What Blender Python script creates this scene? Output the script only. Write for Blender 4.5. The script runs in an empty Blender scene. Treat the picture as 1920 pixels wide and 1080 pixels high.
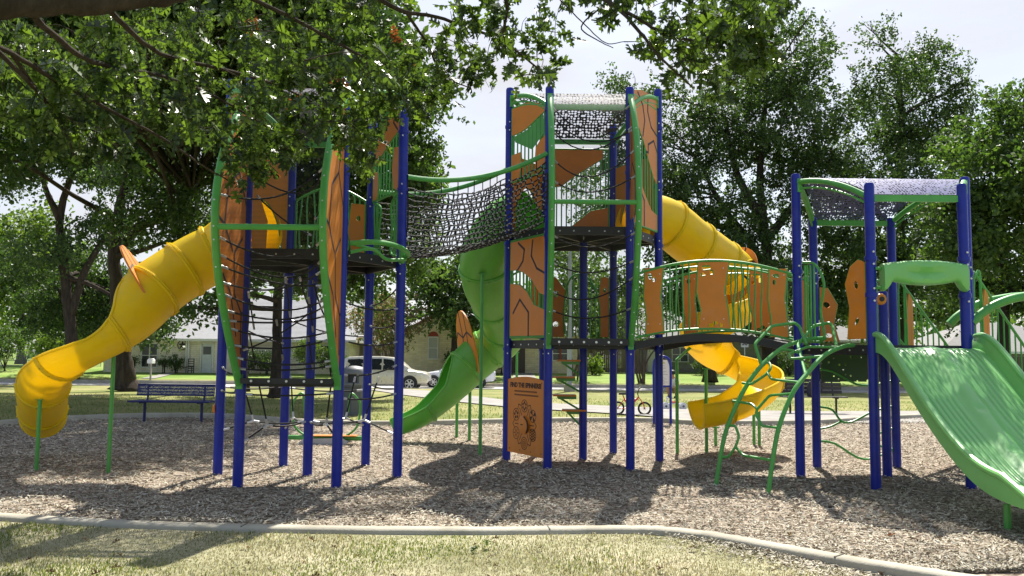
import bpy, bmesh, math, random
import numpy as np
from mathutils import Vector, Matrix
rnd = random.Random(11)
nr = np.random.default_rng(11)
C = bpy.context.scene.collection
scene = bpy.context.scene

# ------------------------------------------------------------------ camera
PITCH, ROLL, CAMH, FPX = 0.0783151, 0.00946989, 1.476, 1600.0
_F = Vector((0, math.cos(PITCH), math.sin(PITCH)))
_U0 = Vector((0, -math.sin(PITCH), math.cos(PITCH)))
_R0 = Vector((1, 0, 0))
_R = _R0 * math.cos(ROLL) + _U0 * math.sin(ROLL)
_U = _U0 * math.cos(ROLL) - _R0 * math.sin(ROLL)
cd = bpy.data.cameras.new('camera')
cd.lens = 30.0
cd.sensor_width = 36.0
cd.clip_start = 0.1
cd.clip_end = 3000
cam = bpy.data.objects.new('camera', cd)
C.objects.link(cam)
m = Matrix.Identity(4)
for i in range(3):
    m[i][0], m[i][1], m[i][2] = _R[i], _U[i], -_F[i]
m[2][3] = CAMH
cam.matrix_world = m
scene.camera = cam

# ------------------------------------------------------------------ light
SUN_EL, SUN_AZ = math.radians(53), math.radians(12)
w = bpy.data.worlds.new('World')
scene.world = w
w.use_nodes = True
nt = w.node_tree
nt.nodes.clear()
out = nt.nodes.new('ShaderNodeOutputWorld')
bg = nt.nodes.new('ShaderNodeBackground')
bg.inputs['Strength'].default_value = 0.1
sky = nt.nodes.new('ShaderNodeTexSky')
sky.sky_type = 'NISHITA'
sky.sun_disc = False
sky.sun_elevation = SUN_EL
sky.sun_rotation = SUN_AZ
sky.air_density = 1.0
sky.dust_density = 1.5
tc = nt.nodes.new('ShaderNodeTexCoord')
mp = nt.nodes.new('ShaderNodeMapping')
mp.inputs['Scale'].default_value = (1.2, 1.2, 4.5)
mp.inputs['Location'].default_value = (0.3, 0.1, 0.2)
nz = nt.nodes.new('ShaderNodeTexNoise')
nz.inputs['Scale'].default_value = 1.6
nz.inputs['Detail'].default_value = 7
nz.inputs['Roughness'].default_value = 0.55
cr = nt.nodes.new('ShaderNodeValToRGB')
cr.color_ramp.elements[0].position = 0.36
cr.color_ramp.elements[0].color = (0.42, 0.42, 0.42, 1)
cr.color_ramp.elements[1].position = 0.60
cr.color_ramp.elements[1].color = (0.97, 0.97, 0.97, 1)
mx = nt.nodes.new('ShaderNodeMix')
mx.data_type = 'RGBA'
mx.inputs[7].default_value = (4.15, 4.15, 4.4, 1)      # thin bright cloud
nt.links.new(tc.outputs['Generated'], mp.inputs['Vector'])
nt.links.new(mp.outputs['Vector'], nz.inputs['Vector'])
nt.links.new(nz.outputs['Fac'], cr.inputs['Fac'])
# the veil of cloud is brightest and thickest on the sun's side of the sky
dp = nt.nodes.new('ShaderNodeVectorMath')
dp.operation = 'DOT_PRODUCT'
dp.inputs[1].default_value = (math.sin(SUN_AZ) * 0.95, math.cos(SUN_AZ) * 0.95, 0.30)
nt.links.new(tc.outputs['Generated'], dp.inputs[0])
side = nt.nodes.new('ShaderNodeMapRange')
side.inputs['From Min'].default_value = 0.15
side.inputs['From Max'].default_value = 0.80
side.inputs['To Min'].default_value = 0.36
side.inputs['To Max'].default_value = 1.0
nt.links.new(dp.outputs['Value'], side.inputs['Value'])
veil = nt.nodes.new('ShaderNodeMath')
veil.operation = 'MULTIPLY'
nt.links.new(cr.outputs['Color'], veil.inputs[0])
nt.links.new(side.outputs[0], veil.inputs[1])
nt.links.new(veil.outputs[0], mx.inputs[0])
nt.links.new(sky.outputs['Color'], mx.inputs[6])
nt.links.new(mx.outputs[2], bg.inputs['Color'])
nt.links.new(bg.outputs['Background'], out.inputs['Surface'])

sd = bpy.data.lights.new('sun', 'SUN')
sd.energy = 5.0
sd.angle = math.radians(0.6)
sd.color = (1.0, 0.95, 0.86)
sun = bpy.data.objects.new('sun', sd)
C.objects.link(sun)
_sd = Vector((math.sin(SUN_AZ) * math.cos(SUN_EL), math.cos(SUN_AZ) * math.cos(SUN_EL), math.sin(SUN_EL)))
sun.rotation_euler = _sd.to_track_quat('Z', 'Y').to_euler()
sun.location = (0, 0, 30)

scene.view_settings.view_transform = 'Standard'
scene.view_settings.look = 'None'
scene.view_settings.exposure = 1.0
scene.view_settings.gamma = 1.0
scene.cycles.max_bounces = 6
scene.cycles.transparent_max_bounces = 16
scene.cycles.use_denoising = True

# ------------------------------------------------------------------ helpers
def ray(px, py):
    return _F * FPX + _R * (px - 960) - _U * (py - 540)

def P(px, py, Y):
    """point of the place seen at photo pixel (px, py) at distance Y"""
    d = ray(px, py)
    return Vector((0, 0, CAMH)) + d * (Y / d.y)

def gz(y):
    """height of the park ground, street and lawns by distance"""
    return float(np.interp(y, [-50, 22, 30, 43.9, 44.1, 52.2, 52.4, 56, 66, 90, 400],
                           [0, 0, -0.06, -0.30, -0.52, -0.52, -0.30, -0.16, 0.28, 0.30, 0.3]))

def G(px, py):
    d = ray(px, py)
    y = 20.0
    for _ in range(60):
        t = (gz(y) - CAMH) / d.z
        y = 0.5 * y + 0.5 * min(d.y * t, 200)
    return Vector((d.x / d.y * y, y, gz(y)))

def smooth_path(pts, n=8, closed=False):
    pts = [Vector(p) for p in pts]
    N = len(pts)
    outp = []
    rng = range(N if closed else N - 1)
    for i in rng:
        if closed:
            p0, p1, p2, p3 = pts[(i - 1) % N], pts[i], pts[(i + 1) % N], pts[(i + 2) % N]
        else:
            p1, p2 = pts[i], pts[i + 1]
            p0 = pts[i - 1] if i > 0 else p1 * 2 - p2
            p3 = pts[i + 2] if i + 2 < N else p2 * 2 - p1
        for k in range(n):
            t = k / n
            outp.append(0.5 * ((2 * p1) + (p2 - p0) * t + (2 * p0 - 5 * p1 + 4 * p2 - p3) * t * t
                               + (3 * p1 - p0 - 3 * p2 + p3) * t ** 3))
    if not closed:
        outp.append(pts[-1])
    return outp

ORG = {}          # object name -> world point its mesh is written relative to

class MB:
    """collects shapes that become one mesh"""
    def __init__(s):
        s.v, s.f, s.m = [], [], []

    def add(s, vs, fs, mi=0):
        o = len(s.v)
        s.v += [tuple(v) for v in vs]
        s.f += [tuple(i + o for i in f) for f in fs]
        s.m += [mi] * len(fs)
        return s

    def tube(s, pts, r, seg=8, mi=0, closed=False, cap=True):
        pts = [Vector(p) for p in pts]
        n = len(pts)
        if n < 2:
            return s
        rr = r if hasattr(r, '__len__') else [r] * n
        tang = []
        for i in range(n):
            if closed:
                t = pts[(i + 1) % n] - pts[i - 1]
            else:
                t = pts[min(i + 1, n - 1)] - pts[max(i - 1, 0)]
            if t.length < 1e-9:
                t = Vector((0, 0, 1))
            tang.append(t.normalized())
        a = Vector((0, 0, 1)) if abs(tang[0].z) < 0.9 else Vector((1, 0, 0))
        u = (a - tang[0] * a.dot(tang[0])).normalized()
        vs = []
        for i in range(n):
            u = u - tang[i] * u.dot(tang[i])
            u = u.normalized() if u.length > 1e-6 else tang[i].orthogonal().normalized()
            w_ = tang[i].cross(u)
            for k in range(seg):
                an = 2 * math.pi * k / seg
                vs.append(pts[i] + (u * math.cos(an) + w_ * math.sin(an)) * rr[i])
        fs = []
        for i in range(n if closed else n - 1):
            j = (i + 1) % n
            for k in range(seg):
                l = (k + 1) % seg
                fs.append((i * seg + k, i * seg + l, j * seg + l, j * seg + k))
        if cap and not closed:
            fs.append(tuple(range(seg - 1, -1, -1)))
            fs.append(tuple((n - 1) * seg + k for k in range(seg)))
        return s.add(vs, fs, mi)

    def box(s, c, size, rz=0.0, mi=0, M=None):
        x, y, z = size[0] / 2, size[1] / 2, size[2] / 2
        vs = [Vector((a * x, b * y, d * z)) for a in (-1, 1) for b in (-1, 1) for d in (-1, 1)]
        R = M if M is not None else Matrix.Rotation(rz, 3, 'Z')
        vs = [R @ v + Vector(c) for v in vs]
        fs = [(0, 1, 3, 2), (4, 6, 7, 5), (0, 4, 5, 1), (2, 3, 7, 6), (0, 2, 6, 4), (1, 5, 7, 3)]
        return s.add(vs, fs, mi)

    def prism(s, poly, o, u, v, n, t, mi=0, holes=()):
        """polygon in the (u, v) plane at o, thickness t centred on the plane along n"""
        o, u, v, n = Vector(o), Vector(u), Vector(v), Vector(n)
        bm = bmesh.new()
        loops = [list(poly)] + [list(h) for h in holes]
        idx = []
        for lp in loops:
            vv = [bm.verts.new((p[0], p[1], 0)) for p in lp]
            idx.append(vv)
            for i in range(len(vv)):
                bm.edges.new((vv[i], vv[(i + 1) % len(vv)]))
        bmesh.ops.triangle_fill(bm, use_beauty=True, use_dissolve=False, edges=bm.edges[:], normal=(0, 0, 1))
        bm.verts.index_update()
        co = [w_.co.copy() for w_ in bm.verts]
        tri = [tuple(q.index for q in f.verts) for f in bm.faces]
        li = [[q.index for q in lp] for lp in idx]
        bm.free()
        N = len(co)
        vs = [o + u * c.x + v * c.y + n * (t / 2) for c in co] + [o + u * c.x + v * c.y - n * (t / 2) for c in co]
        fs = list(tri) + [tuple(i + N for i in reversed(f)) for f in tri]
        for lp in li:
            for i in range(len(lp)):
                a, b = lp[i], lp[(i + 1) % len(lp)]
                fs.append((a, b, b + N, a + N))
        return s.add(vs, fs, mi)

    def lathe(s, prof, c, seg=20, mi=0, axis=None):
        """profile of (radius, height) turned round axis through c"""
        c = Vector(c)
        az = Vector(axis).normalized() if axis is not None else Vector((0, 0, 1))
        ax = az.orthogonal().normalized()
        ay = az.cross(ax)
        vs, fs = [], []
        for r, h in prof:
            for k in range(seg):
                a = 2 * math.pi * k / seg
                vs.append(c + (ax * math.cos(a) + ay * math.sin(a)) * r + az * h)
        for i in range(len(prof) - 1):
            for k in range(seg):
                l = (k + 1) % seg
                fs.append((i * seg + k, i * seg + l, (i + 1) * seg + l, (i + 1) * seg + k))
        fs.append(tuple(range(seg - 1, -1, -1)))
        fs.append(tuple((len(prof) - 1) * seg + k for k in range(seg)))
        return s.add(vs, fs, mi)

    def grid(s, rows, mi=0, flip=False):
        n = len(rows[0])
        vs = [p for r in rows for p in r]
        fs = []
        for i in range(len(rows) - 1):
            for k in range(n - 1):
                f = (i * n + k, i * n + k + 1, (i + 1) * n + k + 1, (i + 1) * n + k)
                fs.append(f[::-1] if flip else f)
        return s.add(vs, fs, mi)

    def build(s, name, mats, parent=None, sharp=35, loc=None, fixn=True):
        if not isinstance(mats, (list, tuple)):
            mats = [mats]
        me = bpy.data.meshes.new(name)
        if parent is not None:
            org = ORG.get(parent.name, Vector((0, 0, 0)))
        else:
            org = Vector(loc) if loc is not None else Vector((0, 0, 0))
        me.from_pydata([(x - org.x, y - org.y, z - org.z) for x, y, z in s.v], [], s.f)
        if len(mats) > 1:
            me.polygons.foreach_set('material_index', s.m)
        if fixn:
            bm = bmesh.new()
            bm.from_mesh(me)
            bmesh.ops.recalc_face_normals(bm, faces=bm.faces[:])
            bm.to_mesh(me)
            bm.free()
        for mt in mats:
            me.materials.append(mt)
        me.polygons.foreach_set('use_smooth', [True] * len(me.polygons))
        if sharp:
            me.set_sharp_from_angle(angle=math.radians(sharp))
        me.update()
        o = bpy.data.objects.new(name, me)
        C.objects.link(o)
        ORG[o.name] = org
        if parent is not None:
            o.parent = parent
        else:
            o.location = org
        return o

def thing(name, label, cat, loc=(0, 0, 0), rz=0.0, group=None, local=False):
    o = bpy.data.objects.new(name, None)
    o.empty_display_size = 0.2
    C.objects.link(o)
    o.location = loc
    o.rotation_euler = (0, 0, rz)
    ORG[o.name] = Vector((0, 0, 0)) if local else Vector(loc)
    o['label'] = label
    o['category'] = cat
    if group:
        o['group'] = group
    return o

def tag(o, label=None, cat=None, group=None, kind=None):
    if label: o['label'] = label
    if cat: o['category'] = cat
    if group: o['group'] = group
    if kind: o['kind'] = kind
    return o

def np_mesh(name, V, F, mat, parent=None, smooth=False, loc=None, mi=None):
    """V (n,3) float, F (k,q) int"""
    org = ORG.get(parent.name, Vector((0, 0, 0))) if parent is not None else Vector(loc or (0, 0, 0))
    V = np.asarray(V, np.float64) - np.array(org)
    me = bpy.data.meshes.new(name)
    me.vertices.add(len(V))
    me.vertices.foreach_set('co', V.astype(np.float32).ravel())
    q = F.shape[1]
    me.loops.add(F.size)
    me.loops.foreach_set('vertex_index', F.astype(np.int32).ravel())
    me.polygons.add(len(F))
    me.polygons.foreach_set('loop_start', np.arange(0, F.size, q, dtype=np.int32))
    me.polygons.foreach_set('loop_total', np.full(len(F), q, np.int32))
    me.update(calc_edges=True)
    if smooth:
        me.polygons.foreach_set('use_smooth', [True] * len(F))
    for mt in (mat if isinstance(mat, (list, tuple)) else [mat]):
        me.materials.append(mt)
    if mi is not None:
        me.polygons.foreach_set('material_index', np.asarray(mi, np.int32))
    me.validate()
    o = bpy.data.objects.new(name, me)
    C.objects.link(o)
    ORG[o.name] = org
    if parent is not None:
        o.parent = parent
    else:
        o.location = org
    return o

def copy_tree(o, parent=None):
    c = o.copy()
    C.objects.link(c)
    if parent is not None:
        c.parent = parent
    for ch in list(o.children):
        copy_tree(ch, c)
    return c

# ------------------------------------------------------------------ materials
def new_mat(name):
    mt = bpy.data.materials.new(name)
    mt.use_nodes = True
    n = mt.node_tree
    n.nodes.clear()
    o = n.nodes.new('ShaderNodeOutputMaterial')
    b = n.nodes.new('ShaderNodeBsdfPrincipled')
    n.links.new(b.outputs[0], o.inputs[0])
    return mt, n, b, o

def lk(n, a, b):
    n.links.new(a, b)

def noise_col(n, cols, scale, coord='Object', detail=6, rough=0.6, stretch=None, pos=None):
    t = n.nodes.new('ShaderNodeTexCoord')
    z = n.nodes.new('ShaderNodeTexNoise')
    z.inputs['Scale'].default_value = scale
    z.inputs['Detail'].default_value = detail
    z.inputs['Roughness'].default_value = rough
    src = t.outputs[coord]
    if stretch:
        mpp = n.nodes.new('ShaderNodeMapping')
        mpp.inputs['Scale'].default_value = stretch
        lk(n, src, mpp.inputs[0])
        src = mpp.outputs[0]
    lk(n, src, z.inputs['Vector'])
    r = n.nodes.new('ShaderNodeValToRGB')
    el = r.color_ramp.elements
    while len(el) < len(cols):
        el.new(0.5)
    ps = pos or [0.3 + 0.4 * i / (len(cols) - 1) for i in range(len(cols))]
    for e, c, p in zip(el, cols, ps):
        e.position = p
        e.color = (*c, 1)
    lk(n, z.outputs['Fac'], r.inputs['Fac'])
    return r, z, src

def bump(n, b, z, strength, dist=0.01):
    bp = n.nodes.new('ShaderNodeBump')
    bp.inputs['Strength'].default_value = strength
    bp.inputs['Distance'].default_value = dist
    lk(n, z, bp.inputs['Height'])
    lk(n, bp.outputs[0], b.inputs['Normal'])
    return bp

def plain(name, col, rough=0.5, metal=0.0, var=0.10, scale=9.0, bumpy=0.0, spec=0.5, coat=0.0, dust=0.0):
    mt, n, b, o = new_mat(name)
    lo = tuple(c * (1 - var) for c in col)
    hi = tuple(min(1, c * (1 + var)) for c in col)
    r, z, src = noise_col(n, [lo, hi], scale)
    lk(n, r.outputs[0], b.inputs['Base Color'])
    b.inputs['Roughness'].default_value = rough
    b.inputs['Metallic'].default_value = metal
    b.inputs['Specular IOR Level'].default_value = spec
    b.inputs['Coat Weight'].default_value = coat
    if dust:
        # scuffs and dusty patches with shapes of their own
        tcs = n.nodes.new('ShaderNodeTexCoord')
        z3 = n.nodes.new('ShaderNodeTexNoise')
        z3.inputs['Scale'].default_value = 4.5
        z3.inputs['Detail'].default_value = 10
        z3.inputs['Roughness'].default_value = 0.72
        lk(n, tcs.outputs['Object'], z3.inputs['Vector'])
        m3 = n.nodes.new('ShaderNodeMapRange')
        m3.inputs['From Min'].default_value = 0.50
        m3.inputs['From Max'].default_value = 0.78
        m3.inputs['To Max'].default_value = dust
        lk(n, z3.outputs['Fac'], m3.inputs['Value'])
        mx3 = n.nodes.new('ShaderNodeMix')
        mx3.data_type = 'RGBA'
        mx3.inputs[7].default_value = (*(0.55 * c + 0.16 for c in col), 1)
        lk(n, m3.outputs[0], mx3.inputs[0])
        lk(n, r.outputs[0], mx3.inputs[6])
        lk(n, mx3.outputs[2], b.inputs['Base Color'])
    # uneven gloss from handling and dust
    rr = n.nodes.new('ShaderNodeMapRange')
    rr.inputs['To Min'].default_value = max(0.03, rough - 0.10)
    rr.inputs['To Max'].default_value = min(1, rough + 0.14)
    lk(n, z.outputs['Fac'], rr.inputs['Value'])
    lk(n, rr.outputs[0], b.inputs['Roughness'])
    if bumpy:
        bump(n, b, z.outputs['Fac'], bumpy)
    return mt

def cutout(name, col, fac_builder, rough=0.45, spec=0.5):
    """sheet with real openings: fac_builder returns a socket that is 1 where there is material"""
    mt, n, b, o = new_mat(name)
    b.inputs['Base Color'].default_value = (*col, 1)
    b.inputs['Roughness'].default_value = rough
    b.inputs['Specular IOR Level'].default_value = spec
    tr = n.nodes.new('ShaderNodeBsdfTransparent')
    mxs = n.nodes.new('ShaderNodeMixShader')
    lk(n, fac_builder(n), mxs.inputs[0])
    lk(n, tr.outputs[0], mxs.inputs[1])
    lk(n, b.outputs[0], mxs.inputs[2])
    lk(n, mxs.outputs[0], o.inputs[0])
    return mt

def fac_holes(scale, thr, stretch=(1, 1, 0), rand=0.42):
    def f(n):
        t = n.nodes.new('ShaderNodeTexCoord')
        mpp = n.nodes.new('ShaderNodeMapping')
        mpp.inputs['Scale'].default_value = stretch
        v = n.nodes.new('ShaderNodeTexVoronoi')
        v.inputs['Scale'].default_value = scale
        v.inputs['Randomness'].default_value = rand
        lk(n, t.outputs['Object'], mpp.inputs[0])
        lk(n, mpp.outputs[0], v.inputs['Vector'])
        g = n.nodes.new('ShaderNodeMath')
        g.operation = 'GREATER_THAN'
        g.inputs[1].default_value = thr
        lk(n, v.outputs['Distance'], g.inputs[0])
        return g.outputs[0]
    return f

def fac_wires(axes):
    """axes: list of (axis index, pitch, wire width)"""
    def f(n):
        t = n.nodes.new('ShaderNodeTexCoord')
        sp = n.nodes.new('ShaderNodeSeparateXYZ')
        lk(n, t.outputs['Object'], sp.inputs[0])
        last = None
        for ax, pitch, wd in axes:
            d = n.nodes.new('ShaderNodeMath'); d.operation = 'DIVIDE'; d.inputs[1].default_value = pitch
            lk(n, sp.outputs[ax], d.inputs[0])
            fr = n.nodes.new('ShaderNodeMath'); fr.operation = 'FRACT'
            lk(n, d.outputs[0], fr.inputs[0])
            l = n.nodes.new('ShaderNodeMath'); l.operation = 'LESS_THAN'; l.inputs[1].default_value = wd / pitch
            lk(n, fr.outputs[0], l.inputs[0])
            if last is None:
                last = l.outputs[0]
            else:
                mm = n.nodes.new('ShaderNodeMath'); mm.operation = 'MAXIMUM'
                lk(n, last, mm.inputs[0]); lk(n, l.outputs[0], mm.inputs[1])
                last = mm.outputs[0]
        return last
    return f

def island_mat(name, cols, rough=0.6, trans=0.0, tcols=None, spec=0.3, pos=None, patch=None):
    """colour picked per separate leaf, blade or chip"""
    mt, n, b, o = new_mat(name)
    g = n.nodes.new('ShaderNodeNewGeometry')
    r = n.nodes.new('ShaderNodeValToRGB')
    el = r.color_ramp.elements
    while len(el) < len(cols):
        el.new(0.5)
    ps = pos or [i / (len(cols) - 1) for i in range(len(cols))]
    for e, c, p in zip(el, cols, ps):
        e.position = p
        e.color = (*c, 1)
    lk(n, g.outputs['Random Per Island'], r.inputs['Fac'])
    if patch:              # damp and dusty areas of the bed
        tcp = n.nodes.new('ShaderNodeTexCoord')
        zp = n.nodes.new('ShaderNodeTexNoise')
        zp.inputs['Scale'].default_value = patch
        zp.inputs['Detail'].default_value = 5
        lk(n, tcp.outputs['Object'], zp.inputs['Vector'])
        mp_ = n.nodes.new('ShaderNodeMapRange')
        mp_.inputs['From Min'].default_value = 0.3
        mp_.inputs['From Max'].default_value = 0.7
        mp_.inputs['To Min'].default_value = 0.70
        mp_.inputs['To Max'].default_value = 1.18
        lk(n, zp.outputs['Fac'], mp_.inputs['Value'])
        sp_ = n.nodes.new('ShaderNodeVectorMath')
        sp_.operation = 'SCALE'
        lk(n, r.outputs[0], sp_.inputs[0])
        lk(n, mp_.outputs[0], sp_.inputs['Scale'])
        lk(n, sp_.outputs[0], b.inputs['Base Color'])
    else:
        lk(n, r.outputs[0], b.inputs['Base Color'])
    b.inputs['Roughness'].default_value = rough
    b.inputs['Specular IOR Level'].default_value = spec
    if trans > 0:
        tr = n.nodes.new('ShaderNodeBsdfTranslucent')
        r2 = n.nodes.new('ShaderNodeMix')
        r2.data_type = 'RGBA'
        r2.blend_type = 'MULTIPLY'
        r2.inputs[0].default_value = 1.0
        r2.inputs[7].default_value = (*(tcols or (1.7, 1.5, 0.5)), 1)
        lk(n, r.outputs[0], r2.inputs[6])
        lk(n, r2.outputs[2], tr.inputs['Color'])
        mxs = n.nodes.new('ShaderNodeMixShader')
        mxs.inputs[0].default_value = trans
        lk(n, b.outputs[0], mxs.inputs[1])
        lk(n, tr.outputs[0], mxs.inputs[2])
        lk(n, mxs.outputs[0], o.inputs[0])
    return mt

def moulded(name, col, rough, var, scale, spec=.5, trans=.22, dust=.42):
    """thin rotomoulded plastic: some daylight comes through the wall"""
    mt = plain(name, col, rough, var=var, scale=scale, spec=spec, dust=dust)
    n = mt.node_tree
    b = next(q for q in n.nodes if q.type == 'BSDF_PRINCIPLED')
    o = next(q for q in n.nodes if q.type == 'OUTPUT_MATERIAL')
    tr = n.nodes.new('ShaderNodeBsdfTranslucent')
    tr.inputs['Color'].default_value = (*col, 1)
    mxs = n.nodes.new('ShaderNodeMixShader')
    mxs.inputs[0].default_value = trans
    lk(n, b.outputs[0], mxs.inputs[1]); lk(n, tr.outputs[0], mxs.inputs[2]); lk(n, mxs.outputs[0], o.inputs[0])
    return mt
BLUE = plain('blue_powder_coat', (0.010, 0.023, 0.30), 0.32, var=0.15, scale=5, spec=.35, dust=.16)
GREEN = plain('green_powder_coat', (0.075, 0.34, 0.06), 0.38, var=0.12, scale=6, dust=.2)
GSLIDE = moulded('green_moulded_plastic', (0.165, 0.50, 0.075), 0.36, var=0.10, scale=3, spec=0.45, trans=.18)
WAVEGREEN = moulded('light_green_moulded_plastic', (0.22, 0.57, 0.165), 0.30, var=0.06, scale=2.5, spec=0.65, trans=.10, dust=.12)
YELLOW = moulded('yellow_moulded_plastic', (0.96, 0.74, 0.008), 0.36, var=0.06, scale=2.5, spec=0.4, trans=.36)
ORANGE = plain('orange_plastic_sheet', (0.66, 0.215, 0.014), 0.45, var=0.07, scale=4, dust=.35)
GROOVE = plain('dark_groove', (0.040, 0.036, 0.055), 0.7)
BLACK = plain('black_coated_steel', (0.018, 0.018, 0.020), 0.5, var=0.3)
ROPE = plain('black_rope', (0.016, 0.016, 0.018), 0.8, var=0.4, scale=60)
SILVER = plain('cast_aluminium', (0.62, 0.62, 0.62), 0.35, metal=0.6)
GREYP = plain('grey_plastic', (0.10, 0.105, 0.12), 0.5)
WHITE = plain('white_paint', (0.78, 0.78, 0.76), 0.5, var=0.05)
CONC = None
HOLED_BLUE = cutout('perforated_blue_steel', (0.075, 0.08, 0.22), fac_holes(28, 0.36), 0.5, 0.35)
HOLED_BLACK = cutout('perforated_black_steel', (0.05, 0.05, 0.072), fac_holes(21, 0.42), 0.75, 0.2)
DECKMAT = cutout('perforated_deck', (0.020, 0.020, 0.024), fac_holes(26, 0.20), 0.45)
HOLED_GREEN = cutout('perforated_green_riser', (0.03, 0.09, 0.03), fac_holes(13, 0.26, (1, 1, 1)), 0.5)
SCREEN = cutout('fine_wire_screen', (0.02, 0.02, 0.02), fac_wires([(2, 0.0125, 0.0024)]), 0.5)
# ------------------------------------------------------------------ ground
def grass_mat(name, cols, patch, pos=None):
    mt, n, b, o = new_mat(name)
    r, z, src = noise_col(n, cols, patch, detail=8, rough=0.65, pos=pos)
    z2 = n.nodes.new('ShaderNodeTexNoise')
    z2.inputs['Scale'].default_value = 14
    z2.inputs['Detail'].default_value = 6
    z2.inputs['Roughness'].default_value = 0.75
    lk(n, src, z2.inputs['Vector'])
    mr = n.nodes.new('ShaderNodeMapRange')
    mr.inputs['From Min'].default_value = 0.25
    mr.inputs['From Max'].default_value = 0.75
    mr.inputs['To Min'].default_value = 0.62
    mr.inputs['To Max'].default_value = 1.35
    lk(n, z2.outputs['Fac'], mr.inputs['Value'])
    hv = n.nodes.new('ShaderNodeVectorMath')
    hv.operation = 'SCALE'
    lk(n, r.outputs[0], hv.inputs[0])
    lk(n, mr.outputs[0], hv.inputs['Scale'])
    lk(n, hv.outputs[0], b.inputs['Base Color'])
    b.inputs['Roughness'].default_value = 0.9
    b.inputs['Specular IOR Level'].default_value = 0.15
    bump(n, b, z2.outputs['Fac'], 0.6, 0.04)
    return mt

M_PARK = grass_mat('park_lawn_mat', [(0.115, 0.150, 0.035), (0.21, 0.22, 0.070), (0.31, 0.28, 0.13)], 0.28, [0.32, 0.5, 0.68])
M_YARD = grass_mat('yard_lawn_mat', [(0.12, 0.21, 0.03), (0.20, 0.29, 0.06), (0.29, 0.32, 0.10)], 0.16, [0.35, 0.5, 0.68])
M_DRY = grass_mat('dry_lawn_mat', [(0.19, 0.19, 0.09), (0.33, 0.315, 0.19), (0.42, 0.385, 0.26)], 0.9, [0.34, 0.5, 0.62])

def sheet_strip(name, ys, x0, x1, mat, dz=0.0, nx=40):
    b = MB()
    rows = [[(x0 + (x1 - x0) * k / nx, y, gz(y) + dz) for k in range(nx + 1)] for y in ys]
    b.grid(rows, flip=True)
    return tag(b.build(name, mat, sharp=None, fixn=False), kind='structure')

def flipup(o):
    for p in o.data.polygons:
        if p.normal.z < 0:
            p.flip()
    return o

flipup(sheet_strip('park_ground', [-30, 0, 10, 22, 26, 30, 36, 40, 43.9, 44.1, 52.2, 52.4, 54], -160, 160, M_PARK))
flipup(sheet_strip('yard_ground', [54, 56, 60, 66, 75, 90, 140, 400], -420, 420, M_YARD))

M_ASPH = None
def surf(name, cols, scale, bscale, bs, rough=0.85):
    mt, n, b, o = new_mat(name)
    r, z, src = noise_col(n, cols, scale, detail=8)
    lk(n, r.outputs[0], b.inputs['Base Color'])
    b.inputs['Roughness'].default_value = rough
    b.inputs['Specular IOR Level'].default_value = 0.25
    z2 = n.nodes.new('ShaderNodeTexNoise')
    z2.inputs['Scale'].default_value = bscale
    z2.inputs['Detail'].default_value = 5
    lk(n, src, z2.inputs['Vector'])
    bump(n, b, z2.outputs['Fac'], bs, 0.01)
    return mt
M_CONC = surf('concrete_mat', [(0.27, 0.25, 0.195), (0.37, 0.345, 0.275), (0.44, 0.415, 0.335)], 2.2, 60, 0.35)
M_WALK = surf('pavement_mat', [(0.20, 0.19, 0.175), (0.27, 0.255, 0.235), (0.33, 0.315, 0.29)], 1.2, 50, 0.3)
M_ROAD = surf('street_mat', [(0.42, 0.40, 0.37), (0.50, 0.48, 0.45)], 0.6, 40, 0.3)

sheet_strip('street', [44.1, 48, 52.2], -160, 160, M_ROAD, dz=0.06)
flipup(bpy.data.objects['street'])
b = MB()
for y in (44.02, 52.28):
    b.box((0, y, gz(43) - 0.16), (320, 0.18, 0.36))
tag(b.build('street_kerb', M_CONC), kind='structure')

def poly_sheet(name, pts, mat, dz, kind='structure'):
    """a paving outline draped on the ground"""
    bm = bmesh.new()
    vs = [bm.verts.new((p.x, p.y, 0)) for p in pts]
    for i in range(len(vs)):
        bm.edges.new((vs[i], vs[(i + 1) % len(vs)]))
    bmesh.ops.triangle_fill(bm, use_beauty=True, use_dissolve=False, edges=bm.edges[:], normal=(0, 0, 1))
    for _ in range(5):
        bmesh.ops.subdivide_edges(bm, edges=[e for e in bm.edges if e.calc_length() > 0.9], cuts=1)
        bmesh.ops.triangulate(bm, faces=bm.faces[:])
    for v in bm.verts:
        v.co.z = gz(v.co.y) + dz
    for f in bm.faces:
        if f.normal.z < 0:
            f.normal_flip()
    me = bpy.data.meshes.new(name)
    bm.to_mesh(me)
    bm.free()
    me.materials.append(mat)
    o = bpy.data.objects.new(name, me)
    C.objects.link(o)
    for p in me.polygons:
        if p.normal.z < 0:
            p.flip()
    return tag(o, kind=kind)

far_e = [(1980, 768), (1760, 772), (1500, 773), (1290, 768), (1150, 763), (1040, 758), (960, 753), (860, 741), (800, 733), (745, 729.5)]
near_e = [(690, 731), (760, 742), (830, 752), (900, 759), (960, 765), (1050, 771), (1150, 777), (1230, 783), (1290, 792), (1500, 795), (1760, 795), (1980, 793)]
poly_sheet('pavement_path', [G(*p) for p in far_e + near_e], M_WALK, 0.03)
poly_sheet('front_walk', [G(262, 716), G(345, 693), G(358, 693), G(290, 716)], M_WALK, 0.03)
poly_sheet('front_walk', [G(962, 716), G(962, 690), G(985, 690), G(1010, 716)], M_WALK, 0.03)
poly_sheet('front_walk', [G(1620, 706), G(1575, 690), G(1590, 690), G(1700, 706)], M_WALK, 0.03)

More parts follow.
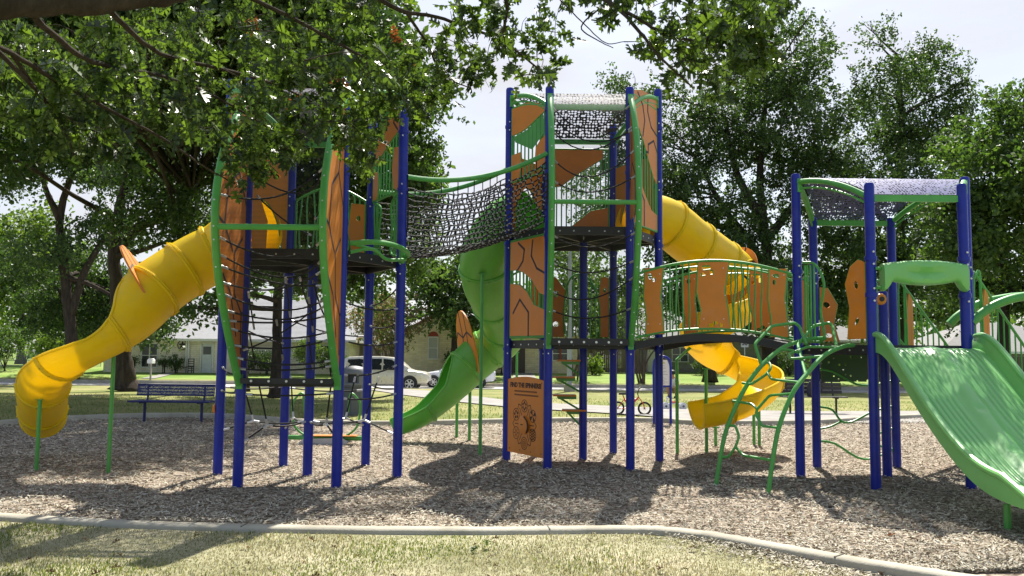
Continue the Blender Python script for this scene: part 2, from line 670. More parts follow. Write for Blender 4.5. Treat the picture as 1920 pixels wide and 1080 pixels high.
# the two concrete edgings of the play area
FRONT = smooth_path([G(*p) for p in [(-1500, 934), (-700, 948), (-100, 968), (0, 974), (250, 988), (500, 996), (760, 1000), (960, 1000), (1150, 998), (1230, 1001), (1300, 1009), (1380, 1023), (1460, 1040), (1600, 1068), (1780, 1098), (1950, 1126), (2300, 1200)]], 6)
BACK = smooth_path([G(*p) for p in [(-1200, 835), (-500, 826), (-150, 812), (0, 799), (115, 790), (262, 784), (400, 784), (480, 789), (560, 795), (690, 799), (800, 798), (1060, 792), (1250, 793), (1300, 797), (1500, 797), (1620, 790), (1760, 783), (1960, 775), (2400, 775)]], 5)
fx, fy = [p.x for p in FRONT], [p.y for p in FRONT]
bx, by = [p.x for p in BACK], [p.y for p in BACK]

M_JOINT = surf('joint_mat', [(.07, .06, .05), (.12, .11, .09)], 20, 60, .3)
def edging(path, wd, h, name):
    b = MB()
    L, Rr = [], []
    for i, p in enumerate(path):
        t = (path[min(i + 1, len(path) - 1)] - path[max(i - 1, 0)])
        t.z = 0
        t.normalize()
        nrm = Vector((-t.y, t.x, 0))
        jig = rnd.uniform(-0.002, 0.002)
        h2 = h + .035 * min(1, max(0, (p.x - .9) / 1.4)) * (h < .08)
        L.append((p + nrm * (wd / 2 + jig), h2 + jig))
        Rr.append((p - nrm * (wd / 2 + jig), h2 + jig))
    rows = []
    for (a, ha), (c, hc) in zip(L, Rr):
        e = (c - a).normalized() * 0.02
        rows.append([Vector((a.x, a.y, -0.1)), Vector((a.x, a.y, ha - 0.02)), Vector((a.x, a.y, ha)) + e,
                     Vector((c.x, c.y, hc)) - e, Vector((c.x, c.y, hc - 0.02)), Vector((c.x, c.y, -0.1))])
    b.grid(rows)
    run = 0
    for i in range(1, len(path)):           # sawn joints across the top
        run += (path[i] - path[i - 1]).length
        if run > 2.4:
            run = 0
            t = (path[i] - path[i - 1]); t.z = 0; t.normalize()
            b.box((path[i].x, path[i].y, h + .035 * min(1, max(0, (path[i].x - .9) / 1.4)) * (h < .08) + .0005), (0.012, wd - .03, 0.006), math.atan2(t.y, t.x), 1)
    return tag(b.build(name, [M_CONC, M_JOINT], sharp=50), kind='structure')
edging(FRONT, 0.165, 0.045, 'concrete_edging')
edging(BACK, 0.20, 0.11, 'concrete_edging')

# bare chip bed under the loose chips
mt, n, b_, o_ = new_mat('wood_chip_bed_mat')
tcn = n.nodes.new('ShaderNodeTexCoord')
vor = n.nodes.new('ShaderNodeTexVoronoi')
vor.inputs['Scale'].default_value = 26
mpn = n.nodes.new('ShaderNodeMapping')
mpn.inputs['Scale'].default_value = (0.75, 1.2, 1)
lk(n, tcn.outputs['Object'], mpn.inputs[0])
lk(n, mpn.outputs[0], vor.inputs['Vector'])
rp = n.nodes.new('ShaderNodeValToRGB')
e = rp.color_ramp.elements
e[0].position, e[0].color = 0.0, (0.06, 0.043, 0.03, 1)
e[1].position, e[1].color = 1.0, (0.46, 0.39, 0.31, 1)
e2 = e.new(0.5); e2.color = (0.23, 0.18, 0.135, 1)
sepc = n.nodes.new('ShaderNodeSeparateColor')
lk(n, vor.outputs['Color'], sepc.inputs[0])
lk(n, sepc.outputs[0], rp.inputs['Fac'])
lk(n, rp.outputs[0], b_.inputs['Base Color'])
b_.inputs['Roughness'].default_value = 0.9
b_.inputs['Specular IOR Level'].default_value = 0.1
bump(n, b_, sepc.outputs[1], 0.8, 0.03)
M_BED = mt

b = MB()
xs = np.linspace(-16, 16, 81)
rows = []
for t in np.linspace(0, 1, 40):
    r = []
    for x in xs:
        y0, y1 = np.interp(x, fx, fy), np.interp(x, bx, by)
        y = y0 + (y1 - y0) * t
        r.append((x, y, 0.006 + 0.014 * (math.sin(x * 2.1 + y) * math.sin(y * 1.7 - x * .6) + 1) * min(1, 8 * t, 8 * (1 - t))))
    rows.append(r)
b.grid(rows)
o = b.build('wood_chip_bed', M_BED, sharp=None, fixn=False)
flipup(o)
tag(o, kind='structure')

def bed_z(x, y):
    return 0.006 + 0.014 * (np.sin(x * 2.1 + y) * np.sin(y * 1.7 - x * .6) + 1)

# loose wood chips
N = 225000
y = 6.0 + 15.0 * nr.random(N) ** 2.1
x = (nr.random(N) * 2 - 1) * (0.66 * y + 2.6)
ok = (y > np.interp(x, fx, fy) + 0.10) & (y < np.interp(x, bx, by) - 0.1)
x, y = x[ok], y[ok]
sx_ = nr.normal(2.15, .45, 2200); sy_ = np.interp(sx_, fx, fy) - .12 - np.abs(nr.normal(0, .28, 2200))
x, y = np.concatenate([x, sx_]), np.concatenate([y, sy_])
n_ = len(x)
L = nr.uniform(0.014, 0.052, n_) * (0.8 + 0.03 * y)
W = nr.uniform(0.005, 0.013, n_) * (0.8 + 0.04 * y)
an = nr.uniform(0, math.pi, n_)
ti = nr.normal(0, 0.30, n_)
ro = nr.normal(0, 0.5, n_)
ux, uy, uz = np.cos(an) * np.cos(ti), np.sin(an) * np.cos(ti), np.sin(ti)
wx, wy, wz = -np.sin(an) * np.cos(ro), np.cos(an) * np.cos(ro), np.sin(ro)
z = bed_z(x, y) + nr.uniform(0.004, 0.022, n_)
c = np.stack([x, y, z], 1)
u = np.stack([ux, uy, uz], 1) * L[:, None]
v = np.stack([wx, wy, wz], 1) * W[:, None]
V = np.stack([c - u * .5 - v * .5, c + u * .5 - v * .35, c + u * .5 + v * .4, c - u * .45 + v * .5], 1).reshape(-1, 3)
Fq = np.arange(4 * n_).reshape(-1, 4)
M_CHIP = island_mat('wood_chip_mat', [(0.21, 0.170, 0.115), (0.37, 0.325, 0.24), (0.49, 0.445, 0.345), (0.62, 0.58, 0.47)], 0.85, spec=0.15, pos=[0, .22, .6, 1], patch=.9)
tag(np_mesh('wood_chips', V, Fq, M_CHIP), kind='stuff')

# blades of the mown lawn in the foreground
def blades(name, x, y, h, mat, zf=None, wd=0.0035):
    n_ = len(x)
    an = nr.uniform(0, 2 * math.pi, n_)
    lean = nr.uniform(0.1, 0.9, n_)
    la = nr.uniform(0, 2 * math.pi, n_)
    z0 = np.zeros(n_) if zf is None else zf(x, y)
    base = np.stack([x, y, z0], 1)
    sx = np.stack([np.cos(an), np.sin(an), np.zeros(n_)], 1) * wd
    mid = base + np.stack([np.cos(la) * lean * h * .4, np.sin(la) * lean * h * .4, h * .6], 1)
    tip = base + np.stack([np.cos(la) * lean * h, np.sin(la) * lean * h, h * (1.05 - lean * .5)], 1)
    V = np.stack([base - sx, base + sx, mid + sx * .8, mid - sx * .8, tip], 1).reshape(-1, 3)
    i = np.arange(n_)[:, None] * 5
    Fq = np.concatenate([i + np.array([[0, 1, 2]]), i + np.array([[0, 2, 3]]), i + np.array([[3, 2, 4]])], 0)
    return np_mesh(name, V, Fq, mat)
dl = [Vector((p.x, p.y, 0.004)) for p in FRONT]
pts = [Vector((-16, 1.0, 0))] + [Vector((p.x, p.y - 0.05, 0)) for p in FRONT if -16 < p.x < 8] + [Vector((8, 1.0, 0))]
poly_sheet('front_lawn', pts, M_DRY, 0.005)
N = 140000
y = 4.6 + 3.2 * nr.random(N) ** 1.2
x = (nr.random(N) * 2 - 1) * (0.64 * y + 2.2)
ok = y < np.interp(x, fx, fy) - 0.12
x, y = x[ok], y[ok]
gn = np.sin(x * 1.3 + 2) * np.sin(y * 2.1) + 0.6 * np.sin(x * 3.7 - y * 2.2) + nr.normal(0, .5, len(x)) - 0.45 * (x + 1.0) * 0.5
grn = gn > 0.55
M_BLD = island_mat('dry_blade_mat', [(0.23, 0.215, 0.11), (0.40, 0.38, 0.24), (0.54, 0.51, 0.36)], 0.8, 0.25, (1.2, 1.1, 0.8))
M_BLG = island_mat('green_blade_mat', [(0.09, 0.14, 0.03), (0.17, 0.22, 0.06), (0.33, 0.33, 0.14)], 0.7, 0.35, (1.3, 1.3, 0.6))
h = nr.uniform(0.008, 0.034, len(x)) * (0.75 + 0.35 * np.sin(x * 2.2 + y * 3.1) * np.sin(x * .7 - y * 1.9))
tag(blades('dry_grass_blades', x[~grn], y[~grn], h[~grn], M_BLD, lambda a, b: np.full(len(a), 0.006)), kind='stuff')
tag(blades('green_grass_blades', x[grn], y[grn], h[grn] * 1.25, M_BLG, lambda a, b: np.full(len(a), 0.006)), kind='stuff')
# tufts along both edgings and in the park behind
N = 26000
y = 15 + 16 * nr.random(N) ** 1.6
x = (nr.random(N) * 2 - 1) * 0.64 * y
ok = y > np.interp(x, bx, by) + 0.15
PATHX = None
x, y = x[ok], y[ok]
pf = [G(*p) for p in far_e]; pn = [G(*p) for p in near_e]
fyy = np.interp(x, [p.x for p in reversed(pf)], [p.y for p in reversed(pf)])
nyy = np.interp(x, [p.x for p in pn], [p.y for p in pn])
inp = (y > nyy - 0.1) & (y < fyy + 0.1) & (x > min(p.x for p in pf) - .3)
x, y = x[~inp], y[~inp]
tag(blades('park_grass_blades', x, y, nr.uniform(0.03, 0.07, len(x)), M_BLG, lambda a, b: np.interp(b, [0, 22, 30, 44], [0, 0, -0.06, -0.30]), wd=0.008), kind='stuff')
# ------------------------------------------------------------------ play structure
RH = 1.07
Z = Vector((0, 0, 1))
HEXN = ['FL', 'FR', 'RT', 'BR', 'BL', 'LT']
def hexpts(cx, cy):
    return {k: Vector((cx + RH * math.cos(math.radians(-120 + 60 * i)), cy + RH * math.sin(math.radians(-120 + 60 * i)), 0)) for i, k in enumerate(HEXN)}
T1C, T2C, TRC = Vector((-2.4214, 10.3246, 0)), Vector((1.0147, 12.0893, 0)), Vector((4.6497, 10.6647, 0))
T1, T2, TR = hexpts(*T1C.xy), hexpts(*T2C.xy), hexpts(*TRC.xy)
PR = 0.057

def post(root, p, h, z0=-0.02):
    b = MB()
    b.lathe([(PR, z0), (PR, h - 0.04), (PR * 0.97, h - 0.022), (PR * 0.8, h - 0.006), (PR * 0.4, h)], (p.x, p.y, 0), 18)
    return b.build('post', BLUE, root)

def clamp(b, p, z, toward, r=0.016, ln=0.13):
    """small bracket ring and stub from a post"""
    d = (Vector(toward) - p); d.z = 0; d.normalize()
    b.lathe([(PR + 0.012, z - 0.022), (PR + 0.012, z + 0.022)], (p.x, p.y, 0), 14)
    b.tube([p + Z * z + d * PR, p + Z * z + d * ln], r, 8)

class Face:
    """vertical plane between two posts; s runs 0..1 between them"""
    def __init__(f, A, B, gap=0.075):
        f.A, f.B = A, B
        f.u = (B - A).normalized()
        f.n = Vector((f.u.y, -f.u.x, 0))
        f.len = (B - A).length - 2 * gap
        f.o = A + f.u * gap
    def pt(f, s, z, off=0.0):
        return f.o + f.u * (f.len * s) + Z * z + f.n * off
    def poly(f, pts, z0, z1):
        return [(f.len * s, z0 + (z1 - z0) * t) for s, t in pts]

def panel(f, pts, z0, z1, root, mat=ORANGE, t=0.022, off=0.0, lines=(), holes=(), name='panel', edge=True, lw=0.030):
    """sheet piece with grooves and a green edge tube"""
    b = MB()
    pg = f.poly(pts, z0, z1)
    hs = []
    for (s, tt, rx, ry, rot) in holes:
        c0 = f.poly([(s, tt)], z0, z1)[0]
        hs.append([(c0[0] + rx * math.cos(a) * math.cos(rot) - ry * math.sin(a) * math.sin(rot),
                    c0[1] + rx * math.cos(a) * math.sin(rot) + ry * math.sin(a) * math.cos(rot)) for a in np.linspace(0, 2 * math.pi, 13)[:-1]])
    o = f.o + f.n * off
    b.prism(pg, o, f.u, Z, f.n, t, 0, hs)
    for ln in lines:
        q = f.poly(ln, z0, z1)
        for side in (1, -1):
            for (a, c) in zip(q[:-1], q[1:]):
                A, B = Vector((a[0], a[1])), Vector((c[0], c[1]))
                d = (B - A).normalized()
                nn = Vector((-d.y, d.x)) * lw / 2
                A2, B2 = A - d * lw * .3, B + d * lw * .3
                vs = [o + f.u * p.x + Z * p.y + f.n * side * (t / 2 + 0.002) for p in (A2 + nn, A2 - nn, B2 - nn, B2 + nn)]
                b.add(vs, [(0, 1, 2, 3)], 1)
    ob = b.build(name, [mat, GROOVE], root, sharp=30)
    if edge:
        e = MB()
        e.tube([o + f.u * q[0] + Z * q[1] for q in pg], 0.010, 6, closed=True)
        e.build('edge_trim', GREEN, ob)
    return ob

def bars(f, ss, zlo, zhi, root, r=0.0105, frame=True, name='railing', wig=0.0, extra=()):
    """railing: bars at each s from zlo(s) to zhi(s)"""
    b = MB()
    fl = zlo if callable(zlo) else (lambda s: zlo)
    fh = zhi if callable(zhi) else (lambda s: zhi)
    for k, s in enumerate(ss):
        za, zb = fl(s), fh(s)
        if wig:
            pts = [f.pt(s + wig * math.sin(k * 1.9 + q * 3.0) * math.sin(math.pi * q), za + (zb - za) * q) for q in np.linspace(0, 1, 7)]
        else:
            pts = [f.pt(s, za), f.pt(s, zb)]
        b.tube(pts, r, 6)
    if frame:
        n_ = 9
        b.tube([f.pt(k / n_, fl(k / n_)) for k in range(n_ + 1)], 0.016, 8)
        b.tube([f.pt(k / n_, fh(k / n_)) for k in range(n_ + 1)], 0.016, 8)
        b.tube([f.pt(0, fl(0)), f.pt(0, fh(0))], 0.014, 8)
        b.tube([f.pt(1, fl(1)), f.pt(1, fh(1))], 0.014, 8)
    for path in extra:
        b.tube(path, 0.016, 8)
    return b.build(name, GREEN, root)

def deck(c, z, root, ks=HEXN, edge=True):
    H = hexpts(c.x, c.y)
    b = MB()
    ins = [c + (H[k] - c) * 0.955 for k in ks]
    o = MB()
    o.add([p + Z * z for p in ins], [tuple(range(len(ins)))])
    o.add([p + Z * (z - 0.012) for p in ins], [tuple(range(len(ins)))])
    d = o.build('deck', DECKMAT, root, sharp=None, fixn=False)
    n = len(ins)
    for i in range(n):
        a, q = ins[i], ins[(i + 1) % n]
        dd = (q - a).normalized(); nn = Vector((dd.y, -dd.x, 0))
        b.box((a + q) / 2 + Z * (z - 0.045), ((q - a).length - 0.03, 0.03, 0.11), math.atan2(dd.y, dd.x))
        for s in (.12, .3, .5, .7, .88):
            b.lathe([(0.011, 0), (0.011, 0.006)], a + (q - a) * s + Z * (z - 0.05) + nn * 0.015, 8, 1, nn)
    for i in range(n):
        b.box((ins[i] + c) / 2 + Z * (z - 0.055), ((ins[i] - c).length - 0.1, 0.035, 0.07), math.atan2((ins[i] - c).y, (ins[i] - c).x))
    b.build('deck_frame', [BLACK, SILVER], d)
    return d

def roof(c, zr, zd, root, mat):
    """perforated barrel sheet over the hexagon with green arch tubes"""
    H = hexpts(c.x, c.y)
    k = (zr - zd) / (RH * .866) ** 2
    def zz(y): return zr - k * (y - c.y) ** 2
    b = MB()
    rows = []
    ny = 16
    for i in range(ny + 1):
        dy = (-1 + 2 * i / ny) * RH * .866 * 0.985
        hw = (RH - abs(dy) / 1.732) - 0.05
        rows.append([Vector((c.x + hw * q, c.y + dy, zz(c.y + dy) + 0.02)) for q in np.linspace(-1, 1, 9)])
    b.grid(rows)
    o = b.build('roof', mat, root, sharp=None, fixn=False)
    f = MB()
    for a, q in (('LT', 'FL'), ('LT', 'BL'), ('RT', 'FR'), ('RT', 'BR'), ('FL', 'FR'), ('BL', 'BR')):
        A, B = H[a], H[q]
        d = (B - A).normalized()
        A, B = A + d * 0.05, B - d * 0.05
        if a in ('FL', 'BL'):
            f.box((A + B) / 2 + Z * (zz(A.y) - 0.02), ((B - A).length, 0.035, 0.075), 0)
        else:
            pts = [A.lerp(B, t) for t in np.linspace(0, 1, 12)]
            f.tube([Vector((p.x, p.y, zz(p.y) - 0.015)) for p in pts], 0.034, 10)
            f.tube([Vector((p.x, p.y, zz(p.y) - 0.10)) for p in pts], 0.014, 6)
            f.box(A + Z * (zz(A.y) - 0.06), (0.05, 0.05, 0.17))
    f.build('roof_frame', GREEN, o)
    return o

def rope(root, pts, r=0.0095, ends=True, sag=0.0, n=10):
    pts = [Vector(p) for p in pts]
    if len(pts) == 2:
        A, B = pts
        pts = [A.lerp(B, t) - Z * sag * 4 * t * (1 - t) for t in np.linspace(0, 1, n + 1)]
    b = MB()
    b.tube(pts, r, 6)
    if ends:
        for a, q in ((pts[0], pts[1]), (pts[-1], pts[-2])):
            d = (q - a).normalized()
            b.tube([a, a + d * 0.075], r * 1.45, 7, 1)
    return b.build('rope', [ROPE, SILVER], root)

def bow_front(T, zb, zt, bulge, root, zbar, sill=True, zpk=0.55):
    """two bowed green rails in front of the tower, side panels, wire screen, cross bar"""
    FL, FR = T['FL'], T['FR']
    def prof(t):
        q = t ** (math.log(0.5) / math.log(zpk))
        return 0.075 + bulge * math.sin(math.pi * q) ** 0.85
    ts = np.linspace(0, 1, 25)
    path = {}
    for k, p in (('L', FL), ('R', FR)):
        pts = [Vector((p.x, p.y - prof(t), zb + (zt - zb) * t)) for t in ts]
        path[k] = pts
        b = MB()
        b.tube(pts, 0.040, 12)
        b.box((p.x, p.y - 0.062, zb + 0.02), (0.07, 0.06, 0.16))
        b.box((p.x, p.y - 0.062, zt - 0.02), (0.07, 0.06, 0.12))
        for t in np.linspace(.08, .92, 12):
            i = int(t * 24)
            b.lathe([(0.009, 0), (0.009, 0.01)], pts[i] + Vector((0, -0.036, 0)), 7, 1, (0, -1, 0))
        b.build('bowed_rail', [GREEN, SILVER], root)
    # cross bar
    tb = (zbar - zb) / (zt - zb)
    yb = FL.y - prof(tb)
    b = MB()
    b.tube([(FL.x + .03, yb, zbar), (FR.x - .03, yb, zbar)], 0.030, 10)
    b.build('cross_bar', GREEN, root)
    # screen
    b = MB()
    rows = [[Vector((FL.x + .03 + (FR.x - FL.x - .06) * q, FL.y - prof(t) + 0.012, zb + (zt - zb) * t)) for q in (0, .5, 1)] for t in ts]
    b.grid(rows)
    b.build('wire_screen', SCREEN, root, sharp=None, fixn=False)
    return prof

# ================================================================= left tower
h1 = thing('play_tower', 'tall blue post climbing tower behind the hanging oak leaves, with bowed green rails', 'play tower', T1C)
for k, hh in zip(HEXN, (4.58, 4.58, 4.84, 4.58, 4.58, 4.84)):
    post(h1, T1[k], hh)
post(h1, T1C, 2.56)
deck(T1C, 2.62, h1)
roof(T1C, 4.66, 4.28, h1, HOLED_BLACK)
pf1 = bow_front(T1, 1.14, 4.30, 0.93, h1, 2.72)
def bow_panel(T, key, pf, zb, zt, root, lines, xoff=0.0, t0=0.02, t1=0.98):
    p = T[key]
    n = 22
    out_ = [(-(pf(t) - 0.03), zb + (zt - zb) * t) for t in np.linspace(t0, t1, n)]
    inn = [(-0.065, zb + (zt - zb) * t) for t in np.linspace(t1, t0, 8)]
    b = MB()
    b.prism(out_ + inn, (p.x + xoff, p.y, 0), (0, 1, 0), Z, (1, 0, 0), 0.02)
    for ln in lines:
        for side in (1, -1):
            q = []
            for (d, t) in ln:
                q.append(Vector((p.x + xoff + side * 0.0125, p.y - 0.065 - (pf(t) - 0.095) * d, zb + (zt - zb) * t)))
            for a, c in zip(q[:-1], q[1:]):
                dd = (c - a).normalized()
                nn = dd.cross(Vector((1, 0, 0))) * 0.017
                b.add([a + nn, a - nn, c - nn, c + nn], [(0, 1, 2, 3)], 1)
    return b.build('side_panel', [ORANGE, GROOVE], root, sharp=30)
LN = [[(.15, .1), (.1, .24), (.45, .3), (.4, .44), (.1, .5)], [(.55, .16), (.62, .3), (.9, .36)], [(.45, .44), (.75, .52), (.7, .66), (.35, .72), (.3, .86)], [(0, .62), (.35, .72)], [(.75, .52), (1, .54)], [(.0, .24), (.1, .24)]]
bow_panel(T1, 'FR', pf1, 1.14, 4.30, h1, LN)
bow_panel(T1, 'FL', pf1, 1.14, 4.30, h1, LN)
b = MB()     # foot sill of the bowed front
b.box(((T1['FL'].x + T1['FR'].x) / 2, T1['FL'].y - 0.10, 1.17), (1.0, 0.08, 0.058))
b.box(((T1['FL'].x + T1['FR'].x) / 2, T1['FL'].y + 0.06, 1.13), (0.95, 0.10, 0.05))
for q in np.linspace(-.38, .38, 5):
    b.lathe([(0.014, 0), (0.014, 0.008)], ((T1['FL'].x + T1['FR'].x) / 2 + q, T1['FL'].y - 0.15, 1.17), 8, 1, (0, -1, 0))
b.build('foot_sill', [BLACK, SILVER], h1)
# upper panels and railings
fRB = Face(T1['RT'], T1['BR'])
panel(fRB, [(0, .98), (.35, 1.0), (.7, .86), (.95, .6), (.97, .42), (.7, .5), (.35, .62), (0, .70)], 3.45, 4.62, h1, lines=[[(.2, .98), (.25, .8), (.1, .7)]])
panel(fRB, [(0, .5), (.22, .52), (.28, .3), (.22, .08), (0, .02)], 3.45, 4.62, h1)
panel(fRB, [(1, .36), (.82, .34), (.78, .18), (.84, .02), (1, .02)], 3.45, 4.62, h1)
bars(fRB, np.linspace(.06, .94, 9), 3.48, lambda s: 4.58 - .35 * s * s, h1)
bars(fRB, (.05, .13, .21), 2.68, 3.45, h1, wig=.04, frame=False, extra=[smooth_path([fRB.pt(.02, 2.66), fRB.pt(.3, 2.75), fRB.pt(.26, 3.05), fRB.pt(.3, 3.35), fRB.pt(.02, 3.46)], 5)])
bars(fRB, (.79, .87, .95), 2.68, 3.45, h1, wig=.04, frame=False, extra=[smooth_path([fRB.pt(.98, 2.66), fRB.pt(.72, 2.75), fRB.pt(.75, 3.05), fRB.pt(.7, 3.35), fRB.pt(.98, 3.46)], 5)])
fBB = Face(T1['BR'], T1['BL'])
bars(fBB, np.linspace(.08, .92, 11), 2.68, lambda s: 3.5 + .18 * math.sin(math.pi * s), h1, wig=.03)
panel(fBB, [(.0, .0), (0, 1), (.2, 1.02), (.24, .5), (.16, 0)], 2.72, 3.45, h1, holes=[(.1, .75, .03, .04, 0)])
fBL = Face(T1['BL'], T1['LT'])
panel(fBL, [(0, 0), (0, 1), (.5, 1.02), (1, 1), (1, 0), (.9, 0)] + [(.5 + .43 * math.cos(a), .0 + .58 * math.sin(a)) for a in np.linspace(0, math.pi, 13)] + [(.07, 0)], 2.66, 4.0, h1, holes=[(.2, .84, .05, .03, .3), (.8, .84, .04, .03, 0)], name='slide_entry_panel')
fLF = Face(T1['LT'], T1['FL'])
panel(fBL, [(.42, 0), (1, 0), (1, .98), (.9, 1), (.55, .8), (.40, .5)], 2.70, 3.62, h1, off=-.03, holes=[(.72, .72, .035, .05, .2), (.7, .2, .04, .04, 0)])
bars(fLF, np.linspace(.1, .9, 8), 2.68, 3.5, h1, wig=.02)
panel(fLF, [(0, .98), (.4, 1.0), (.9, .8), (.95, .55), (.5, .6), (0, .7)], 3.5, 4.62, h1)
# climbing rail on the open right face
fFR = Face(T1['FR'], T1['RT'])
b = MB()
b.tube(smooth_path([fFR.pt(0, 2.70, .05), fFR.pt(.2, 2.72, .28), fFR.pt(.55, 2.70, .34), fFR.pt(.95, 2.66, .2), fFR.pt(1.0, 2.64, .08)], 6), 0.030, 10)
b.tube(smooth_path([fFR.pt(0, 2.60, .05), fFR.pt(.3, 2.66, .14), fFR.pt(.5, 2.56, .20), fFR.pt(.95, 2.60, .14), fFR.pt(1.0, 2.60, .08)], 6), 0.020, 8)
b.tube([fFR.pt(0, 2.70, .05), fFR.pt(.3, 2.66, .14)], 0.018, 8)
b.tube([fFR.pt(.98, 2.56, .08), fFR.pt(.98, 2.74, .08)], 0.036, 10)
b.build('step_rail', GREEN, h1)
# ropes inside and below
Fm = (T1['FL'] + T1['FR']) / 2
def bow_pt(side, z, T=T1, pf=pf1, zb=1.14, zt=4.30):
    p = T['FL'] if side == 'L' else T['FR']
    return Vector((p.x + (0.03 if side == 'L' else -0.03), p.y - pf((z - zb) / (zt - zb)) + 0.03, z))
for zl, zr_, sg, inw in ((1.55, 1.62, .06, .1), (1.9, 1.96, .10, .3), (2.18, 2.30, .12, .1), (2.45, 2.40, .16, .4), (3.05, 3.35, .12, .2), (3.5, 3.25, .18, .5)):
    A, B = bow_pt('L', zl), bow_pt('R', zr_)
    rope(h1, [A.lerp(B, t) - Z * sg * 4 * t * (1 - t) + Vector((0, inw * 4 * t * (1 - t), 0)) for t in np.linspace(0, 1, 13)])
for zl, zr_, sg, inw in ((1.30, 1.34, .03, .0), (1.42, 1.40, .06, .0), (1.72, 1.70, .08, .15), (1.80, 1.86, .03, .25), (2.06, 2.02, .12, .2), (2.34, 2.16, .06, .1), (2.62, 2.58, .14, .3)):
    A, B = bow_pt('L', zl), bow_pt('R', zr_)
    rope(h1, [A.lerp(B, t) - Z * sg * 4 * t * (1 - t) + Vector((0, inw * 4 * t * (1 - t), 0)) for t in np.linspace(0, 1, 13)])
for sx, z0_, z1_ in ((-.36, 1.28, 1.68), (-.30, 1.72, 2.10), (-.05, 1.40, 1.82), (.10, 1.85, 2.25), (.26, 1.30, 1.66), (.32, 1.70, 2.05)):
    q = lambda z_: Vector((T1C.x + sx, T1['FL'].y - pf1((z_ - 1.14) / 3.16) + .16, z_))
    rope(h1, [q(z0_), q(z1_)], r=.008)
for za, zc, s in ((1.5, 1.95, -.5), (1.85, 2.35, .4), (2.3, 2.0, .1), (3.2, 2.9, -.4), (3.5, 3.1, .45)):
    a = Vector((T1C.x + s, T1['FL'].y - .1, za))
    rope(h1, [a, T1C + Z * zc + Vector((0.05 * s, -0.06, 0))], sag=.05)
for k, z0_, z1_ in (('FL', .50, .70), ('FR', .56, .72), ('RT', .52, .72), ('BR', .55, .7), ('BL', .5, .7), ('LT', .55, .7)):
    mid = T1C.lerp(T1[k], .62) + Z * (z1_ - .04)
    d = (T1[k] - T1C).normalized()
    rope(h1, [T1[k] - d * PR + Z * z0_, mid], ends=True)
    rope(h1, [mid, T1C + d * PR + Z * .66], sag=.03)
    rope(h1, [mid, mid.lerp(Vector((T1C.x, T1C.y, mid.z)), -.25) + Z * .52], ends=True)
for a, q, z, sg in (('FL', 'FR', 1.02, .02), ('FR', 'RT', .98, .03), ('RT', 'BR', 1.06, .03), ('BR', 'BL', 1.0, .03), ('BL', 'LT', 1.04, .03), ('LT', 'FL', 1.02, .02)):
    rope(h1, [T1[a] + (T1[q] - T1[a]).normalized() * PR + Z * z, T1[q] - (T1[q] - T1[a]).normalized() * PR + Z * (z + .02)], sag=sg)
for a, q, z, z2 in (('FR', 'RT', 2.05, 2.02), ('RT', 'BR', 1.86, 1.84), ('FR', 'RT', 1.62, 1.62), ('RT', 'BR', 2.3, 2.1), ('BR', 'BL', 1.7, 1.9), ('LT', 'BL', 1.9, 1.6), ('RT', 'FR', 1.34, 1.24), ('LT', 'FL', 1.3, 1.26)):
    rope(h1, [T1[a] + (T1[q] - T1[a]).normalized() * PR + Z * z, T1[q] - (T1[q] - T1[a]).normalized() * PR + Z * z2], sag=.05)
b = MB()
b.lathe([(0.05, 0), (0.055, 0.015), (0.04, 0.03), (0.005, 0.035)], T1['LT'] + Vector((-0.05, -0.01, .80)), 12, 0, (-.98, -.2, 0))
b.build('turning_knob', ORANGE, h1)

# ================================================================= middle tower
h2 = thing('play_tower', 'tallest middle play tower with two black decks and a silver grey perforated roof', 'play tower', T2C)
for k, hh in zip(HEXN, (5.06, 5.06, 5.33, 5.06, 5.06, 5.33)):
    post(h2, T2[k], hh)
post(h2, T2C, 3.12)
deck(T2C, 1.67, h2)
deck(T2C, 3.17, h2)
roof(T2C, 5.18, 4.80, h2, HOLED_BLACK)
pf2 = bow_front(T2, 1.62, 4.90, 0.72, h2, 3.36)
bow_panel(T2, 'FR', pf2, 1.62, 4.90, h2, LN, t0=.5)
b = MB()
b.box(((T2['FL'].x + T2['FR'].x) / 2, T2['FL'].y - 0.09, 1.655), (1.0, 0.08, 0.085))
for q in np.linspace(-.4, .4, 6):
    b.lathe([(0.016, 0), (0.016, 0.01)], ((T2['FL'].x + T2['FR'].x) / 2 + q, T2['FL'].y - 0.13, 1.65), 8, 1, (0, -1, 0))
b.build('foot_sill', [BLACK, SILVER], h2)
fA = Face(T2['LT'], T2['FL'])
# lower left panel
panel(fA, [(0, 1), (1, 1), (1, .40), (.85, .43), (.62, .58), (.4, .66), (.2, .70), (0, .70)], 1.74, 3.06, h2, lines=[[(.24, .98), (.42, .9), (.38, .78), (.22, .69)], [(.66, .98), (.62, .82), (.78, .68), (1, .62)]])
panel(fA, [(0, 0), (1, 0), (1, .25), (.7, .31), (.5, .45), (.3, .53), (0, .56)], 1.74, 3.06, h2, lines=[[(.1, .24), (.3, .38), (.55, .24), (.55, 0)]])
bars(fA, np.linspace(.06, .94, 9), 1.72, 3.08, h2)
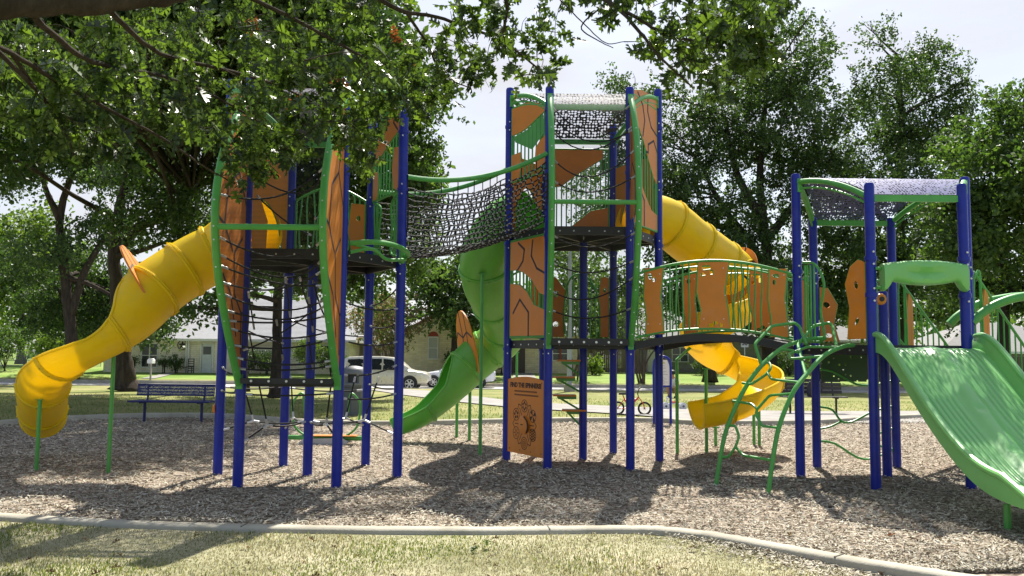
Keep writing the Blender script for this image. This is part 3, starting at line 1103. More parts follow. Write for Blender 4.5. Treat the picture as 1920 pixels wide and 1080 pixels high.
# upper left panel
panel(fA, [(0, .97), (.2, .985), (.5, .96), (.75, .90), (.97, .82), (.97, .76), (.7, .70), (.45, .64), (.2, .62), (0, .62)], 3.92, 5.02, h2)
panel(fA, [(0, .36), (.28, .36), (.30, .22), (.24, 0), (0, -.04)], 3.92, 5.02, h2)
panel(fA, [(1, .46), (.82, .40), (.72, .34), (.70, .2), (.74, .06), (1, .10)], 3.92, 5.02, h2)
bars(fA, np.linspace(.06, .94, 9), lambda s: 3.92, lambda s: 5.0 - .2 * s * s, h2)
b = MB()
b.prism(fA.poly([(.06, .6), (.45, .62), (.9, .74), (.95, .5), (.6, .34), (.1, .52)], 3.92, 5.02), fA.o, fA.u, Z, fA.n, 0.004)
b.build('shade_panel', GREEN, h2)
# right upper panel
fE = Face(T2['FR'], T2['RT'])
panel(fE, [(0, .94), (.35, .985), (.7, 1.0), (1, 1.0), (1, .36), (.85, .40), (.62, .52), (.45, .62), (.25, .70), (0, .78)], 3.22, 5.16, h2,
      lines=[[(.2, .95), (.4, .88), (.48, .78), (.4, .66)], [(.62, 1), (.60, .86), (.75, .76), (1, .72)], [(.55, .56), (.62, .56), (.62, .62), (.85, .67), (1, .6)]])
panel(fE, [(0, 0), (1, .02), (1, .13), (.75, .15), (.5, .24), (.25, .34), (0, .40)], 3.22, 5.16, h2, lines=[[(.2, .30), (.45, .2), (.45, .02)]])
bars(fE, np.linspace(.06, .94, 9), 3.24, 5.0, h2)
# back panels of the upper level, brown in shade
fD = Face(T2['BR'], T2['BL'])
panel(fD, [(.10, 1), (1, 1), (1, .56), (.8, .58), (.52, .72), (.28, .82), (.10, .90)], 3.28, 4.66, h2)
panel(fD, [(0, .02), (.85, .02), (.62, .12), (.3, .30), (0, .34)], 3.28, 4.66, h2)
bars(fD, np.linspace(.05, .95, 12), 3.25, 4.66, h2)
fLB = Face(T2['BL'], T2['LT'])
panel(fLB, [(0, 0), (0, 1), (.5, 1.02), (1, 1), (1, 0), (.9, 0)] + [(.5 + .40 * math.cos(a), .0 + .66 * math.sin(a)) for a in np.linspace(0, math.pi, 13)] + [(.08, 0)], 3.20, 4.35, h2, name='slide_entry_panel')
fRB2 = Face(T2['RT'], T2['BR'])
panel(fRB2, [(0, 0), (0, 1), (.5, 1.02), (1, 1), (1, 0), (.9, 0)] + [(.5 + .40 * math.cos(a), .0 + .66 * math.sin(a)) for a in np.linspace(0, math.pi, 13)] + [(.08, 0)], 3.20, 4.35, h2, name='slide_entry_panel')
# lower level back barrier: two holed boards and an arched railing
panel(fD, [(.74, 0), (1, 0), (1, 1), (.86, .92), (.7, .72), (.76, .3)], 1.76, 2.72, h2, holes=[(.87, .68, .04, .055, .2), (.87, .2, .05, .04, -.3)])
panel(fD, [(0, 0), (.13, 0), (.16, .6), (.12, .95), (0, .95)], 1.76, 2.72, h2, holes=[(.06, .75, .03, .04, 0)])
bars(fD, np.linspace(.2, .68, 6), 1.76, lambda s: 2.45 + .28 * math.sin(math.pi * (s - .1) / .7), h2, wig=.02, frame=False, extra=[smooth_path([fD.pt(.14, 1.8), fD.pt(.16, 2.3), fD.pt(.3, 2.62), fD.pt(.5, 2.72), fD.pt(.66, 2.6), fD.pt(.74, 2.2), fD.pt(.72, 1.8)], 5)])
b = MB()
b.tube(smooth_path([fD.pt(.0, 2.95), fD.pt(.2, 3.08), fD.pt(.5, 3.14), fD.pt(.8, 3.08), fD.pt(1, 2.95)], 5), 0.016, 8)
b.build('hoop_rail', GREEN, h2)
fBR2 = Face(T2['LT'], T2['BL'])
bars(fBR2, np.linspace(.06, .94, 9), 1.74, lambda s: 2.6 + .12 * math.sin(math.pi * s), h2, wig=.02)
panel(fBR2, [(.6, 0), (.95, 0), (.95, .9), (.7, .92), (.62, .5)], 1.76, 2.7, h2, holes=[(.78, .7, .04, .06, 0)])
# ropes
for zl, zr_, sg in ((2.05, 2.08, .10), (2.28, 2.46, .16), (2.62, 2.66, .10), (2.95, 3.0, .12), (3.62, 3.70, .10), (3.9, 4.05, .2), (4.3, 4.4, .18), (4.55, 4.35, .15), (4.7, 4.75, .2)):
    A, B = bow_pt('L', zl, T2, pf2, 1.62, 4.9), bow_pt('R', zr_, T2, pf2, 1.62, 4.9)
    rope(h2, [A.lerp(B, t) - Z * sg * 4 * t * (1 - t) + Vector((0, .35 * 4 * t * (1 - t), 0)) for t in np.linspace(0, 1, 13)])
# stepping pods up the centre post
for i, (px, py) in enumerate([(1052, 676), (1042, 707), (1044, 741), (1062, 769)]):
    p = P(px + 14, py, T2C.y)
    b = MB()
    b.box((p.x, p.y, p.z), (0.32, 0.26, 0.022))
    b.build('step_board', ORANGE, h2)
    b = MB()
    b.tube([(p.x - .1, p.y, p.z - .02), (T2C.x - .05, T2C.y, p.z - .20)], 0.014, 8)
    b.box((p.x + .04, p.y, p.z - .035), (0.26, 0.05, 0.04))
    b.build('step_bracket', GREEN, h2)

for root_, T_, zs_ in ((h1, T1, (2.50, 3.48, 4.2)), (h2, T2, (1.56, 3.05, 3.9, 4.75))):
    for k in HEXN:
        p = T_[k]
        for z_ in zs_:
            b = MB()
            b.lathe([(PR + .009, z_ - .022), (PR + .011, z_), (PR + .009, z_ + .022)], (p.x, p.y, 0), 12)
            for dz_ in (-.06, .06):
                b.lathe([(.010, 0), (.010, .018)], p + Vector((0, -PR - .004, z_ + dz_)), 7, 1, (0, -1, 0))
            b.build('clamp_band', [BLUE, SILVER], root_)
# ================================================================= right deck
hr = thing('play_deck', 'low six sided slide deck with perforated blue arched roof', 'play deck', TRC)
for k, hh in zip(HEXN, (3.50, 3.50, 3.78, 3.40, 3.40, 3.80)):
    post(hr, TR[k], hh)
post(hr, TRC, 2.32)
deck(TRC, 1.62, hr)
roof(TRC, 3.70, 3.34, hr, HOLED_BLUE)
b = MB()
fac = Face(TR['LT'], TR['FL'])
fbb = Face(TR['BR'], TR['BL'])
b.prism(fbb.poly([(0, 0), (1, 0), (1, 1), (0, 1)], 1.16, 1.56), fbb.o, fbb.u, Z, fbb.n, 0.015)
b.build('perforated_riser', HOLED_GREEN, hr)
# barriers either side of the climber opening
panel(fac, [(.72, 0), (1, 0), (1, .96), (.9, 1.0), (.78, .92), (.70, .70), (.76, .4)], 1.70, 2.62, hr, holes=[(.86, .68, .030, .05, .2), (.86, .22, .030, .05, -.6)])
bars(fac, (.05, .09, .14, .20), 1.68, 2.62, hr, frame=False, r=.013, extra=[smooth_path([fac.pt(.02, 1.68), fac.pt(.34, 1.70), fac.pt(.30, 2.05), fac.pt(.36, 2.38), fac.pt(.22, 2.62), fac.pt(.02, 2.66)], 5)])
panel(fbb, [(.72, 0), (1, 0), (1, .92), (.88, .9), (.74, .62), (.80, .3)], 1.70, 2.50, hr, holes=[(.9, .62, .05, .04, .3), (.88, .1, .05, .03, 0)])
bars(fbb, np.linspace(.08, .28, 4), 1.68, 2.5, hr, frame=False, extra=[smooth_path([fbb.pt(.0, 1.68), fbb.pt(.3, 1.7), fbb.pt(.32, 2.1), fbb.pt(.26, 2.5), fbb.pt(0, 2.52)], 5)])
# loop ladder down the back between the rear posts
lad = [[(1530, 692), (1560, 697), (1605, 720), (1640, 722), (1680, 712)], [(1532, 762), (1560, 768), (1578, 790), (1600, 790), (1640, 770), (1682, 760)], [(1532, 805), (1556, 800), (1578, 790)], [(1532, 826), (1566, 832), (1608, 858), (1640, 858), (1684, 836)], [(1682, 800), (1650, 812), (1640, 830), (1686, 850)]]
for q in lad:
    b = MB()
    b.tube(smooth_path([P(x, y, TR['BL'].y) for x, y in q], 3), 0.015, 8)
    b.build('ladder_rung', GREEN, hr)
for p in (TR['FL'], TR['FR'], TR['LT'], TR['BL'], TR['RT']):
    for z_ in (2.62, 2.20) if p in (TR['FL'], TR['FR']) else (2.55,):
        b = MB(); b.lathe([(PR + .012, z_ - .025), (PR + .014, z_), (PR + .012, z_ + .025)], (p.x, p.y, 0), 14)
        b.lathe([(.012, 0), (.012, .02)], p + Vector((0, -PR - .008, z_ + .07)), 8, 1, (0, -1, 0))
        b.lathe([(.012, 0), (.012, .02)], p + Vector((0, -PR - .008, z_ - .07)), 8, 1, (0, -1, 0))
        b.build('clamp_band', [BLUE, SILVER], hr)
b = MB()
pk = P(1651, 561, 9.95)
b.lathe([(0.065, -.01), (0.07, 0.005), (0.06, 0.03), (0.02, 0.04)], pk, 14, 0, (0, -1, 0))
b.lathe([(0.03, 0.03), (0.03, 0.045), (0.012, 0.05)], pk, 10, 1, (0, -1, 0))
b.build('turning_knob', [ORANGE, GROOVE], hr)

# hood bar over the slide
yh = TR['FL'].y - 0.06
q0, q1 = P(1652, 492, yh), P(1812, 548, yh)
xa, xb_, zt_, zb_ = q0.x, q1.x, 2.56, 2.24
cx_ = (xa + xb_) / 2; hw_ = (xb_ - xa) / 2
def hoodrow(dy, inset):
    r = []
    for t in np.linspace(-1, 1, 33):
        top = 2.55 + .045 * (1 - t * t) - inset
        e = max(0, (abs(t) - .74) / .26)
        bot = 2.31 + .045 * min(1, abs(t) / .75) ** 2 + inset - .115 * min(1, e * 1.5) ** 1.5
        r.append((cx_ + hw_ * t * (1 - inset * .4), top, bot))
    return r
b = MB()
rows = []
L1, L2 = hoodrow(0, 0.02), hoodrow(0, 0)
ring = []
for (x, tp, bt), (x2, t2, b2) in zip(L1, L2):
    sc = .05 * math.exp(-((x - cx_) / (.55 * hw_)) ** 2)
    ring.append([Vector((x, yh - .07, tp)), Vector((x, yh - .085, tp * .75 + bt * .25)), Vector((x, yh - .085 + sc, tp * .5 + bt * .5)), Vector((x, yh - .085, bt * .8 + tp * .2)), Vector((x, yh - .07, bt)),
                 Vector((x2, yh - .02, b2)), Vector((x2, yh + .04, b2)), Vector((x, yh + .07, bt)), Vector((x, yh + .07, tp)), Vector((x2, yh + .04, t2)), Vector((x2, yh - .03, t2)), Vector((x, yh - .07, tp))])
b.grid(ring)
b.add(ring[0][:-1], [tuple(range(11))])
b.add(ring[-1][:-1], [tuple(range(11))])
hd = thing('slide_hood', 'green moulded hood bar between two blue posts above the wide slide', 'slide hood', (cx_, yh, 2.3))
b.build('moulded_hood', WAVEGREEN, hd, sharp=50)
b = MB()
for z_ in (2.50, 2.28):
    b.tube([(xa + .02, yh, z_), (TR['FL'].x + .03, TR['FL'].y - .05, z_)], .018, 8)
    b.tube([(xb_ - .02, yh, z_), (TR['FR'].x - .03, TR['FR'].y - .05, z_)], .018, 8)
b.build('fixing_bar', GREEN, hd)

# ================================================================= net bridge between the towers
nb = thing('net_bridge', 'sagging black rope net bridge with green hand rails between the two towers', 'rope bridge', (-.6, 11.0, 2.7))
A0, A1 = T1['RT'] + Vector((.06, 0, 0)), T2['FL'] + Vector((-.04, -.03, 0))
B0, B1 = T1['BR'] + Vector((.05, .02, 0)), T2['LT'] + Vector((-.04, .03, 0))
def railz(t, za, zc): return za + (zc - za) * t - .16 * 4 * t * (1 - t) + .02
ts = np.linspace(0, 1, 15)
for P0, P1 in ((A0, A1), (B0, B1)):
    b = MB()
    b.tube([P0.lerp(P1, t) + Z * railz(t, 3.62, 4.12) for t in ts], 0.032, 10)
    b.build('hand_rail', GREEN, nb)
b = MB()
conn = MB()
NL, NW = 26, 28
def net_pt(i, k):
    t = i / NL
    a, c = A0.lerp(A1, t), B0.lerp(B1, t)
    zr_ = railz(t, 3.50, 4.02) - .02 - .06 * math.sin(math.pi * t)
    zf = 2.72 + .46 * t - .13 * 4 * t * (1 - t)
    q = k / NW
    if q < .36:
        s = q / .36; return Vector((*a.lerp(c, .04 * s + .05 * math.sin(math.pi * s) * -1).xy, zr_ + (zf + .06 - zr_) * s))
    if q > .64:
        s = (1 - q) / .36; return Vector((*c.lerp(a, .04 * s).xy, zr_ + (zf + .06 - zr_) * s))
    s = (q - .36) / .28
    return Vector((*a.lerp(c, .04 + .92 * s).xy, zf + .06 - .06 * math.sin(math.pi * s)))
for i in range(NL + 1):
    b.tube([net_pt(i + .35 * math.sin(k * 1.1 + i), k) if 0 < i < NL else net_pt(i, k) for k in range(NW + 1)], 0.0095, 5)
for k in range(NW + 1):
    b.tube([net_pt(i, k) + Z * .012 * math.sin(i * 2.0 + k) for i in range(NL + 1)], 0.0095, 5)
for i in range(1, NL, 1):
    for k in range(0, NW + 1, 1):
        p = net_pt(i + .35 * math.sin(k * 1.1 + i), k)
        conn.box(p, (0.023, 0.023, 0.020))
b.build('rope_net', ROPE, nb)
tag(conn.build('rope_clip', plain('grey_clip', (.26, .26, .27), .45), nb), kind='stuff')
for i in range(0, NL + 1, 3):
    t = i / NL
    for Q0, Q1, k in ((A0, A1, 0), (B0, B1, NW)):
        b = MB(); b.tube([Q0.lerp(Q1, t) + Z * railz(t, 3.62, 4.12), net_pt(i, k)], 0.007, 5); b.build('hanger_rope', ROPE, nb)

# ================================================================= arched bridge
ab = thing('arch_bridge', 'arched walkway with orange boards and green bars between middle tower and slide deck', 'play bridge', (2.6, 11.2, 1.6))
a0, a1 = T2['FR'].copy(), TR['LT'].copy()
c0, c1 = T2['RT'].copy(), TR['BL'].copy()
def archz(t): return 1.64 + .13 * 4 * t * (1 - t) - .02 * t
fN, fFa = Face(a0, a1, .065), Face(c0, c1, .065)
b = MB()
rows, rows2 = [], []
for t in np.linspace(0, 1, 19):
    p, q = fN.pt(t, archz(t)), fFa.pt(t, archz(t))
    rows.append([p, q]); 
d_ = MB(); d_.grid(rows, flip=True)
dk = d_.build('walk_deck', DECKMAT, ab, sharp=None, fixn=False)
for f in (fN, fFa):
    rr = []
    for t in np.linspace(0, 1, 19):
        rr.append([f.pt(t, archz(t) - .085, .03), f.pt(t, archz(t) + .012, .03), f.pt(t, archz(t) + .012, -.03), f.pt(t, archz(t) - .085, -.03), f.pt(t, archz(t) - .085, .03)])
    b.grid(rr)
b.build('deck_beam', BLACK, ab)
def bridge_side(f, boards, nb_, seed, root):
    r_ = random.Random(seed)
    e = MB()
    ts_ = np.linspace(0.0, 1, 21)
    rz_ = lambda t: archz(t) + .90 + .05 * math.sin(math.pi * t)
    e.tube([f.pt(t, rz_(t)) for t in ts_], .019, 8)
    e.tube([f.pt(t, rz_(t) - .07) for t in ts_], .011, 6)
    e.tube([f.pt(t, archz(t) + .075) for t in ts_], .016, 8)
    for k in range(nb_):
        t = (k + .5) / nb_
        if any(x0 - .01 < t < x1 + .01 for x0, x1, *_ in boards):
            continue
        wv = r_.uniform(-.012, .012)
        e.tube([f.pt(t, archz(t) + .07), f.pt(t + wv, archz(t) + .35), f.pt(t - wv * .5, archz(t) + .65), f.pt(t, rz_(t))], .0105, 6)
    for x0, x1, sk, hl in boards:
        z0 = archz((x0 + x1) / 2)
        h_ = .86
        wd = x1 - x0
        out_ = [(x0 + sk * .4, z0 + .07), (x1, z0 + .07), (x1 - wd * .06, z0 + .3), (x1 - wd * .16, z0 + .55), (x1 - wd * .02 * 1, z0 + .07 + h_), (x0 + wd * .04, z0 + .07 + h_), (x0 - sk * .2, z0 + .55), (x0 + wd * .12, z0 + .3)]
        if len(hl) == 0:
            out_ = [(x0 + wd * .3, z0 + .07), (x1 + wd * .2, z0 + .07), (x1 - wd * .05, z0 + .45), (x1 - wd * .2, z0 + .07 + h_), (x0, z0 + .07 + h_), (x0 + wd * .05, z0 + .45)]
        pg = [(s * f.len, z) for s, z in out_]
        hs = []
        for (hx, hz, rx, ry) in hl:
            cxx, czz = (x0 + wd * hx) * f.len, z0 + hz
            hs.append([(cxx + 1.35 * rx * math.cos(a), czz + 1.35 * ry * math.sin(a)) for a in np.linspace(0, 2 * math.pi, 13)[:-1]])
        m_ = MB()
        m_.prism(pg, f.o, f.u, Z, f.n, .02, 0, hs)
        for (hx, hz) in ((.2, .2), (.8, .2), (.2, .85), (.8, .85), (.85, .5)):
            m_.lathe([(.008, 0), (.008, .004)], f.o + f.u * ((x0 + wd * hx) * f.len) + Z * (z0 + hz) + f.n * .0105, 6, 1, f.n)
        m_.build('board', [ORANGE, SILVER], root, sharp=30)
        e.tube([f.o + f.u * q[0] + Z * q[1] for q in pg], .012, 6, closed=True)
    e.build('railing', GREEN, root)
H5 = [(.28, .86, .045, .028), (.18, .77, .025, .02), (.45, .80, .018, .028), (.55, .15, .025, .018), (.42, .12, .03, .018), (.72, .12, .016, .022)]
bridge_side(fN, [(.06, .19, .02, [(.3, .82, .02, .03), (.5, .78, .015, .025)]), (.405, .615, .02, H5), (.855, .975, .02, [(.4, .84, .03, .02), (.3, .76, .015, .025)])], 24, 3, ab)
bridge_side(fFa, [(.14, .24, .02, [(.4, .82, .02, .03)]), (.60, .76, .02, H5), (.94, .995, .01, [])], 24, 5, ab)
# ------------------------------------------------------------------ slides
def slide(root, mat, ctrl, r, angs, rings, plate=None, rim_from=None, n=9, nseg=22, rs=None):
    """ctrl: centre line points; angs: (t, half angle of the trough in degrees); rings: t of flanges"""
    path = smooth_path(ctrl, n)
    N = len(path)
    at = [a[0] for a in angs]; av = [a[1] for a in angs]; aw = [a[-1] for a in angs]
    fr = []
    for i in range(N):
        t = (path[min(i + 1, N - 1)] - path[max(i - 1, 0)]).normalized()
        s = t.cross(Z).normalized()
        fr.append((t, s, s.cross(t).normalized()))
    r_base = r
    def rad_at(i):
        return float(np.interp(i / (N - 1), rs[0], rs[1])) / r_base if rs else 1.0
    def sec(i, rad, A, k):
        rad = rad * rad_at(i)
        A2 = A if A > 179.5 else float(np.interp(i / (N - 1), at, aw))
        a = math.radians(-A + (A + A2) * k)
        t, s, u = fr[i]
        return path[i] + s * (math.sin(a) * rad) - u * (math.cos(a) * rad)
    first = next(i for i in range(N) if np.interp(i / (N - 1), at, av) < 179.5) if min(av) < 179 else N
    def shell(i0, i1, full):
        rows = []
        for i in range(i0, i1):
            A = 180 if full else float(np.interp(i / (N - 1), at, av))
            A = min(A, 179.9) if not full else 180
            o = [sec(i, r, A, k / nseg) for k in range(nseg + 1)]
            q = [sec(i, r - .018, A, k / nseg) for k in range(nseg, -1, -1)]
            rows.append(o + q + [o[0]])
        b = MB()
        b.grid(rows)
        m_ = len(rows[0])
        for e in (0, len(rows) - 1):      # close the ends of the wall
            h = nseg + 1
            base = e * m_
            for k in range(nseg):
                b.f.append((base + k, base + k + 1, base + 2 * h - 2 - k, base + 2 * h - 1 - k)); b.m.append(0)
        return b
    if first > 1:
        shell(0, first + 1, True).build('tube', mat, root, sharp=60)
    ch = None
    if first < N:
        ch = shell(first, N, False).build('chute', mat, root, sharp=60)
        e = MB()
        for k in (0, 1):
            pts = [sec(i, r - .006, min(179.0, float(np.interp(i / (N - 1), at, av))), k) for i in range(first + 1, N)]
            e.tube(pts, .019, 7)
        e.tube([sec(N - 1, r - .006, float(np.interp(1, at, av)), k / nseg) for k in range(nseg + 1)], .019, 7)
        e.build('chute_rim', mat, ch)
    for tq in rings:
        i = min(N - 1, int(round(tq * (N - 1))))
        A = float(np.interp(i / (N - 1), at, av))
        e = MB()
        full = A > 175
        for off in (-.014, .014):
            c_ = fr[i][0] * off
            pts = [sec(i, r + .006, 180 if full else A, k / nseg) + c_ for k in range(nseg + (0 if full else 1))]
            e.tube(pts, .021, 6, closed=full)
        for k in range(0, nseg, 3):
            p = sec(i, r + .026, min(A, 178), k / nseg)
            e.lathe([(.011, 0), (.011, .012)], p, 6, 0, p - path[i])
        e.build('joint_ring', mat, root)
    if plate:
        tq, sx, sy, up, hole, t = plate
        i = int(round(tq * (N - 1)))
        t = Vector(t).normalized(); s = t.cross(Z).normalized(); u = s.cross(t)
        el = [(sx * math.cos(a), up + sy * math.sin(a)) for a in np.linspace(0, 2 * math.pi, 37)[:-1]]
        hl = [(hole * math.cos(a), hole * math.sin(a)) for a in np.linspace(0, 2 * math.pi, 25)[:-1]]
        b = MB()
        b.prism(el, path[i], s, u, t, .022, 0, [hl])
        lines = [[(-.9, .3), (-.35, .45), (-.3, 1)], [(-.35, .45), (.2, .30), (.25, 1)], [(.2, .3), (.75, .45), (.95, .3)], [(-.7, -.1), (-.25, .12), (.3, .05), (.7, -.2)], [(-.25, .12), (-.35, .45)], [(.3, .05), (.2, .3)]]
        for ln in lines:
            for side in (1, -1):
                q = [path[i] + s * (x * sx * .97) + u * (up + y * sy * .97) + t * side * .0135 for x, y in ln]
                for a, c in zip(q[:-1], q[1:]):
                    d = (c - a).normalized(); nn = d.cross(t) * .016
                    b.add([a + nn, a - nn, c - nn, c + nn], [(0, 1, 2, 3)], 1)
        b.build('oval_plate', [ORANGE, GROOVE], root, sharp=30)
    return path, fr

def pole(root, x, y, ztop, r=.024, bend=None):
    b = MB()
    pts = [Vector((x, y, -.02)), Vector((x, y, ztop))]
    if bend is not None:
        pts = [pts[0], Vector((x, y, ztop - .02)), Vector(bend)]
    b.tube(pts, r, 10)
    b.box((pts[-1].x, pts[-1].y, pts[-1].z - .01), (.10, .06, .02))
    return b.build('support_pole', GREEN, root)

def PP(l):
    return [P(*q) for q in l]

ys = thing('tube_slide', 'curving yellow tube slide that ends in an open chute at the left edge', 'slide', (-4.8, 10.5, 0))
ctr = [T1C + Vector((-.76, .44, 3.06)), T1C + Vector((-1.0, .56, 3.02))] + PP([(418, 468, 11.05), (380, 487, 11.0), (330, 516, 10.85), (288, 546, 10.65), (245, 588, 10.45), (205, 616, 10.3), (160, 640, 10.2), (118, 664, 10.25), (90, 695, 10.55), (80, 730, 11.0), (80, 763, 11.6), (81, 782, 12.0)])
slide(ys, YELLOW, ctr, .37, [(0, 180, 180), (.40, 180, 180), (.43, 176, 112), (.48, 148, 84), (.53, 112, 78), (.60, 86, 80), (.72, 84, 98), (.85, 95, 98), (1, 96, 96)], [.19, .28, .385, .53, .70, .83, .93], rs=([0, .40, .58, 1], [.37, .37, .315, .285]), plate=(.392, .43, .52, .17, .372, (-.83, -.16, -.52)))
g = G(203, 890); pole(ys, g.x, g.y, P(210, 645, g.y).z)
g = G(68, 884); pole(ys, g.x, g.y, P(73, 746, g.y).z)

gs = thing('tube_slide', 'green spiral tube slide with an oval orange plate, ending low between the towers', 'slide', (-.8, 13.6, 0))
ctr = [T2C + Vector((-.74, .43, 3.60)), T2C + Vector((-.84, .48, 3.55))] + PP([(948, 418, 12.6), (918, 455, 12.7), (906, 495, 12.9), (912, 535, 13.2), (930, 572, 13.7), (945, 602, 14.1), (942, 632, 14.5), (915, 655, 14.7), (885, 680, 14.6), (852, 712, 14.5), (815, 745, 14.4), (780, 770, 14.3), (735, 788, 14.2)])
slide(gs, GSLIDE, ctr, .36, [(0, 180), (.735, 180), (.76, 150), (.82, 105), (.9, 92), (1, 88)], [.14, .30, .42, .53, .64, .735, .90], rs=([0, .70, .86, 1], [.36, .36, .31, .28]), plate=(.725, .44, .66, .27, .362, (-.90, -.36, -.20)))
for px, py, Y, tp in ((900, 856, None, (902, 512)), (880, 828, None, (882, 728)), (856, 823, None, (858, 752))):
    g = G(px, py); pole(gs, g.x, g.y, P(tp[0], tp[1], g.y).z, .026)
g = G(968, 800); pole(gs, g.x, g.y, P(969, 660, g.y).z, .026)

ys2 = thing('tube_slide', 'yellow spiral slide coming down behind the arched bridge', 'slide', (3.3, 13.3, 0))
ctr = [T2C + Vector((.74, .43, 3.60)), T2C + Vector((.85, .49, 3.56))] + PP([(1250, 418, 12.9), (1295, 452, 13.15), (1340, 484, 13.5), (1378, 514, 13.7), (1396, 545, 13.4), (1374, 574, 12.95), (1338, 596, 12.9), (1316, 622, 13.3), (1338, 650, 13.8), (1385, 672, 13.9), (1421, 694, 13.6), (1424, 718, 13.15), (1388, 742, 12.85), (1345, 756, 12.75), (1306, 763, 12.7)])
slide(ys2, YELLOW, ctr, .37, [(0, 180), (.30, 180), (.36, 150), (.42, 108), (.6, 96), (1, 98)], [.13, .20, .27, .40, .53, .66, .80, .92], rs=([0, .32, .5, 1], [.37, .37, .345, .325]), plate=(.315, .43, .50, -.02, .372, (.74, .56, -.36)))
for (px, py), (tx, ty) in (((1270, 852), (1269, 672)), ((1325, 853), (1323, 690)), ((1342, 838), (1340, 800)), ((1414, 836), (1413, 745)), ((1424, 838), (1423, 740))):
    g = G(px, py)
    pole(ys2, g.x, g.y, P(tx, ty, g.y).z, .026, bend=P(1312, 636, g.y + .25) if px == 1270 else None)

# wide double wave slide
ws = thing('wave_slide', 'wide light green double wave slide running down from the low deck', 'slide', (4.65, 8.4, 0))
x0s, x1s = 4.135, 5.30
prof_y = [9.78, 9.62, 9.45, 9.2, 8.9, 8.6, 8.3, 8.0, 7.75, 7.5, 7.25, 7.0, 6.75, 6.6]
prof_z = [1.60, 1.60, 1.55, 1.38, 1.15, .93, .73, .56, .445, .375, .345, .335, .325, .30]
yy = np.linspace(9.78, 6.6, 110)
zc = np.interp(yy[::-1], prof_y[::-1], prof_z[::-1])[::-1]
k5 = np.ones(9) / 9
zc = np.convolve(np.pad(zc, 4, mode='edge'), k5, mode='valid')
nu = 221
rows = []
NR = 150
yy = np.linspace(9.78, 6.6, NR)
zc = np.interp(yy[::-1], prof_y[::-1], prof_z[::-1])[::-1]
zc = np.convolve(np.pad(zc, 6, mode='edge'), np.ones(13) / 13, mode='valid')
for j, (y_, z_) in enumerate(zip(yy, zc)):
    r_ = []
    tt = j / (NR - 1)
    ease = min(1, .25 + tt * 5)
    for q in np.linspace(0, 1, nu):
        xw = abs(q - .5) * 2                       # 0 centre, 1 edge
        wall = .165 * ((xw - .91) / .09) ** .75 if xw > .91 else 0
        wall *= min(1, .9 + tt * 3) * (1 if tt < .80 else max(.25, 1 - (tt - .80) * 6))
        ridge = .050 * math.exp(-(abs(q - .5) / .085) ** 2.6) * ease * (1 if tt < .85 else max(0, 1 - (tt - .85) * 6))
        step = -.020 * max(0, math.sin(tt * 36 + 1)) ** 10 * math.exp(-((q - .5) / .045) ** 4)
        lane = (q - .085) / .30 if q < .5 else (q - .615) / .30
        rib = 0
        if 0 < lane < 1:
            env = min(1, lane * 8, (1 - lane) * 8) * (1 if tt < .78 else max(0, 1 - (tt - .78) * 8))
            ph = lane * 6.0 + .45 * math.sin(tt * 7.5 + .6) + .06 * math.sin(tt * 21)
            d_ = abs(ph - round(ph))
            rib = -.017 * env * math.exp(-(d_ / .17) ** 2)
        r_.append(Vector((x0s + (x1s - x0s) * q, y_, z_ + wall + ridge + step + rib)))
    r0, r1 = r_[0], r_[-1]
    dep = .055
    bot = [Vector((r1.x + .012, y_, r1.z - .03)), Vector((r1.x + .012, y_, z_ - dep)), Vector((r1.x - .03, y_, z_ - dep - .0)), Vector(((x0s + x1s) / 2, y_, z_ - .06)), Vector((r0.x + .03, y_, z_ - dep)), Vector((r0.x - .012, y_, z_ - dep)), Vector((r0.x - .012, y_, r0.z - .03))]
    rows.append([r0] + r_[1:] + bot + [r0])
b = MB()
b.grid(rows)
b.add(rows[0][:-1], [tuple(range(len(rows[0]) - 1))])
b.add(rows[-1][:-1], [tuple(range(len(rows[-1]) - 1))])
b.build('slide_bed', WAVEGREEN, ws, sharp=75)
for k in (0, 1):
    b = MB()
    b.tube([r_[0 if k == 0 else nu - 1] + Vector((-.012 if k == 0 else .012, 0, -.012)) for r_ in rows[::3]], .034, 10)
    b.build('slide_rim', WAVEGREEN, ws)
for x_, y_ in ((4.27, 7.45), (5.1, 7.45), (4.30, 6.95), (5.15, 6.95)):
    b = MB(); b.tube([(x_, y_, -.02), (x_, y_, .24)], .03, 10); b.build('support_leg', GREEN, ws)

# arched climber
ac = thing('arch_climber', 'curved green tube ladder with zigzag rungs leaning against the low deck', 'climber', (2.6, 9.5, 0))
gL, gR = G(1342, 913), G(1440, 931)
tL, tR = Face(TR['LT'], TR['FL']).pt(.28, 1.60, .02), Face(TR['LT'], TR['FL']).pt(.86, 1.60, .02)
def climb(px, g, t):
    n_ = len(px)
    xs_ = np.linspace(0, 1, n_)
    res = []
    # distances grow from foot to top with the horizontal run
    run = [0, .03, .08, .20, .38, .62, .88, 1.0]
    for (x, y), q in zip(px, run):
        res.append(P(x, y, g.y + (t.y - g.y) * q))
    return smooth_path(res, 8)
rl = climb([(1342, 913), (1349, 868), (1362, 806), (1392, 737), (1424, 690), (1468, 652), (1512, 637), (1548, 634)], gL, tL)
rr = climb([(1440, 931), (1447, 876), (1460, 803), (1486, 738), (1512, 702), (1546, 666), (1580, 650), (1600, 647)], gR, tR)
for q in (rl, rr):
    b = MB(); b.tube(q, .026, 10); b.build('side_rail', GREEN, ac)
def railY(rail, py):
    q = min(rail, key=lambda p: abs((540 - FPX * ((p - Vector((0, 0, CAMH))).dot(_U)) / (p - Vector((0, 0, CAMH))).dot(_F)) - py))
    d = q - Vector((0, 0, CAMH))
    return q.y, 960 + FPX * d.dot(_R) / d.dot(_F)
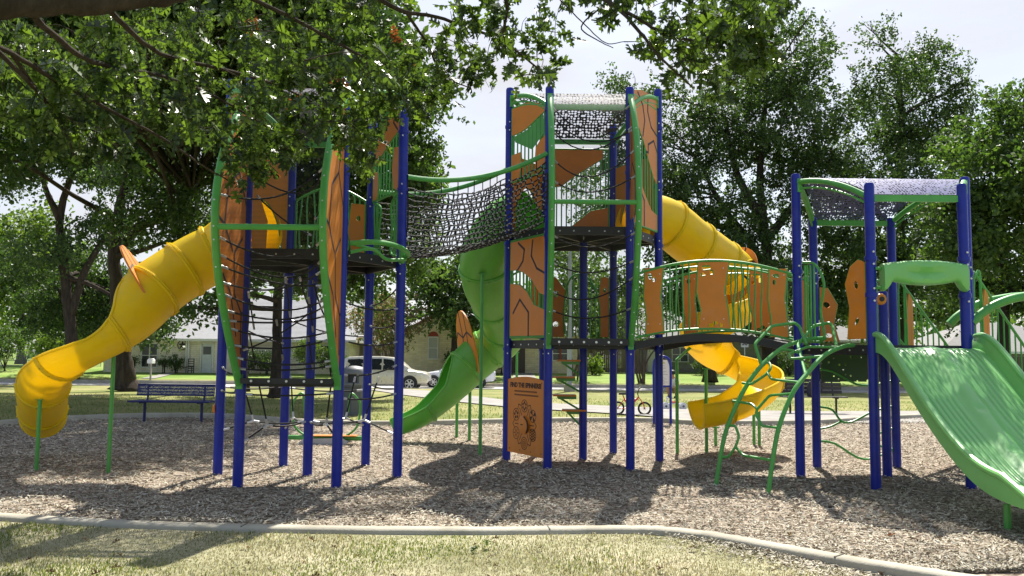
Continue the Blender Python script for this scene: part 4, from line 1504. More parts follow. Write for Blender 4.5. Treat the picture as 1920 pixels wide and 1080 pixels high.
def CP(px, py):
    yl_, xl_ = railY(rl, py); yr_, xr_ = railY(rr, py)
    k = min(1.1, max(-.1, (px - xl_) / max(10, xr_ - xl_)))
    return P(px, py, yl_ + (yr_ - yl_) * k)
def rung(pts, r=.0155, nm='rung'):
    pp = [CP(*q) for q in pts]
    o_ = [pp[0]]
    for a, q, c in zip(pp[:-2], pp[1:-1], pp[2:]):       # rounded bends
        l = min((q - a).length, (c - q).length, .09) * .45
        A_, B_ = q + (a - q).normalized() * l, q + (c - q).normalized() * l
        for t in (0, .33, .66, 1): o_.append((A_.lerp(q, t)).lerp(q.lerp(B_, t), t))
    o_.append(pp[-1])
    b = MB(); b.tube(o_, r, 8); b.build(nm, GREEN, ac)
rung([(1361, 798), (1379, 798), (1386, 819), (1379, 838), (1366, 857), (1352, 857)])
rung([(1379, 838), (1394, 854), (1448, 863)])
rung([(1374, 752), (1409, 757), (1420, 767), (1417, 777), (1429, 799), (1459, 802)])
rung([(1420, 767), (1443, 741), (1487, 738)])
rung([(1392, 718), (1408, 721), (1437, 702), (1446, 690), (1443, 680), (1428, 678)])
rung([(1439, 699), (1446, 711), (1500, 717)])
rung([(1462, 655), (1481, 656), (1497, 661)])
rung([(1542, 668), (1483, 673), (1479, 664), (1515, 650), (1572, 651)])
rung([(1428, 686), (1415, 645), (1447, 611), (1490, 605), (1499, 612), (1512, 646)], .019, 'hand_loop')
rung([(1511, 702), (1496, 646), (1525, 611), (1556, 605), (1561, 612), (1568, 648)], .019, 'hand_loop')

# stairs going away from the deck on the right
st = thing('play_stairs', 'stairway with green barred railings and orange boards beyond the wide slide', 'stairs', (6.6, 12.2, 0))
dirn = Vector((math.cos(math.radians(30)), math.sin(math.radians(30)), 0))
eP, gP = TR['BR'].copy(), TR['RT'].copy()
run, rise = 1.75, 1.50
for i in range(6):
    d = .15 + i * run / 6
    z_ = 1.60 - (i + 1) * rise / 7
    b = MB()
    c_ = (eP + gP) / 2 + dirn * (d + .14) + Z * z_
    b.box(c_, (.28, .92, .03), math.radians(30))
    b.build('tread', DECKMAT if False else BLACK, st)
for base in (eP, gP):
    A = base + dirn * .12
    b = MB()
    zf = lambda s: 1.66 - rise * s * 1.0
    top = [A + dirn * (run * s) + Z * (zf(s) + .92) for s in (0, 1)]
    low = [A + dirn * (run * s) + Z * (zf(s) + .08) for s in (0, 1)]
    b.tube(smooth_path([A + Z * 1.62, A + Z * 2.40, A + dirn * .06 + Z * 2.55, A + dirn * .14 + Z * 2.52, A + dirn * .17 + Z * 1.64], 4), .016, 8)
    b.tube(top, .018, 8); b.tube(low, .016, 8)
    for k in range(15):
        s = k / 14
        b.tube([top[0].lerp(top[1], s), low[0].lerp(low[1], s)], .0115, 6)
    E = A + dirn * (run + .02)
    ze = zf(1)
    b.tube(smooth_path([E + Z * (-.02), E + Z * (ze + .82), E + dirn * .05 + Z * (ze + .92), E + dirn * .28 + Z * (ze + .92), E + dirn * .34 + Z * (ze + .84), E + dirn * .34 - Z * .02], 4), .019, 8)
    b.build('railing', GREEN, st)
    for s0, s1 in ((.10, .17), (.86, .99)):
        m_ = MB()
        a_, c_ = A + dirn * (run * s0), A + dirn * (run * s1)
        m_.prism([(0, zf(s0) + .12), (run * (s1 - s0), zf(s1) + .12), (run * (s1 - s0), zf(s1) + .88), (run * (s1 - s0) * .4, zf(s0) + .88), (-.03, zf(s0) + .5)], a_, dirn, Z, Vector((dirn.y, -dirn.x, 0)), .02)
        m_.build('side_board', ORANGE, st, sharp=30)
    m_ = MB()
    m_.prism([(0, 1.60), (run, .14), (run, -.02), (run * .9, -.02), (0, 1.38)], A, dirn, Z, Vector((dirn.y, -dirn.x, 0)), .03)
    m_.build('stringer', BLACK, st)

ah = thing('arch_rail', 'thick green arched tube reaching out of the right edge from a blue post', 'climber', (6.9, 10.5, 0))
for off in (0, .55):
    b = MB()
    b.tube(smooth_path([TR['RT'] + Vector((.03, off, 1.93)), TR['RT'] + Vector((.16, off, 2.05)), TR['RT'] + Vector((.36, off, 2.17)), TR['RT'] + Vector((.65, off, 2.26)), TR['RT'] + Vector((1.1, off, 2.3)), TR['RT'] + Vector((1.6, off, 2.1)), TR['RT'] + Vector((1.95, off, 1.5)), TR['RT'] + Vector((2.1, off, .7)), TR['RT'] + Vector((2.15, off, -.02))], 6), [.055] * 49, 12)
    b.build('arch_tube', GREEN, ah)
for k in range(8):
    b = MB()
    z_ = .3 + k * .24
    b.tube([TR['RT'] + Vector((1.95 + .15 * math.cos(k * .3), 0, z_)), TR['RT'] + Vector((1.95 + .15 * math.cos(k * .3), .55, z_))], .018, 8)
    b.build('rung', GREEN, ah)

# ------------------------------------------------------------------ spinner board at the foot of the middle tower
sb = thing('activity_board', 'orange finger spinner board lettered in black between two blue posts', 'activity panel', (T2['LT'] + T2['FL']) / 2)
fS = Face(T2['LT'], T2['FL'], .06)
Wd = fS.len
bz0, bz1 = .14, 1.14
topc = [(Wd * s, bz1 + .045 * math.sin(math.pi * s)) for s in np.linspace(1, 0, 14)]
b = MB()
b.prism([(0, bz0), (Wd, bz0)] + topc, fS.o + fS.n * .01, fS.u, Z, fS.n, .022)
for s, z_ in ((.06, bz0 + .05), (.36, bz0 + .05), (.66, bz0 + .05), (.93, bz0 + .05), (.94, bz1 - .03)):
    b.lathe([(.008, 0), (.008, .004)], fS.o + fS.u * Wd * s + Z * z_ + fS.n * .021, 7, 1, fS.n)
bd = b.build('board', [ORANGE, GROOVE], sb, sharp=30)
DARKBR = plain('board_engraving', (.055, .028, .018), .7)
LTBR = plain('board_engraving_brown', (.20, .075, .018), .7)
def text_mesh(s, size, o, u, v, n, mat, parent, name, weight=.0):
    cu = bpy.data.curves.new('lettering', 'FONT')
    cu.body = s
    cu.size = size
    cu.align_x = 'CENTER'
    cu.align_y = 'CENTER'
    cu.extrude = .001
    cu.offset = weight
    to = bpy.data.objects.new('lettering', cu)
    C.objects.link(to)
    dg = bpy.context.evaluated_depsgraph_get()
    me = bpy.data.meshes.new_from_object(to.evaluated_get(dg))
    bpy.data.objects.remove(to)
    org = ORG.get(parent.name, Vector((0, 0, 0)))
    for vt in me.vertices:
        vt.co = Vector(o) + Vector(u) * vt.co.x + Vector(v) * vt.co.y + Vector(n) * vt.co.z - org
    me.materials.clear()
    me.materials.append(mat)
    ob = bpy.data.objects.new(name, me)
    C.objects.link(ob)
    ob.parent = parent
    ORG[ob.name] = org
    return ob
o_ = fS.o + fS.n * .0225
text_mesh('FIND THE SPINNERS!', .088, o_ + fS.u * Wd * .5 + Z * (bz1 - .075), fS.u, Z, fS.n, DARKBR, bd, 'lettering', .004)
b = MB()
def stroke(pts, wd, mi=0, lift=0):
    for a, c in zip(pts[:-1], pts[1:]):
        A, B = Vector(a), Vector(c)
        if (B - A).length < 1e-6: continue
        d = (B - A).normalized(); nn = Vector((-d.y, d.x)) * wd / 2
        b.add([o_ + fS.u * q.x + Z * q.y + fS.n * lift for q in (A + nn - d * wd * .3, A - nn - d * wd * .3, B - nn + d * wd * .3, B + nn + d * wd * .3)], [(0, 1, 2, 3)], mi)
rw = random.Random(4)
for z_ in (bz1 - .155, bz1 - .205):         # two lines of small worn lettering, unreadable
    b = MB()
    x_ = Wd * .2
    while x_ < Wd * .8:
        l_ = rw.uniform(.02, .05)
        stroke([(x_, z_), (x_ + l_, z_)], .022, 1)
        x_ += l_ + .014
    b.build('worn_lettering', [DARKBR, LTBR], bd, sharp=None, fixn=False)
cx_, cz_ = Wd * .48, bz0 + .40
def ringp(x, z, r, n=20): return [(x + r * math.cos(a), z + r * math.sin(a)) for a in np.linspace(0, 2 * math.pi, n + 1)]
def discp(x, z, r, mi=0, n=16, a0=0, a1=2 * math.pi, lift=.0):
    pts = [(x, z)] + [(x + r * math.cos(a), z + r * math.sin(a)) for a in np.linspace(a0, a1, n)]
    b.add([o_ + fS.u * p[0] + Z * p[1] + fS.n * lift for p in pts], [(0, i, i + 1) for i in range(1, n)], mi)
for k in range(6):
    a = math.pi / 2 + k * math.pi / 3
    b = MB()
    x_, z_ = cx_ + .25 * math.cos(a), cz_ + .25 * math.sin(a)
    stroke(ringp(x_, z_, .082), .009)
    if k == 0:
        for q in range(6):
            aa = q * math.pi / 3 + .5; discp(x_ + .045 * math.cos(aa), z_ + .045 * math.sin(aa), .018)
    elif k == 1:
        for q in range(5):
            aa = q * math.pi * .4 + .5; discp(x_ + .042 * math.cos(aa), z_ + .042 * math.sin(aa), .020)
    elif k == 2:
        for q in range(6):
            aa = q * math.pi / 3; stroke([(x_ + .02 * math.cos(aa), z_ + .02 * math.sin(aa)), (x_ + .06 * math.cos(aa), z_ + .06 * math.sin(aa))], .014, 1)
    elif k == 3:
        for rr_ in (.055, .032, .012): stroke(ringp(x_, z_, rr_, 14), .008, 1)
    elif k == 4:
        for q in (-.05, -.015, .02, .055):
            stroke([(x_ + dx, z_ + q + .012 * math.sin(dx * 90)) for dx in np.linspace(-.06, .06, 13)], .016)
    else:
        for q in range(4):
            aa = q * math.pi / 2 + .1; discp(x_, z_, .074, 0, 6, aa, aa + math.pi / 4)
    # outline links and spokes between the picture rounds
    am = a + math.pi / 6
    stroke([(cx_ + .27 * math.cos(am - .17), cz_ + .27 * math.sin(am - .17)), (cx_ + .31 * math.cos(am), cz_ + .31 * math.sin(am)), (cx_ + .27 * math.cos(am + .17), cz_ + .27 * math.sin(am + .17))], .011)
    stroke([(cx_ + .14 * math.cos(am), cz_ + .14 * math.sin(am)), (cx_ + .25 * math.cos(am), cz_ + .25 * math.sin(am))], .011)
    b.build('picture_round', [DARKBR, LTBR], bd, sharp=None, fixn=False)

b = MB()
b.lathe([(.125, 0), (.125, .018), (.11, .024)], o_ + fS.u * cx_ + Z * cz_, 24, 0, fS.n)
b.build('spinner_disc', [ORANGE], bd)
b = MB()
discs = [(cx_ + .03, cz_ + .11), (cx_ + .105, cz_ + .055), (cx_ + .13, cz_ - .03), (cx_ + .10, cz_ - .10)]
p3 = [o_ + fS.u * x + Z * z_ + fS.n * .026 for x, z_ in discs]
b.tube(smooth_path(p3, 4), .011, 6)
b.box(o_ + fS.u * (cx_ - .03) + Z * cz_ + fS.n * .026, (.05, .008, .012), math.atan2(fS.u.y, fS.u.x))
b.build('spinner_grip', DARKBR, bd)

# low spinner behind the left tower
sp_ = thing('rocking_seat', 'low rocker with grey fins, orange seat and green hoop handles behind left tower', 'playground rocker', G(632, 835))
cY = G(632, 835).y
pL, pR = P(541, 820, cY), P(680, 822, cY)
b = MB(); b.tube([pL, pR], .038, 10); b.build('spring_bar', GREEN, sp_)
b = MB(); b.box((P(628, 817, cY).x, cY, pL.z + .035), (.72, .20, .014)); b.build('seat', ORANGE, sp_)
FIN = plain('grey_fin', (.42, .43, .45), .5)
b = MB()
xa_, xb2 = P(560, 826, cY).x, P(657, 826, cY).x
wf = xb2 - xa_
zb2 = P(600, 836, cY).z
b.prism([(0, .02), (.12 * wf, .10), (.86 * wf, .12), (wf, .06), (.84 * wf, -.04), (.6 * wf, -.06), (.2 * wf, .02)], (xa_, cY - .12, zb2 + .02), (1, 0, 0), Z, (0, 1, 0), .02)
b.prism([(0, .02), (.12 * wf, .10), (.86 * wf, .12), (wf, .06), (.84 * wf, -.04), (.6 * wf, -.06), (.2 * wf, .02)], (xa_, cY + .12, zb2 + .02), (1, 0, 0), Z, (0, 1, 0), .02)
b.build('rocker_fin', FIN, sp_)
for s in (-1, 1):
    b = MB()
    xx = P(549, 742, cY).x if s < 0 else P(676, 742, cY).x
    zz_ = P(600, 742, cY).z; zl_ = P(600, 800, cY).z
    b.tube(smooth_path([(xx - s * .26, cY, pL.z), (xx - s * .05, cY, zl_), (xx, cY, (zz_ + zl_) / 2 + .08), (xx - s * .05, cY, zz_ - .04), (xx - s * .16, cY, zz_ + .03), (xx - s * .2, cY, pL.z + .4)], 5), .018, 8)
    b.build('hoop_handle', GREEN, sp_)
b = MB(); b.tube([((pL.x + pR.x) / 2, cY, -.02), ((pL.x + pR.x) / 2, cY, pL.z)], .05, 10); b.build('pedestal', GREYP, sp_)
# ------------------------------------------------------------------ benches, bin, sign, bike, person
MESHBLUE = cutout('blue_expanded_metal', (0.012, 0.016, 0.11), fac_holes(70, 0.26, (1, 1, 1)), 0.45)
g = G(328, 791)
NAVY = plain('dark_blue_coat', (0.010, 0.015, 0.12), .45)
bn = thing('bench', 'blue perforated metal bench at the rear edge of the chip bed', 'bench', (g.x, g.y, 0), local=True)
b = MB()
for i in range(1):
    b.grid([[Vector((x, -.02 + .05 * t, .56 + .22 * t)) for x in (-.82, .82)] for t in (0, 1)])
b.build('backrest', MESHBLUE, bn, sharp=None, fixn=False)
b = MB()
b.grid([[Vector((x, y_, .45)) for x in (-.84, .84)] for y_ in (-.40, .0)])
b.build('seat', MESHBLUE, bn, sharp=None, fixn=False)
b = MB()
b.tube([(-.82, -.02, .56), (.82, -.02, .56), (.82, .03, .78), (-.82, .03, .78)], .014, 6, closed=True)
b.tube([(-.84, -.40, .44), (.84, -.40, .44), (.84, 0, .44), (-.84, 0, .44)], .018, 6, closed=True)
b.build('rim', NAVY, bn)
for s in (-1, 1):
    b = MB()
    b.tube([(s * .60, -.12, -.02), (s * .60, -.12, .43)], .03, 10)
    b.tube(smooth_path([(s * .60, -.38, .42), (s * .60, -.12, .42), (s * .60, .0, .46), (s * .60, .03, .76)], 4), .022, 8)
    b.build('leg', NAVY, bn)

DARKWOOD = plain('dark_bench_slats', (.045, .038, .040), .6, var=.3)
def slat_bench(px, py, wpx, label, grp=None):
    g = G(px, py)
    w_ = wpx * g.y / FPX
    t = thing('bench', label, 'bench', g, local=True)
    for nm, ys_, zs, th in (('seat', (-.36, -.26, -.16, -.06), (.46,) * 4, 0), ('backrest', (.02, .05, .08, .11), (.58, .68, .78, .88), 1)):
        b = MB()
        for y_, z_ in zip(ys_, zs):
            b.box((0, y_, z_), (w_, .03 if th else .085, .085 if th else .03))
        b.build(nm, DARKWOOD, t)
    for s in (-.36, .36):
        b = MB()
        b.tube([(s * w_, -.2, -.03), (s * w_, -.2, .44)], .03, 8)
        b.tube([(s * w_, -.34, .43), (s * w_, .0, .43), (s * w_, .12, .92)], .022, 8)
        b.box((s * w_, -.2, .0), (.1, .3, .02))
        b.build('leg', BLACK, t)
    return t
b2 = slat_bench(1520, 776, 118, 'long dark slatted bench with a bag on it beyond the path')
t = thing('backpack', 'dark slouched bag resting on the dark slatted bench', 'bag', b2.location + Vector((.0, -.2, .475)), local=True)
b = MB()
b.lathe([(.02, .0), (.15, .01), (.17, .12), (.15, .28), (.10, .38), (.03, .41)], (0, 0, 0), 14)
b.v = [(x * 1.0, y_ * .7, z_) for x, y_, z_ in b.v]
b.build('bag_body', plain('bag_cloth', (.03, .032, .05), .8), t)
b = MB(); b.tube(smooth_path([(-.06, -.02, .38), (-.04, -.02, .47), (.04, -.02, .47), (.06, -.02, .38)], 4), .012, 6)
b.build('strap', BLACK, t)

g = G(662, 778)
tr_ = thing('litter_bin', 'grey dome topped litter bin with side openings on the grass', 'bin', g, local=True)
b = MB()
rr_ = .30
b.lathe([(.31, 0), (.31, .05), (.285, .06), (.285, .66), (.31, .67), (.31, .72)], (0, 0, 0), 8)
b.build('bin_body', GREYP, tr_, sharp=30)
b = MB()
b.lathe([(.31, .72), (.31, .76), (.29, .78)], (0, 0, 0), 20)
for k in range(4):
    a = math.pi / 4 + k * math.pi / 2
    b.box((.25 * math.cos(a), .25 * math.sin(a), .88), (.10, .12, .24), a)
b.lathe([(.30, .98), (.31, 1.0), (.29, 1.08), (.2, 1.15), (.05, 1.18)], (0, 0, 0), 20)
b.build('bin_lid', plain('grey_lid', (.16, .165, .175), .5), tr_, sharp=40)
b = MB(); b.lathe([(.22, .78), (.22, .97)], (0, 0, 0), 16); b.build('bin_liner', BLACK, tr_)

g = G(1242, 796)
sg = thing('notice_board', 'blue hoop framed notice board with white sheet at the rear edging', 'sign', g, local=True)
sc_ = g.y / FPX
hw_ = 15.5 * sc_; ht = 126 * sc_
b = MB()
b.tube(smooth_path([(-hw_, 0, -.03), (-hw_, 0, ht * .4), (-hw_, 0, ht * .86), (-hw_ * .7, 0, ht * .97), (0, 0, ht), (hw_ * .7, 0, ht * .97), (hw_, 0, ht * .86), (hw_, 0, ht * .4), (hw_, 0, -.03)], 6), .028, 8)
b.tube([(-hw_, 0, ht * .56), (hw_, 0, ht * .56)], .02, 8)
b.build('hoop_frame', BLUE, sg)
b = MB()
b.prism([(-hw_ * .9, ht * .575), (hw_ * .9, ht * .575), (hw_ * .9, ht * .86), (hw_ * .6, ht * .95), (-hw_ * .6, ht * .95), (-hw_ * .9, ht * .86)], (0, 0, 0), (1, 0, 0), Z, (0, -1, 0), .012)
pl = b.build('sheet', WHITE, sg, sharp=30)
b = MB()
ln = random.Random(8)
for k in range(13):
    z_ = ht * (.60 + .022 * k)
    w1 = hw_ * ln.uniform(.5, .75)
    if k in (5, 9): continue
    b.add([(-hw_ * .7, -.0075, z_), (-hw_ * .7 + w1 * 1.8, -.0075, z_), (-hw_ * .7 + w1 * 1.8, -.0075, z_ + .008), (-hw_ * .7, -.0075, z_ + .008)], [(0, 1, 2, 3)])
b.add([(-hw_ * .3, -.0075, ht * .89), (hw_ * .3, -.0075, ht * .89), (hw_ * .3, -.0075, ht * .92), (-hw_ * .3, -.0075, ht * .92)], [(0, 1, 2, 3)], 1)
b.build('print', [plain('grey_print', (.35, .35, .36), .7), plain('lime_print', (.5, .6, .1), .7)], pl, sharp=None, fixn=False)

# child's bike
g = G(1184, 778)
TYRE = plain('rubber', (.015, .015, .016), .8)
RED = plain('red_orange_paint', (.62, .075, .03), .35)
bk = thing('kids_bike', 'small red bicycle with black tyres standing beside the path', 'bicycle', g, rz=-.12, local=True)
pxm = g.y / FPX
R_ = 12.4 * pxm
xr, xf = -25 * pxm, 24 * pxm
for x_ in (xr, xf):
    b = MB()
    b.tube([(x_ + (R_ - .018) * math.cos(a), 0, R_ + (R_ - .018) * math.sin(a)) for a in np.linspace(0, 2 * math.pi, 29)[:-1]], .022, 8, closed=True)
    wl = b.build('wheel', TYRE, bk)
    b = MB()
    b.tube([(x_ + (R_ - .04) * math.cos(a), 0, R_ + (R_ - .04) * math.sin(a)) for a in np.linspace(0, 2 * math.pi, 29)[:-1]], .007, 6, closed=True)
    for a in np.linspace(0, 2 * math.pi, 17)[:-1]:
        b.tube([(x_, 0, R_), (x_ + (R_ - .04) * math.cos(a), 0, R_ + (R_ - .04) * math.sin(a))], .002, 4)
    b.lathe([(.02, -.035), (.02, .035)], (x_, 0, R_), 10, 0, (0, 1, 0))
    b.build('rim', BLACK, wl)
b = MB()
hd_ = Vector((xf - 11 * pxm, 0, 33 * pxm)); bb = Vector((-5 * pxm, 0, 12 * pxm)); stp = Vector((xr + 10 * pxm, 0, 34 * pxm))
b.tube([hd_, bb], .022, 8); b.tube([hd_ + Vector((-.005, 0, -.05)), stp + Vector((.01, 0, -.09))], .018, 8); b.tube([stp, bb], .016, 8)
for s in (-.035, .035):
    b.tube([bb + Vector((0, s, 0)), (xr, s, R_)], .011, 6); b.tube([stp + Vector((.01, 0, -.08)), (xr, s, R_)], .010, 6)
    b.tube([hd_, (xf - .03, s, R_ * 1.7), (xf, s, R_)], .013, 6)
b.build('frame', RED, bk)
b = MB()
b.tube([hd_, hd_ + Vector((-.02, 0, .09))], .012, 6)
b.tube(smooth_path([hd_ + Vector((.05, -.20, .24)), hd_ + Vector((.02, -.11, .22)), hd_ + Vector((-.02, -.04, .09)), hd_ + Vector((-.02, .04, .09)), hd_ + Vector((.02, .11, .22)), hd_ + Vector((.05, .20, .24))], 4), .012, 6)
b.build('handlebar', BLACK, bk)
b = MB()
b.tube([stp, stp + Vector((-.015, 0, .05))], .012, 6)
b.build('seat_post', BLACK, bk)
b = MB()
b.prism([(-.10, -.055), (-.02, -.04), (.09, -.012), (.09, .012), (-.02, .04), (-.10, .055)], stp + Vector((-.015, 0, .065)), (1, 0, 0), (0, 1, 0), Z, .05)
b.build('saddle', BLACK, bk)
b = MB()
b.lathe([(.05, -.03), (.05, -.02)], bb, 16, 0, (0, 1, 0))
b.tube([bb + Vector((0, -.06, 0)), bb + Vector((.06, -.06, -.05))], .009, 6); b.box(bb + Vector((.06, -.09, -.05)), (.06, .05, .02))
b.tube([bb + Vector((0, .06, 0)), bb + Vector((-.06, .06, .05))], .009, 6); b.box(bb + Vector((-.06, .09, .05)), (.06, .05, .02))
b.build('crank', BLACK, bk)

# crouching person on the grass
SKIN = plain('skin', (.42, .22, .14), .55)
SHIRT = plain('pale_shirt', (.66, .66, .72), .85)
SHORT = plain('tan_shorts', (.28, .23, .16), .85)
HAIR = plain('dark_hair', (.012, .010, .010), .6)
SHOE = plain('dark_shoe', (.03, .03, .035), .7)
g = G(1263, 746)
pn_ = thing('person', 'person crouching on the grass in a white shirt and tan shorts', 'person', g, rz=math.pi / 2 - .45, local=True)
def skin_body(name, verts, edges, radii, mat, parent, root=0, sub=2):
    me = bpy.data.meshes.new(name)
    me.from_pydata([Vector(v) for v in verts], edges, [])
    o = bpy.data.objects.new(name, me)
    C.objects.link(o)
    sk = o.modifiers.new('skin', 'SKIN')
    for i, sv in enumerate(me.skin_vertices[0].data):
        sv.radius = radii[i] if hasattr(radii[i], '__len__') else (radii[i], radii[i])
        sv.use_root = (i == root)
    ss = o.modifiers.new('sub', 'SUBSURF')
    ss.levels = sub; ss.render_levels = sub
    dg = bpy.context.evaluated_depsgraph_get()
    m2 = bpy.data.meshes.new_from_object(o.evaluated_get(dg))
    bpy.data.objects.remove(o)
    ob = bpy.data.objects.new(name, m2)
    C.objects.link(ob)
    m2.materials.clear()
    m2.materials.append(mat)
    m2.polygons.foreach_set('use_smooth', [True] * len(m2.polygons))
    ob.parent = parent
    ORG[ob.name] = Vector((0, 0, 0))
    return ob
# facing -X (to the left), squatting with arms reaching forward over the knees
B_ = [(0.10, 0, .28), (0.06, 0, .42), (0.0, 0, .58), (-.06, 0, .72), (-.10, 0, .80), (-.13, 0, .86), (-.15, 0, .95),
      (.06, .10, .27), (-.32, .17, .44), (-.16, .14, .10), (-.22, .14, .045), (-.36, .15, .03),
      (.06, -.10, .27), (-.32, -.17, .44), (-.16, -.14, .10), (-.22, -.14, .045), (-.36, -.15, .03),
      (-.07, .17, .69), (-.22, .24, .52), (-.42, .16, .44), (-.50, .12, .42),
      (-.07, -.17, .69), (-.22, -.24, .52), (-.42, -.16, .44), (-.50, -.12, .42)]
E_ = [(0, 1), (1, 2), (2, 3), (3, 4), (4, 5), (5, 6), (0, 7), (7, 8), (8, 9), (9, 10), (10, 11), (0, 12), (12, 13), (13, 14), (14, 15), (15, 16),
      (3, 17), (17, 18), (18, 19), (19, 20), (3, 21), (21, 22), (22, 23), (23, 24)]
RD = [.14, .13, .14, .13, .06, .07, .09, .09, .065, .045, .04, .035, .09, .065, .045, .04, .035, .06, .042, .032, .035, .06, .042, .032, .035]
skin_body('body', B_, E_, RD, SKIN, pn_)
skin_body('shirt', [(0.07, 0, .36), (0.05, 0, .44), (0.0, 0, .58), (-.06, 0, .71), (-.085, 0, .76), (-.07, .17, .69), (-.16, .22, .59), (-.07, -.17, .69), (-.16, -.22, .59)],
          [(0, 1), (1, 2), (2, 3), (3, 4), (3, 5), (5, 6), (3, 7), (7, 8)], [.155, .155, .16, .145, .075, .075, .06, .075, .06], SHIRT, pn_)
skin_body('shorts', [(0.11, 0, .29), (0.09, 0, .38), (.06, .10, .27), (-.27, .165, .42), (.06, -.10, .27), (-.27, -.165, .42)], [(0, 1), (0, 2), (2, 3), (0, 4), (4, 5)], [.16, .15, .115, .088, .115, .088], SHORT, pn_)
b = MB()
for k in range(1):
    b.lathe([(.02, -.05), (.095, -.04), (.11, .03), (.10, .09), (.06, .13), (.01, .14)], (-.135, 0, .94), 16)
b.build('hair', HAIR, pn_)
for s in (.145, -.145):
    b = MB()
    b.lathe([(.02, -.16), (.045, -.13), (.05, 0), (.045, .08), (.02, .11)], (-.27, s, .045), 10, 0, (-1, 0, -.05))
    b.build('shoe', SHOE, pn_)

g = G(1263, 768)
rt = thing('ride_on_toy', 'low white ride on toy with pale wheels in front of the crouching person', 'toy', g, local=True)
PALE = plain('pale_plastic', (.62, .63, .66), .45)
sc_ = g.y / FPX
for x_ in (-15 * sc_, 17 * sc_):
    for y_ in (-.10, .10):
        b = MB()
        b.lathe([(.02, -.02), (.085, -.025), (.10, -.015), (.10, .015), (.085, .025), (.02, .02)], (x_, y_, .10), 18, 0, (0, 1, 0))
        w_ = b.build('wheel', PALE, rt)
        b = MB(); b.lathe([(.03, -.03), (.03, .03)], (x_, y_, .10), 10, 0, (0, 1, 0)); b.build('hub', GREYP, w_)
b = MB()
b.tube([(-15 * sc_, -.13, .10), (-15 * sc_, .13, .10)], .014, 6); b.tube([(17 * sc_, -.13, .10), (17 * sc_, .13, .10)], .014, 6)
b.tube(smooth_path([(-15 * sc_, 0, .10), (-.08, 0, .17), (.08, 0, .18), (17 * sc_, 0, .10)], 5), .03, 8)
b.tube([(-15 * sc_, 0, .11), (-11 * sc_, 0, .34)], .02, 8)
b.tube([(-11 * sc_, -.10, .34), (-11 * sc_, .10, .34)], .015, 8)
b.build('toy_frame', PALE, rt)
b = MB(); b.box((.05, 0, .215), (.2, .11, .04)); b.build('toy_seat', RED, rt)

# small litter and stray things near the camera
for i, (px, py, lab, col) in enumerate([(1233, 1000, 'crumpled white scrap of paper beside the concrete edging', (.75, .75, .73)), (1013, 995, 'tiny white scrap lying against the front edging', (.7, .7, .68))]):
    g = G(px, py)
    b = MB()
    r_ = random.Random(i)
    rows = [[Vector((x * .035 + r_.uniform(-.012, .012), y_ * .02, r_.uniform(.004, .03))) for x in (-1, -.4, .2, 1)] for y_ in (-1, 0, 1)]
    b.grid([[p + Vector((g.x, g.y, .01)) for p in r] for r in rows])
    tag(b.build('paper_scrap', WHITE, loc=g, sharp=None, fixn=False), lab, 'litter')

